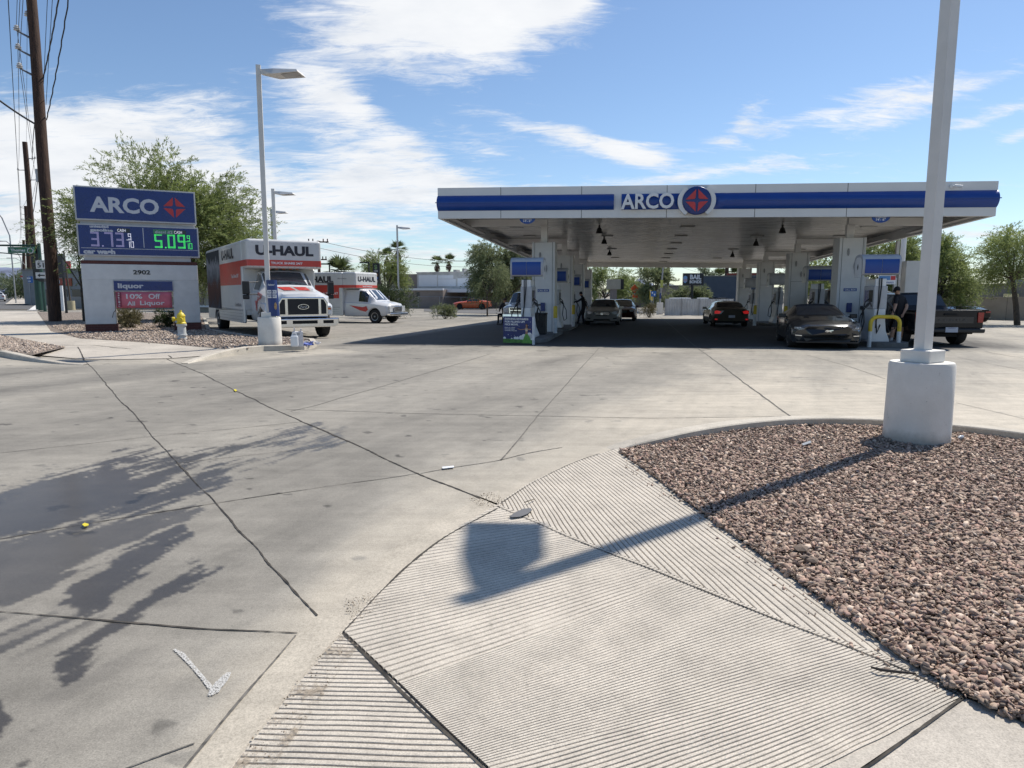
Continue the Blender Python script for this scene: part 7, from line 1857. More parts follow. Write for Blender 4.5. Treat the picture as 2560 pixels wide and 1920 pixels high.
def mf2(p):
    arm = (p.y < -.17 and p.z > .7 and p.z < 1.22)
    if p.z > 1.5 or arm: return 0
    if p.z > .90: return 1
    if p.z > .52: return 2
    return 0 if p.z > .20 else (4 if p.z > .09 else 3)
p_ = cw(colU[1], rowv[0]); Yp_ = 20.7; t, ob = person('person in a black cap, shirt and shorts pumping fuel beside the pickup', (X_at(2248, Yp_), Yp_, .02), 0, J, E, ([mat('skin_light', (.42, .25, .17), .55), M_darkcloth, M_shorts, M_shoe, M_sock], mf2), cap=M_darkcloth, headdir=(-.85, -.4, -.35))
# third figure sitting by the white pickup
J = dict(pelvis=(0, 0, .55, (.16, .13)), belly=(0, 0, .74, (.16, .13)), chest=(.02, 0, .98, (.19, .14)), neck0=(.03, 0, 1.14, .08), neck=(.03, -.02, 1.19, .06), head=(.03, -.04, 1.29, (.088, .098)), crown=(.03, -.03, 1.36, .065),
         shl=(-.18, 0, 1.08, .065), ell=(-.22, -.14, .84, .05), wrl=(-.14, -.34, .72, .033), shr=(.22, 0, 1.08, .065), elr=(.26, -.14, .84, .05), wrr=(.18, -.34, .72, .033),
         hil=(-.10, -.05, .52, .09), knl=(-.14, -.45, .55, .065), anl=(-.14, -.48, .12, .045), tol=(-.14, -.62, .06, .04), hir=(.10, -.05, .52, .09), knr=(.14, -.45, .55, .065), anr=(.14, -.48, .12, .045), tor=(.14, -.62, .06, .04))
E = list(BE); hand(J, E, 'wrl', None, (.4, -1, 0), (1, 0, 0), 'a', .6); hand(J, E, 'wrr', None, (-.4, -1, 0), (1, 0, 0), 'b', .6)
Yw = 37.0; xw = X_at(1262, Yw); t, ob = person('person in dark clothes seated in a wheelchair left of the white pickup', (xw, Yw, gzf(xw, Yw)), -.5, J, E, ([M_skin, M_darkcloth, M_darkcloth, M_shoe], lambda p: 0 if (p.z > 1.16 or p.y < -.33 and p.z > .66) else (3 if p.z < .1 else 1)))
t = thing('wheelchair', 'black wheelchair beneath the seated person by the white pickup', 'wheelchair', (xw, Yw, gzf(xw, Yw)), -.5)
for sd in (-1, 1):
    b = MB(); b.tube([(sd * .30, .05 + .29 * math.cos(a_), .30 + .29 * math.sin(a_)) for a_ in np.linspace(0, 2 * PI, 25)], .015, 6, cap=False)
    for k in range(8): a_ = k * PI / 4; b.tube([(sd * .30, .05, .30), (sd * .30, .05 + .28 * math.cos(a_), .30 + .28 * math.sin(a_))], .004, 4)
    b.build('large_wheel', M_black, t)
b = MB(); b.box((0, -.02, .42), (.50, .45, .05)); b.build('seat', M_black, t); b = MB(); b.box((0, .22, .70), (.50, .04, .5)); b.build('backrest', M_black, t)
b = MB(); b.box((0, -.55, .03), (.3, .16, .03)); b.build('footrest', M_black, t)

# ================================================================== vegetation
def leafmat(name, lo, hi, trans=.25):
    t = NT(name); g = t.n('NewGeometry'); r = g.outputs['Random Per Island']; big = t.noise(t.co(), .8, 3, .6)
    cc = t.mix(r, lo, hi); cc = t.mix(1.0, cc, t.ramp(big, [(.3, .72), (.7, 1.25)]), 'MULTIPLY')
    t.l(cc, t.b.inputs['Base Color']); t.b.inputs['Roughness'].default_value = .6; t.b.inputs['Specular IOR Level'].default_value = .3
    tr = t.n('BsdfTranslucent'); t.l(cc, tr.inputs[0]); ms = t.n('MixShader'); ms.inputs[0].default_value = trans
    t.l(t.b.outputs[0], ms.inputs[1]); t.l(tr.outputs[0], ms.inputs[2]); t.l(ms.outputs[0], t.out.inputs[0]); return t.m
M_pv = leafmat('feathery_green_leaf', (.17, .215, .07), (.30, .345, .13), .45); M_mes = leafmat('mesquite_leaf', (.14, .17, .085), (.25, .28, .14), .4)
M_ole = leafmat('oleander_leaf', (.04, .065, .025), (.085, .11, .045)); M_sage = leafmat('dry_sage_leaf', (.12, .11, .05), (.20, .18, .10)); M_palm = leafmat('palm_leaf', (.07, .10, .035), (.15, .18, .07)); M_far = leafmat('distant_leaf', (.10, .135, .07), (.18, .21, .11))
M_bark = mat('grey_brown_bark', (.075, .06, .045), .9, var=.3, scale=8, bump=.6, bscale=30); M_ptr = mat('palm_trunk_brown', (.11, .08, .055), .95, var=.3, scale=10, bump=.7, bscale=20)
def leaves(name, parent, twigs, m, lw, ll, per, rg, droop=.3, spread=.5):
    """twigs (n, 6): start and end; leaflets set along each in pairs"""
    T_ = np.asarray(twigs); n = len(T_); a = T_[:, None, :3]; b = T_[:, None, 3:]; s = (np.arange(per)[None, :, None] + rg.random((n, per, 1))) / per
    c = a + (b - a) * s; c[..., 2] -= droop * (s[..., 0] ** 2) * np.linalg.norm(b - a, axis=-1) * .6
    c = c + (rg.random(c.shape) - .5) * ll * spread; c = c.reshape(-1, 3); N_ = len(c)
    d = np.repeat((T_[:, 3:] - T_[:, :3]), per, 0); d /= np.linalg.norm(d, axis=1, keepdims=True) + 1e-9
    d = d + (rg.random((N_, 3)) - .5) * 1.5; d /= np.linalg.norm(d, axis=1, keepdims=True)
    r = rg.random((N_, 3)) - .5; u = np.cross(d, r); u /= np.linalg.norm(u, axis=1, keepdims=True) + 1e-9
    L_ = ll * (.6 + .8 * rg.random((N_, 1))); W_ = lw * (.6 + .8 * rg.random((N_, 1)))
    v = np.stack([c - u * W_ * .5, c + d * L_ * .5 - u * W_ * .12, c + d * L_, c + d * L_ * .5 + u * W_ * .5], 1)
    f = np.arange(N_ * 4).reshape(-1, 4); return npmesh(name, v.reshape(-1, 3), f, m, parent)
def tree(name, label, base, H, R, m, seed, trunk_h=.3, ntw=900, per=22, lw=.05, ll=.14, twl=.9, squash=.75, lean=(0, 0), cat='tree', group=None, trunks=1, r0=.16, asym=(0, 0), lumps=12, bottom=.25, droop=.4, gap=.0):
    rg = np.random.default_rng(seed); t = thing(name, label, cat, base, 0, group); rnd = random.Random(seed)
    c0 = Vector((asym[0], asym[1], H * (bottom + (1 - bottom) * .5))); hz_ = H * (1 - bottom) * .5
    # lobes on the crown ellipsoid
    lobes = []
    for i in range(lumps):
        d = Vector((rnd.gauss(0, 1), rnd.gauss(0, 1), rnd.gauss(.15, .8))).normalized(); k = rnd.uniform(.45, .92)
        lobes.append((Vector((c0.x + d.x * R * k, c0.y + d.y * R * k * squash, c0.z + d.z * hz_ * k)), rnd.uniform(.26, .48) * min(R, hz_ * 1.3)))
    b = MB(); fork = Vector((lean[0], lean[1], H * trunk_h)); ends = []
    for k in range(trunks):
        ox = (k - (trunks - 1) / 2) * .22; b.tube([(ox * .4, 0, -.15), (ox * .7 + fork.x * .4, fork.y * .4, fork.z * .45), (ox + fork.x, fork.y, fork.z)], [r0 * 1.2, r0, r0 * .75], 8)
    for (c_, r_) in lobes:
        m1 = fork.lerp(c_, .5) + Vector((rnd.uniform(-.2, .2), rnd.uniform(-.2, .2), rnd.uniform(-.05, .3))) * R * .25
        b.tube([fork, m1, c_], [r0 * .5, r0 * .3, r0 * .12], 6)
        for k in range(5):
            e = c_ + Vector((rnd.gauss(0, 1), rnd.gauss(0, 1), rnd.gauss(0, 1))).normalized() * r_ * .9; b.tube([m1.lerp(c_, .7), e], [r0 * .12, r0 * .04], 4)
    b.build('trunk', M_bark, t, smooth=60)
    tw = []
    for i in range(ntw):
        c_, r_ = lobes[rg.integers(len(lobes))]; d = rg.normal(size=3); d /= np.linalg.norm(d); rad = r_ * rg.random() ** .45
        s = np.array(c_) + d * rad; out = s - np.array(c0); out = out / (np.linalg.norm(out) + 1e-6)
        dr = out * .8 + rg.normal(size=3) * .55; dr[2] += .15 - droop * rg.random(); dr /= np.linalg.norm(dr); e = s + dr * twl * (.4 + .8 * rg.random())
        if e[2] < .1: e[2] = .1
        tw.append([*s, *e])
    leaves('crown', t, tw, m, lw, ll, per, rg, droop)
    return t
def palm(label, px, Y, ytop, ybot, trunkw=.4, nf=26, fl=1.4, group='tall fan palms behind the station', skirt=True, seed=0, name='fan_palm'):
    x_ = X_at(px, Y); zc = A(px, ytop, Y).z; g = gzf(x_, Y); t = thing(name, label, 'palm tree', (x_, Y, g), 0, group); rnd = random.Random(seed); h = zc - g - fl * .6
    b = MB(); b.tube([(0, 0, -.2), (.1, 0, h * .5), (0, 0, h)], [trunkw * .62, trunkw * .5, trunkw * .42], 10); b.build('trunk', M_ptr, t, smooth=60)
    rg = np.random.default_rng(seed + 5); vs = []; fs = []
    def frond(d, L_, w_):
        d = d.normalized(); sd = d.cross(Vector((0, 0, 1))); sd = sd.normalized() if sd.length > .01 else Vector((1, 0, 0)); up = sd.cross(d).normalized(); o = Vector((0, 0, h)) + d * L_ * .28
        for k in range(11):
            a_ = (k / 10 - .5) * 2.1; q = (d * math.cos(a_) + sd * math.sin(a_)); L2 = L_ * .72 * (1 - .25 * abs(a_)); e = o + q * L2 - Vector((0, 0, L2 * .18 * (1 + rnd.random() * .4))) ; m_ = o + q * L2 * .55 + up * .03
            nrm_ = (q.cross(up)).normalized() * w_; i0 = len(vs); vs.extend([tuple(o), tuple(m_ - nrm_), tuple(e), tuple(m_ + nrm_)]); fs.append((i0, i0 + 1, i0 + 2, i0 + 3))
    for i in range(nf):
        a_ = i * 2.4; el_ = rnd.uniform(-.25, 1.35); frond(Vector((math.cos(a_) * math.cos(el_), math.sin(a_) * math.cos(el_), math.sin(el_))), fl * rnd.uniform(.8, 1.15), fl * .035)
    npmesh('crown', np.array(vs), np.array(fs), M_palm, t)
    if skirt:
        b = MB(); 
        for i in range(26):
            a_ = i * 2.4; r_ = trunkw * rnd.uniform(.8, 1.5); z0_ = h - rnd.uniform(0, .3) * fl; b.add([(trunkw * .3 * math.cos(a_), trunkw * .3 * math.sin(a_), z0_), (r_ * math.cos(a_ - .25), r_ * math.sin(a_ - .25), z0_ - fl * rnd.uniform(.3, .6)), (r_ * .7 * math.cos(a_), r_ * .7 * math.sin(a_), z0_ - fl * rnd.uniform(.6, .9)), (r_ * math.cos(a_ + .25), r_ * math.sin(a_ + .25), z0_ - fl * rnd.uniform(.3, .6))], [(0, 1, 2, 3)])
        b.build('dead_frond_skirt', M_ptr, t)
    return t
def shrub(label, px, py, Y, w_, h_, m, seed, name='shrub', n=260, per=16, lw=.03, ll=.09, group=None, depth=None):
    x_ = X_at(px, Y) if Y else None
    if Y is None: p = G(px, py, .1); x_, Y, z_ = p.x, p.y, p.z
    else: z_ = gzf(x_, Y)
    rg = np.random.default_rng(seed); t = thing(name, label, 'shrub', (x_, Y, z_), 0, group); tw = []; rnd = random.Random(seed); dp = depth or w_ * .7
    lob = [(rnd.uniform(-.5, .5) * w_ * .75, rnd.uniform(-.5, .5) * dp * .7, rnd.uniform(.35, .78) * h_, rnd.uniform(.22, .34) * min(w_, h_ * 1.2)) for _ in range(max(6, int(5 * w_ / h_)))]
    for i in range(n):
        lx_, ly_, lz_, lr_ = lob[rg.integers(len(lob))]; d = rg.normal(size=3); d /= np.linalg.norm(d); s = np.array([lx_, ly_, lz_]) + d * lr_ * rg.random() ** .4
        s[2] = max(.05, s[2]); dr = d * .8 + rg.normal(size=3) * .4; dr[2] += .35; e = s + dr / np.linalg.norm(dr) * min(w_, h_) * .22; tw.append([*s, *e])
    leaves('foliage', t, tw, m, lw, ll, per, rg, .1)
    b = MB()
    for i in range(9): a_ = i * 2.4; b.tube([(0.02 * i, 0, -.05), (math.cos(a_) * w_ * .3, math.sin(a_) * dp * .3, h_ * .65)], [.02, .006], 5)
    b.build('stems', M_bark, t); return t
# big feathery tree behind the sign
Yt = 37.0; xt = X_at(455, Yt)
tree('feathery_tree', 'large feathery green tree rising behind the gas price sign and truck', (xt, Yt, 0), 7.9, 4.7, M_pv, 21, trunk_h=.26, ntw=5600, per=26, lw=.06, ll=.17, twl=1.15, lumps=30, bottom=.16, r0=.2, trunks=2, squash=.6, droop=.5, asym=(-.5, 0))
tree('feathery_tree', 'small drooping spray of feathery tree left of the gas price sign', (X_at(205, 36), 36, 0), 6.2, 1.9, M_pv, 22, trunk_h=.3, ntw=260, per=22, lw=.045, ll=.15, twl=1.1, lumps=8, bottom=.52, r0=.07, droop=.9)
tree('mesquite_tree', 'round drooping mesquite tree left of the canopy by the orange coupe', (X_at(1262, 60), 60, gzf(0, 60)), 6.2, 3.3, M_mes, 31, trunk_h=.2, ntw=2600, per=20, lw=.08, ll=.2, twl=1.0, lumps=24, bottom=.30, r0=.16, trunks=2, droop=.9, asym=(-.2, 0))
tree('mesquite_tree', 'thin mesquite tree leaning in front of the orange coupe tail', (X_at(1218, 56), 56, gzf(0, 56)), 4.4, 1.5, M_mes, 32, trunk_h=.4, ntw=260, per=18, lw=.05, ll=.15, twl=.8, lumps=8, bottom=.42, r0=.06, droop=.9)
tree('feathery_tree', 'bushy green tree behind the right front pump', (X_at(2205, 46), 46, gzf(10, 46)), 6.0, 2.5, M_pv, 41, trunk_h=.25, ntw=1900, per=22, lw=.065, ll=.18, twl=1.0, lumps=24, bottom=.12, r0=.14, droop=.6)
tree('feathery_tree', 'bushy green tree right of the near light pole behind the pickup', (X_at(2345, 44), 44, gzf(10, 44)), 5.2, 2.0, M_pv, 42, trunk_h=.25, ntw=1700, per=22, lw=.065, ll=.18, twl=1.0, lumps=24, bottom=.12, r0=.14, droop=.6)
tree('feathery_tree', 'tree with curved dark trunk at the right picture edge', (X_at(2552, 36), 36, gzf(20, 36)), 5.0, 2.4, M_pv, 43, trunk_h=.48, ntw=1700, per=22, lw=.05, ll=.12, twl=.9, lumps=18, bottom=.35, r0=.13, lean=(-.5, 0), droop=.6)
tree('feathery_tree', 'pale green tree behind the black plaza monument by the white pole', (X_at(962, 75), 75, gzf(-10, 75)), 6.4, 2.5, M_pv, 44, trunk_h=.25, ntw=1100, per=18, lw=.08, ll=.2, twl=1.0, lumps=16, bottom=.15, r0=.15)
for i_, (px, Y, h_, r_, lab, mm) in enumerate(((1512, 82, 5.6, 3.0, 'sparse green tree behind the tan billboard', M_pv), (1570, 95, 4.4, 2.2, 'low green tree right of the tan billboard', M_pv), (1632, 70, 4.6, 1.9, 'dense green tree before the tan wall behind the blue sign', M_mes), (1722, 78, 2.6, 1.8, 'low grey green bush tree below the bail bonds sign', M_mes),
                                              (1768, 120, 6.4, 2.4, 'pale treetop between the bail bonds sign and dark blue building', M_far), (2040, 60, 6.6, 2.8, 'treetop seen between the right columns', M_pv), (2010, 78, 5.5, 3.0, 'dark bushy tree low between the right columns', M_mes))):
    tree('background_tree', lab, (X_at(px, Y), Y, gzf(X_at(px, Y), Y)), h_, r_, mm, 60 + i_, trunk_h=.25, ntw=800, per=16, lw=.10, ll=.26, twl=.9, lumps=12, bottom=.12, r0=.12, group=None)
# street trees far left
for i_, (px, Y, h_, r_, lab) in enumerate(((52, 150, 6.0, 4.2, 'rounded green street tree by the second utility pole'), (62, 128, 4.0, 2.6, 'dark bush tree at the foot of the utility poles'), (20, 420, 9, 7, 'distant palm and tree clump left of the street end'), (8, 380, 8, 6, 'leftmost distant tree clump at the street end'))):
    x_ = X_at(px, Y); tree('street_tree', lab, (x_, Y, gzf(x_, Y)), h_, r_, M_far, 80 + i_, trunk_h=.2, ntw=500, per=14, lw=.14, ll=.4, twl=1.2, lumps=14, bottom=.08, r0=.15)
palm('short full fan palm above the smaller moving truck', 851, 62, 648, 700, .5, 34, 1.9, None, False, 1)
palm('second tall palm, left of the white light pole', 969, 110, 622, 700, .38, 22, 1.9, seed=2); palm('tallest palm beside the white light pole', 996, 100, 604, 700, .38, 22, 1.9, seed=3)
palm('left one of the two palms above the pale flat roof', 1094, 120, 640, 700, .38, 20, 1.8, seed=4); palm('right one of the two palms above the pale flat roof', 1123, 120, 637, 700, .38, 20, 1.8, seed=5)
palm('left palm seen under the canopy above the blue building', 1799, 130, 672, 700, .42, 26, 2.3, seed=6); palm('right palm seen under the canopy above the blue building', 1838, 130, 668, 700, .42, 24, 2.3, seed=7)
shrub('large dark oleander hedge with pale flowers behind the small moving truck', 988, 784, 50, 4.0, 2.15, M_ole, 1, 'oleander_hedge', 1500, 16, .045, .12, depth=2.2)
shrub('round green bush between the oleander hedge and orange coupe', 1110, 787, 48, 1.55, .98, M_mes, 2, n=420, lw=.035, ll=.1)
shrub('dry olive shrub in the sign opening behind the left leg', 312, 815, 28.6, 1.15, .85, M_sage, 3, n=380); shrub('smaller green shrub in the sign opening near the right leg', 415, 815, 28.9, .75, .75, M_ole, 4, n=240)
shrub('flowering desert shrub in the island before the white metal fence', 1622, 786, 52, 1.0, .95, M_sage, 5, n=260)
b = MB(); rnd = random.Random(4)
for i in range(60): b.box((rnd.uniform(-1.9, 1.9), -rnd.uniform(.85, 1.1), rnd.uniform(.4, 2.0)), (.06, .03, .06))
# ================================================================== buildings
def wall_mat(name, col, var=.08, sc=1.2): return mat(name, col, .88, var=var, scale=sc, bump=.3, bscale=30, bdist=.01)
M_tan = wall_mat('tan_stucco', (.36, .31, .255)); M_tan2 = wall_mat('pinkish_brown_stucco', (.27, .225, .195)); M_slate = wall_mat('slate_blue_stucco', (.10, .115, .14)); M_gr = wall_mat('grey_block_wall', (.27, .27, .265)); M_greywall = wall_mat('warm_grey_parapet', (.19, .18, .165))
M_pale = wall_mat('patchy_white_paint', (.50, .49, .46), .2, .6); M_win = mat('dark_window', (.03, .035, .04), .15); M_mesh = mat('galvanised_wire', (.35, .35, .35), .5, metal=.4)
def building(name, label, x0, x1, Y0, Y1, ytop, m, skew=0.0, zt=None, parts=()):
    """front wall from picture columns x0 (at Y0) to x1 (at Y1)"""
    a = Vector((X_at(x0, Y0), Y0, 0)); c_ = Vector((X_at(x1, Y1), Y1, 0)); d = c_ - a; L_ = d.length; rz = math.atan2(d.y, d.x); t = thing(name, label, 'building', (a.x, a.y, -1.0), rz)
    H_ = (A(x0, ytop, Y0).z if zt is None else zt) + 1.0; b = MB(); b.b2(0, L_, 0, 9, 0, H_); b.build('wall', m, t); b = MB(); b.b2(-.08, L_ + .08, -.08, 9.08, H_, H_ + .14); b.build('parapet_cap', M_greywall if m is not M_pale else M_pale, t)
    return t, L_, H_
# cricket strip mall left
t, L_, H_ = building('strip_mall', 'grey strip mall with red and green shop signs behind the gas price sign', 60, 330, 84, 78, 676, M_gr)
def sgn(t, x0, x1, z0_, z1_, m, name='sign_band', y=-.12): b = MB(); b.b2(x0, x1, y, y + .1, z0_, z1_); return b.build(name, m, t)
fx = lambda px: (X_at(px, 82) - t.location.x)
sb = sgn(t, fx(150), fx(205), H_ + .15, H_ + 1.0, M_red); letter(sb, 'ol wireless', M_lt, fx(176), H_ + .55, -.14, 1.9, .42, bold=.02)
sb = sgn(t, fx(150), fx(205), H_ - .45, H_ + .10, mat('lime_green_panel', (.22, .36, .04), .5)); letter(sb, 'cricket', M_black, fx(177), H_ - .18, -.14, 1.8, .42, bold=.03)
sb = sgn(t, fx(160), fx(205), H_ - 1.9, H_ - 1.0, mat('faded_orange_red_sign', (.34, .08, .03), .6)); letter(sb, 'HOT', M_red, fx(185), H_ - 1.45, -.14, 1.5, .6, bold=.03)
b = MB(); b.disc((fx(156), -.13, H_ - 1.4), .45, 20); o = b.build('round_logo', M_lt, t); b = MB(); b.disc((fx(156), -.14, H_ - 1.4), .30, 20); b.build('logo_heart', M_red, o)
for k in range(6): b = MB(); b.b2(fx(110) + k * 2.2, fx(110) + k * 2.2 + 1.4, -.05, 0, 1.2, 3.0); b.build('window', M_win, t)
t, L_, H_ = building('shop_building', 'low shop with brown tile roof and dark window between sign and truck', 440, 560, 62, 58, 695, wall_mat('cream_shop_wall', (.36, .32, .27)))
b = MB(); b.prism([(-.5, H_ - .1), (L_ + .5, H_ - .1), (L_ - .2, H_ + .8), (.2, H_ + .8)], -1.2, 3); b.build('tile_roof', mat('brown_roof_tile', (.16, .075, .05), .9, var=.3, scale=6), t)
b = MB(); b.b2(1.2, 4.2, -.05, 0, 1.6, 3.1); o = b.build('window', M_win, t); letter(o, 'OPEN', M_lt, 2.6, 2.5, -.06, 1.2, .3)
b = MB(); b.b2(0, L_, -.4, -.1, 1.35, 1.5); b.build('awning_ledge', M_lt, t)
# block planter wall and small white utility box
b = MB(); a, c_ = A(158, 759, 66), A(200, 742, 66); b.b2(a.x, c_.x + 10, 66, 66.4, a.z - 1, c_.z); tag(b.build('block_wall', M_gr), 'low grey block wall behind the utility pole and sign', 'wall')
b = MB(); a, c_ = A(147.5, 748, 60), A(155, 714, 60); b.b2(a.x, c_.x, 60, 60.4, a.z - 1, c_.z); tag(b.build('white_cabinet', M_lt), 'tall white cabinet right of the nearest utility pole', 'cabinet')
t = thing('parking_lamp', 'brown curved parking lamp behind the gas sign on a cream round base', 'light pole', (X_at(175, 63), 63, 0), 0); b = MB(); b.tube([(0, 0, 0), (-.25, 0, A(0, 627, 63).z), (1.0, 0, A(0, 627, 63).z), (1.4, 0, A(0, 630, 63).z)], [.08, .07, .06, .12], 8); b.build('pole', M_bark, t)
b = MB(); b.cyl((0, 0, -.5), .33, 1.35, 14); b.build('concrete_base', mat('cream_base', (.42, .37, .24), .8), t, smooth=40)
# pale flat-roofed building left of canopy
t, L_, H_ = building('flat_roof_building', 'pale flat roofed building with patchy white paint left of the canopy', 1043, 1300, 100, 92, 683, M_pale)
b = MB(); b.b2(-6, -.0, .5, 8, 0, H_ - .1); b.build('side_wing', M_tan2, t)
b = MB(); b.b2(-2, 9.2, -7, -.02, 0, A(0, 724, 93).z + 1.0); b.build('lower_wing', M_tan2, t); b = MB(); b.b2(-2.2, 9.4, -7.3, -6.98, A(0, 726, 93).z + 1.0, A(0, 721, 93).z + 1.0); b.build('lower_roof_edge', M_lt, t)
b = MB(); b.b2(5.2, 16, -6, -.03, A(0, 731, 95).z + 1.0, A(0, 722, 95).z + 1.0); b.build('white_awning', M_lt, t); b = MB(); b.b2(7, 15.5, -.06, -.03, .6, A(0, 733, 95).z + .9); b.build('shaded_window_front', M_tan2, t)
for k, x_ in enumerate((-.2, .9, 2.4, 5.0)): b = MB(); b.b2(x_, x_ + .5, -7.03, -6.99, 2.1, 2.7); b.build('window', M_win, t)
b = MB()
for x_, w_, h_ in ((5, .5, .35), (6.5, .3, .5), (14.5, 2.2, .5), (17, .2, .9)): b.b2(x_, x_ + w_, 2, 3, H_ + .13, H_ + .13 + h_)
b.build('rooftop_unit', M_grey, t)
b = MB()
for x_, z0_, w_, h_ in ((.3, H_ - 1.9, 3.2, 1.6), (3.7, H_ - 1.9, 3.0, 1.0), (3.7, H_ - .85, 2.6, .5), (7.0, H_ - 1.9, 2.8, 1.1), (10.2, H_ - 1.9, 3.6, 1.4)): b.b2(x_, x_ + w_, -.025, -.005, z0_, z0_ + h_)
b.build('white_paint_patch', M_lt, t)
# chain link fence
def chain(label, pts, h_, post=2.4):
    t = thing('chain_link_fence', label, 'fence', pts[0], 0); o0 = Vector(pts[0]); b = MB(); pb_ = MB()
    for a, c_ in zip(pts[:-1], pts[1:]):
        a = Vector(a) - o0; c_ = Vector(c_) - o0; L_ = (c_ - a).length; n = max(1, int(L_ / post))
        for i in range(n + 1): p = a.lerp(c_, i / n); pb_.cyl(p, .035, h_, 6)
        pb_.tube([a + Vector((0, 0, h_)), c_ + Vector((0, 0, h_))], .03, 5)
        m_ = int(L_ / .35)
        for i in range(m_):
            p = a.lerp(c_, i / m_); q = a.lerp(c_, min(1, (i + 4) / m_)); b.tube([p, q + Vector((0, 0, h_))], .005, 3, cap=False); b.tube([q, p + Vector((0, 0, h_))], .005, 3, cap=False)
    pb_.build('posts_and_rail', M_mesh, t); b.build('wire_mesh', M_mesh, t); return t
chain('chain link fence before the pale building left of the canopy', [A(1046, 768, 90) - Vector((0, 0, .1)), A(1262, 772, 88) - Vector((0, 0, .1))], 1.5)
chain('chain link fence seen under the canopy past the sedans', [A(1478, 775, 84), A(1585, 775, 84)], 1.7)
# tan billboard box on pillar
t = thing('roadside_billboard', 'blank tan sign box on a square pillar seen under the canopy', 'billboard', (X_at(1537, 78), 78, -.45), 0)
a, c_ = A(1519, 723, 78), A(1552, 698, 78); b = MB(); b.b2(a.x - t.location.x, c_.x - t.location.x, 0, .9, a.z + .45, c_.z + .45); b.build('sign_box', wall_mat('beige_panel', (.42, .37, .28)), t)
b = MB(); b.b2(c_.x - t.location.x, c_.x - t.location.x + .35, .02, .88, a.z + .45, c_.z + .45); b.build('dark_side_panel', M_black, t); b = MB(); b.b2(-.45, .25, .1, .8, 0, a.z + .45); b.build('pillar', M_tan2, t)
# brown building and slate blue one
t, L_, H_ = building('brown_building', 'long pinkish brown building wall seen under the canopy', 1576, 1768, 98, 94, 716, M_tan2)
b = MB(); b.b2(L_ * .84, L_, -.06, -.01, H_ - 1.0, H_ - .5); b.build('dark_recess', M_win, t)
t, L_, H_ = building('slate_blue_building', 'dark slate blue flat building behind the white metal fence', 1752, 1905, 84, 82, 692, M_slate)
b = MB(); b.b2(3, 7.5, 1, 3, H_ + .1, H_ + .45); b.build('red_tile_strip', mat('roof_tile_red', (.25, .06, .04), .8), t)
t, L_, H_ = building('low_house', 'low house with pale roof behind the chain link fence under the canopy', 1478, 1590, 104, 102, 752, M_tan2)
# bail bonds sign
YB = 76; xb = X_at(1731, YB); t = thing('bail_bonds_sign', 'black bail bonds sign on a single black post', 'sign', (xb, YB, -.45), 0)
a, c_ = A(1707.5, 713, YB), A(1759.5, 683, YB); b = MB(); b.b2(a.x - xb, c_.x - xb, 0, .3, a.z + .45, c_.z + .45); pn = b.build('panel', bpy.data.materials['sign_black'], t)
b = MB(); b.tube([(0, .15, 0), (0, .15, a.z + .45)], .15, 8); b.build('post', M_black, t); zz = lambda py: A(0, py, YB).z + .45
letter(pn, 'BAIL', M_lt, .30, zz(692.5), -.01, 1.25, .52, bold=.04); letter(pn, 'BONDS', M_lt, .30, zz(704.5), -.01, 1.30, .34, bold=.04)
b = MB(); sx = -.85; b.prism([(sx - .22, zz(692)), (sx - .22, zz(704)), (sx, zz(708)), (sx + .22, zz(704)), (sx + .22, zz(692)), (sx, zz(689))], -.03, -.01); o = b.build('shield_emblem', mat('shield_blue', (.20, .38, .6), .5), pn)
for k in range(3): b = MB(); b.b2(sx - .18 + k * .15, sx - .12 + k * .15, -.035, -.03, zz(704), zz(697)); b.build('shield_stripe', mat('shield_salmon', (.6, .25, .16), .5), o)
# white ribbed metal fence
a, c_ = G(1662, 789), G(1832, 789.5); t = thing('metal_fence', 'white ribbed sheet metal fence behind the canopy', 'fence', (a.x, a.y, gzf(a.x, a.y)), math.atan2(c_.y - a.y, c_.x - a.x)); L_ = (c_ - a).length; hF = (A(1662, 747, a.y).z - a.z)
P = []; x_ = 0
while x_ < L_:
    for dx_, dy_ in ((0, 0), (.10, 0), (.12, .035), (.18, .035), (.20, 0)): P.append([(min(x_ + dx_, L_), dy_, 0.03), (min(x_ + dx_, L_), dy_, hF)])
    x_ += .21
b = MB(); b.grid(P); o = b.build('ribbed_sheet', mat('white_sheet_metal', (.52, .53, .54), .5, var=.12, scale=1.5), t); 
if sum(p.normal.y for p in o.data.polygons) > 0: o.data.flip_normals()
for f_ in (.0, .24, .5, .75, 1.0): b = MB(); b.b2(L_ * f_ - .03, L_ * f_ + .03, -.03, 0.0, 0, hF + .03); b.build('post', M_grey, t)
for k, (px, col) in enumerate(((1700, M_lt), (1770, M_lt), (1790, M_black))):
    b = MB(); a2 = A(px, 746, a.y + 1.5); b.box((a2.x, a.y + 1.5, a2.z - .05), (1.6, 1.2, .22)); tag(b.build('stacked_crate', col), ['white striped top of a container behind the left end of the metal fence', 'white container top behind the middle of the metal fence', 'black container top behind the metal fence'][k], 'container')
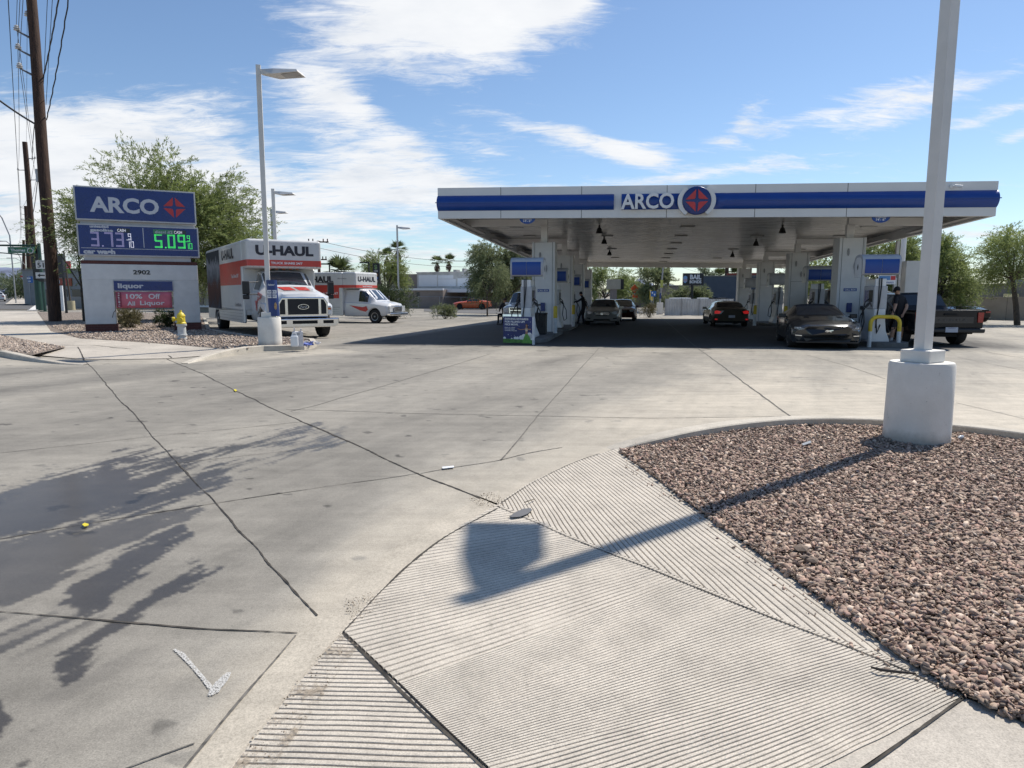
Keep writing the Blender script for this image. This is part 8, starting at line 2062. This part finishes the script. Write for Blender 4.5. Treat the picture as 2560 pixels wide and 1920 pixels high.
# island with pole, blue sign, flag
t = thing('street_light', 'grey street light pole with yellow and white stickers on a square white base', 'light pole', G(1649, 786), 0, None); Yl = t.location.y
b = MB(); b.box((0, 0, .55), (.5, .5, 1.1)); b.build('square_base', M_base, t); b = MB(); b.tube([(0, 0, 1.1), (.3, 0, A(0, 650, Yl).z - t.location.z + 1)], .07, 8); b.build('pole', M_grey, t)
b = MB(); b.box((0.1, -.09, 2.8), (.24, .02, .7)); b.build('yellow_sticker', mat('lime_sticker', (.4, .42, .1), .6), t); b = MB(); b.box((.0, -.09, 1.7), (.16, .02, .5)); b.build('blue_sticker', M_bluedeep, t)
t = thing('blue_info_sign', 'small square blue sign behind the yellow feather flag', 'sign', G(1632, 786), 0); z_ = A(0, 740, t.location.y).z - t.location.z; b = MB(); b.tube([(0, 0, 0), (0, 0, z_)], .04, 6); b.build('post', M_grey, t); b = MB(); b.b2(-.25, .25, -.06, -.03, z_ - .05, z_ + .45); o = b.build('plate', bpy.data.materials['info_blue'], t)
b = MB(); b.b2(-.15, -.05, -.07, -.06, z_ + .22, z_ + .36); b.b2(.05, .15, -.07, -.06, z_ + .05, z_ + .2); b.build('white_symbol', M_lt, o)
t = thing('feather_flag', 'drooping yellow and white feather flag in the planted island', 'flag', G(1627, 785), 0); z_ = A(0, 724, t.location.y).z - t.location.z; b = MB(); b.tube([(0, 0, 0), (0, 0, z_ * .8), (-.15, 0, z_)], .02, 6); b.build('pole', M_lt, t)
b = MB(); b.grid([[(-.15 + .1 * i_, .02 * (i_ % 2), z_ * (1 - .1 * j_) - i_ * .05) for i_ in range(4)] for j_ in range(5)]); b.build('cloth', M_yellow, t)
t = thing('construction_sign', 'orange construction warning sign and barricade by the brown building', 'road sign', (X_at(1586, 70), 70, gzf(10, 70)), .3); b = MB(); b.tube([(0, 0, 0), (0, 0, 2.3)], .04, 6); b.build('post', M_grey, t)
b = MB(); b.prism([(0, 2.9), (-.45, 2.45), (0, 2.0), (.45, 2.45)], -.04, 0); b.build('diamond_panel', mat('safety_orange', (.75, .12, .03), .5), t); b = MB(); b.box((0.1, -.02, 1.7), (.6, .03, .3)); b.build('lower_panel', bpy.data.materials['safety_orange'], t)
b = MB(); b.box((0, 0, .1), (.9, .5, .12)); b.build('base', M_lt, t)
# right side long building, wall and roof gear
t, L_, H_ = building('long_low_building', 'long low building with dark grey parapet behind the tan wall at right', 2180, 2700, 62, 50, 716, M_greywall)
b = MB()
for x_, w_, h_ in ((10, 3, .4), (14, .6, .8), (17, 3, .5)): b.b2(x_, x_ + w_, 1, 2.5, H_ + .13, H_ + .13 + h_)
b.build('rooftop_unit', M_grey, t); b = MB(); b.box((L_ * .72, -.2, H_ - .8), (.9, .4, .3)); b.build('wall_lamp', mat('lit_lamp_cream', (.8, .7, .4), .4), t)
a, c_ = Vector((X_at(2180, 52), 52, 0)), Vector((X_at(2700, 42), 42, 0)); t = thing('boundary_wall', 'tan stucco boundary wall behind the pickup at right', 'wall', (a.x, a.y, -.5), math.atan2(c_.y - a.y, c_.x - a.x)); L_ = (c_ - a).length; hW = A(0, 745, 47).z + .5
b = MB(); b.b2(0, L_, 0, .25, 0, hW); b.build('wall_panel', M_tan, t); b = MB(); b.b2(-.05, L_ + .05, -.03, .28, hW, hW + .08); b.build('coping', M_tan, t)
for k in range(5): b = MB(); b.b2(L_ * (k + .5) / 5, L_ * (k + .5) / 5 + .02, -.006, 0, 0, hW); b.build('control_joint', M_dark, t)
# white box cabinet beyond right pump and car-wash frame
b = MB(); a, c_ = A(2262, 740, 26), A(2304, 652, 26); p = thing('menu_cabinet', 'tall white menu cabinet between the right pump and near light pole', 'cabinet', ((a.x + c_.x) / 2, 26, gzf(10, 26)), -TH)
w_ = c_.x - a.x; b.b2(-w_ / 2, w_ / 2, 0, .5, a.z - p.location.z, c_.z - p.location.z); b.build('cabinet_box', M_pwhite, p); b = MB(); b.b2(-w_ / 2 - .35, -w_ / 2 - .25, .1, .25, 0, A(0, 600, 26).z); b.b2(-w_ / 2 + .2, w_ / 2 - .2, .1, .3, 0, a.z - p.location.z); b.build('support_leg', M_pwhite, p)
p = thing('canopy_panel_sign', 'plain white panel board beyond the right front pump', 'sign', (X_at(2158, 25), 25, gzf(10, 25)), -TH); a, c_ = A(2146, 744, 25), A(2172, 692, 25); b = MB(); b.b2(a.x - p.location.x, c_.x - p.location.x, 0, .1, a.z - p.location.z, c_.z - p.location.z); b.build('panel', M_pwhite, p); b = MB(); b.b2(-.05, .05, .02, .08, 0, a.z - p.location.z); b.build('post', M_pwhite, p)
p = thing('white_mast', 'slim white mast rising behind the right front pump', 'pole', (X_at(2250, 33), 33, gzf(10, 33)), 0); b = MB(); b.cyl((0, 0, 0), .12, A(0, 540, 33).z, 10); b.build('shaft', M_pwhite, p); b = MB(); b.box((0, 0, .1), (.5, .5, .25)); b.build('foot', M_base, p)
# black plaza monument by the truck and small lamp
YB = 70; xb = X_at(941, YB); t = thing('plaza_monument', 'tall dark plaza monument sign left of the white light pole', 'pylon sign', (xb, YB, -.3), 0); a, c_ = A(933, 722, YB), A(948, 658, YB); b = MB(); b.b2(a.x - xb, c_.x - xb, 0, .4, .0, c_.z + .3); pn = b.build('panel', bpy.data.materials['sign_black'], t)
letter(pn, '$', mat('muted_green_mark', (.2, .3, .12), .5), 0, A(0, 668, YB).z + .3, -.01, .32, .5, bold=.03)
for k, (py, m_) in enumerate(((677, M_grey), (686, mat('muted_orange_mark', (.35, .16, .05), .5)), (695, bpy.data.materials['info_blue']), (703, M_grey))): b = MB(); b.b2(-.2, .2, -.01, -.003, A(0, py + 3, YB).z + .3, A(0, py - 2, YB).z + .3); b.build('tenant_panel', m_, pn)
for px, lab, yt_ in ((924, 'short black parking lamp left of the dark plaza monument', 656), (826, 'black double head lamp before the full fan palm', 660)):
    Yk = 66; t = thing('parking_lamp', lab, 'light pole', (X_at(px, Yk), Yk, gzf(X_at(px, Yk), Yk)), 0); zt_ = A(0, yt_, Yk).z - t.location.z; b = MB(); b.tube([(0, 0, 0), (0, 0, zt_)], .07, 8); b.build('pole', M_black, t); b = MB(); b.box((-.4, 0, zt_), (.9, .3, .12)); b.build('lamp_head', M_black, t)
# service poles with crossarms behind
def cross_pole(label, px, Y, ytop, arms, r=.12, name='service_pole'):
    x_ = X_at(px, Y); g = gzf(x_, Y); t = thing(name, label, 'utility pole', (x_, Y, g), 0); zt_ = A(px, ytop, Y).z - g; b = MB(); b.tube([(0, 0, -.5), (0, 0, zt_)], [r * 1.2, r], 8); b.build('shaft', M_wood, t)
    for dz, w_ in arms: b = MB(); b.box((0, 0, zt_ - dz), (w_, .12, .1)); [b.cyl((s_ * w_ * f_, 0, zt_ - dz + .05), .05, .22, 6) for s_ in (-1, 1) for f_ in (.25, .45)]; b.build('crossarm', M_wood, t)
    return Vector((x_, Y, g + zt_))
q1 = cross_pole('crossarm pole with transformers beside the large truck box', 800, 60, 602, ((.1, 1.8), (1.6, 1.4))); q2 = cross_pole('slim pole with lines seen through the canopy centre', 1669, 120, 640, ((1.2, 2.5), (4.2, 4)), .25)
q3 = cross_pole('wooden pole between the near light pole and the right tree', 2357, 60, 614, ((.8, .5),)); q4 = cross_pole('distant small pole left of the brown building', 1584, 120, 690, ((.3, 1),)); q5 = cross_pole('dark steel pole above the slate blue building', 1815, 95, 620, ((.3, .8),), .25)
def bgw(a, c_, lab, r=.02, sag=1.0): wire(a, c_, sag, r, lab=lab)
bgw(q1, A(1300, 645, 90), 'upper long wire from the crossarm pole toward the canopy'); bgw(q1 - Vector((0, 0, .6)), A(1300, 657, 90), 'lower long wire from the crossarm pole toward the canopy')
bgw(A(1100, 652, 110), A(1340, 640, 110), 'faint high wire left of the canopy column', .02, .2); bgw(A(1460, 668, 100), q2 - Vector((0, 0, 1)), 'wire under the canopy left of the slim pole', .02); bgw(q2 - Vector((0, 0, 1)), A(1900, 690, 100), 'wire under the canopy right of the slim pole', .02); bgw(A(1440, 700, 110), A(1600, 712, 110), 'low wire above the chain link fence under the canopy', .02, .2)
bgw(A(2360, 648, 60), A(2620, 590, 40), 'wire rising right past the near light pole', .02, .1); bgw(A(2370, 645, 60), A(2480, 676, 60), 'wire descending right from the wooden pole', .015, .1); bgw(A(2430, 677, 50), A(2620, 650, 45), 'lower wire crossing to the right edge tree', .015, .1)
bgw(A(85, 583, 140), A(190, 608, 140), 'upper service wire behind the nearest utility pole', .025, .2); bgw(A(85, 600, 140), A(190, 620, 140), 'middle service wire behind the nearest utility pole', .025, .2); bgw(A(130, 632, 140), A(190, 634, 140), 'lower service wire behind the nearest utility pole', .02, .2)
for i_ in range(4): bgw(A(-20, 632 + i_ * 14 - (i_ == 3) * 8, 200), A(62, 629 + i_ * 13 - (i_ == 3) * 16, 200), f'distant street wire at far left, number {i_ + 1} from the top', .03, .3)
# curved street lamps down the street, far signals
for i_, (px, py, Y, lab) in enumerate(((12, 603, 140, 'nearest curved street lamp arm over the street'), (30, 645, 230, 'second curved street lamp arm over the street'), (-10, 520, 90, 'high lamp arm entering from the left edge'))):
    t = thing('street_lamp', lab, 'street lamp', (X_at(px + 48, Y), Y, 0), 0); z_ = A(0, py, Y).z; w_ = 42 / F * Y; b = MB(); b.tube([(0, 0, 0), (0, 0, z_ * .72), (-w_ * .35, 0, z_ * .9), (-w_ * .75, 0, z_), (-w_ * 1.1, 0, z_)], .08, 6); b.build('curved_arm', M_mesh, t); b = MB(); b.box((-w_ * 1.15, 0, z_), (1.0, .4, .18)); b.build('lamp_head', M_grey, t)
t = thing('far_signal', 'distant traffic signals hanging across the street', 'traffic signal', (X_at(-8, 300), 300, 0), 0); z_ = A(0, 701, 300).z; b = MB(); b.tube([(0, 0, z_), (9, 0, z_)], .12, 6); b.tube([(9, 0, 0), (9, 0, z_)], .2, 6); b.build('mast_arm', M_dgreen, t); b = MB(); b.box((3.8, 0, z_ - .1), (1.1, .5, .9)); b.build('signal_head', M_black, t)
# hills
def hill(name, prof, Y, m, dy=900):
    P = []; xs = [p[0] for p in prof]; N_ = 60
    rg = np.random.default_rng(int(Y))
    for i in range(N_ + 1):
        px = xs[0] + (xs[-1] - xs[0]) * i / N_; py = np.interp(px, xs, [p[1] for p in prof]) + (fbm(np.array(px * .12), np.array(3.3), 4, 2) - .5) * 5; row = []
        for j in range(9):
            f_ = j / 8; Yj = Y + dy * f_; top = A(px, float(py), Y + dy * .6).z; z_ = top * math.sin(min(1, f_ / .6) * PI / 2) ** 1.2 * (1 + .14 * (fbm(np.array(i * .45), np.array(j * .8), 4, 7) - .5)) if f_ <= .6 else top * (1 - (f_ - .6))
            row.append((X_at(px, Yj) , Yj, z_ - 5 * (1 - f_)))
        P.append(row)
    b = MB(); b.grid(P, flip=False); o = b.build(name, m, smooth=60)
    if sum(p.normal.z for p in o.data.polygons) < 0: o.data.flip_normals()
    return tag(o, kind='structure')
M_mtn = mat('hazed_mountain_rock', (.17, .20, .29), .95, var=.25, scale=.004)  # blue of the distant air haze is painted into the rock colour
hill('mountains', [(-500, 668), (-200, 655), (-60, 672), (0, 668), (14, 664), (28, 667), (50, 666), (120, 668), (200, 690), (420, 735)], 3600, M_mtn)
hill('mountains', [(1500, 735), (1570, 716), (1590, 698), (1600, 693), (1612, 700), (1640, 712), (1672, 708), (1700, 714), (1800, 735)], 4200, M_mtn)
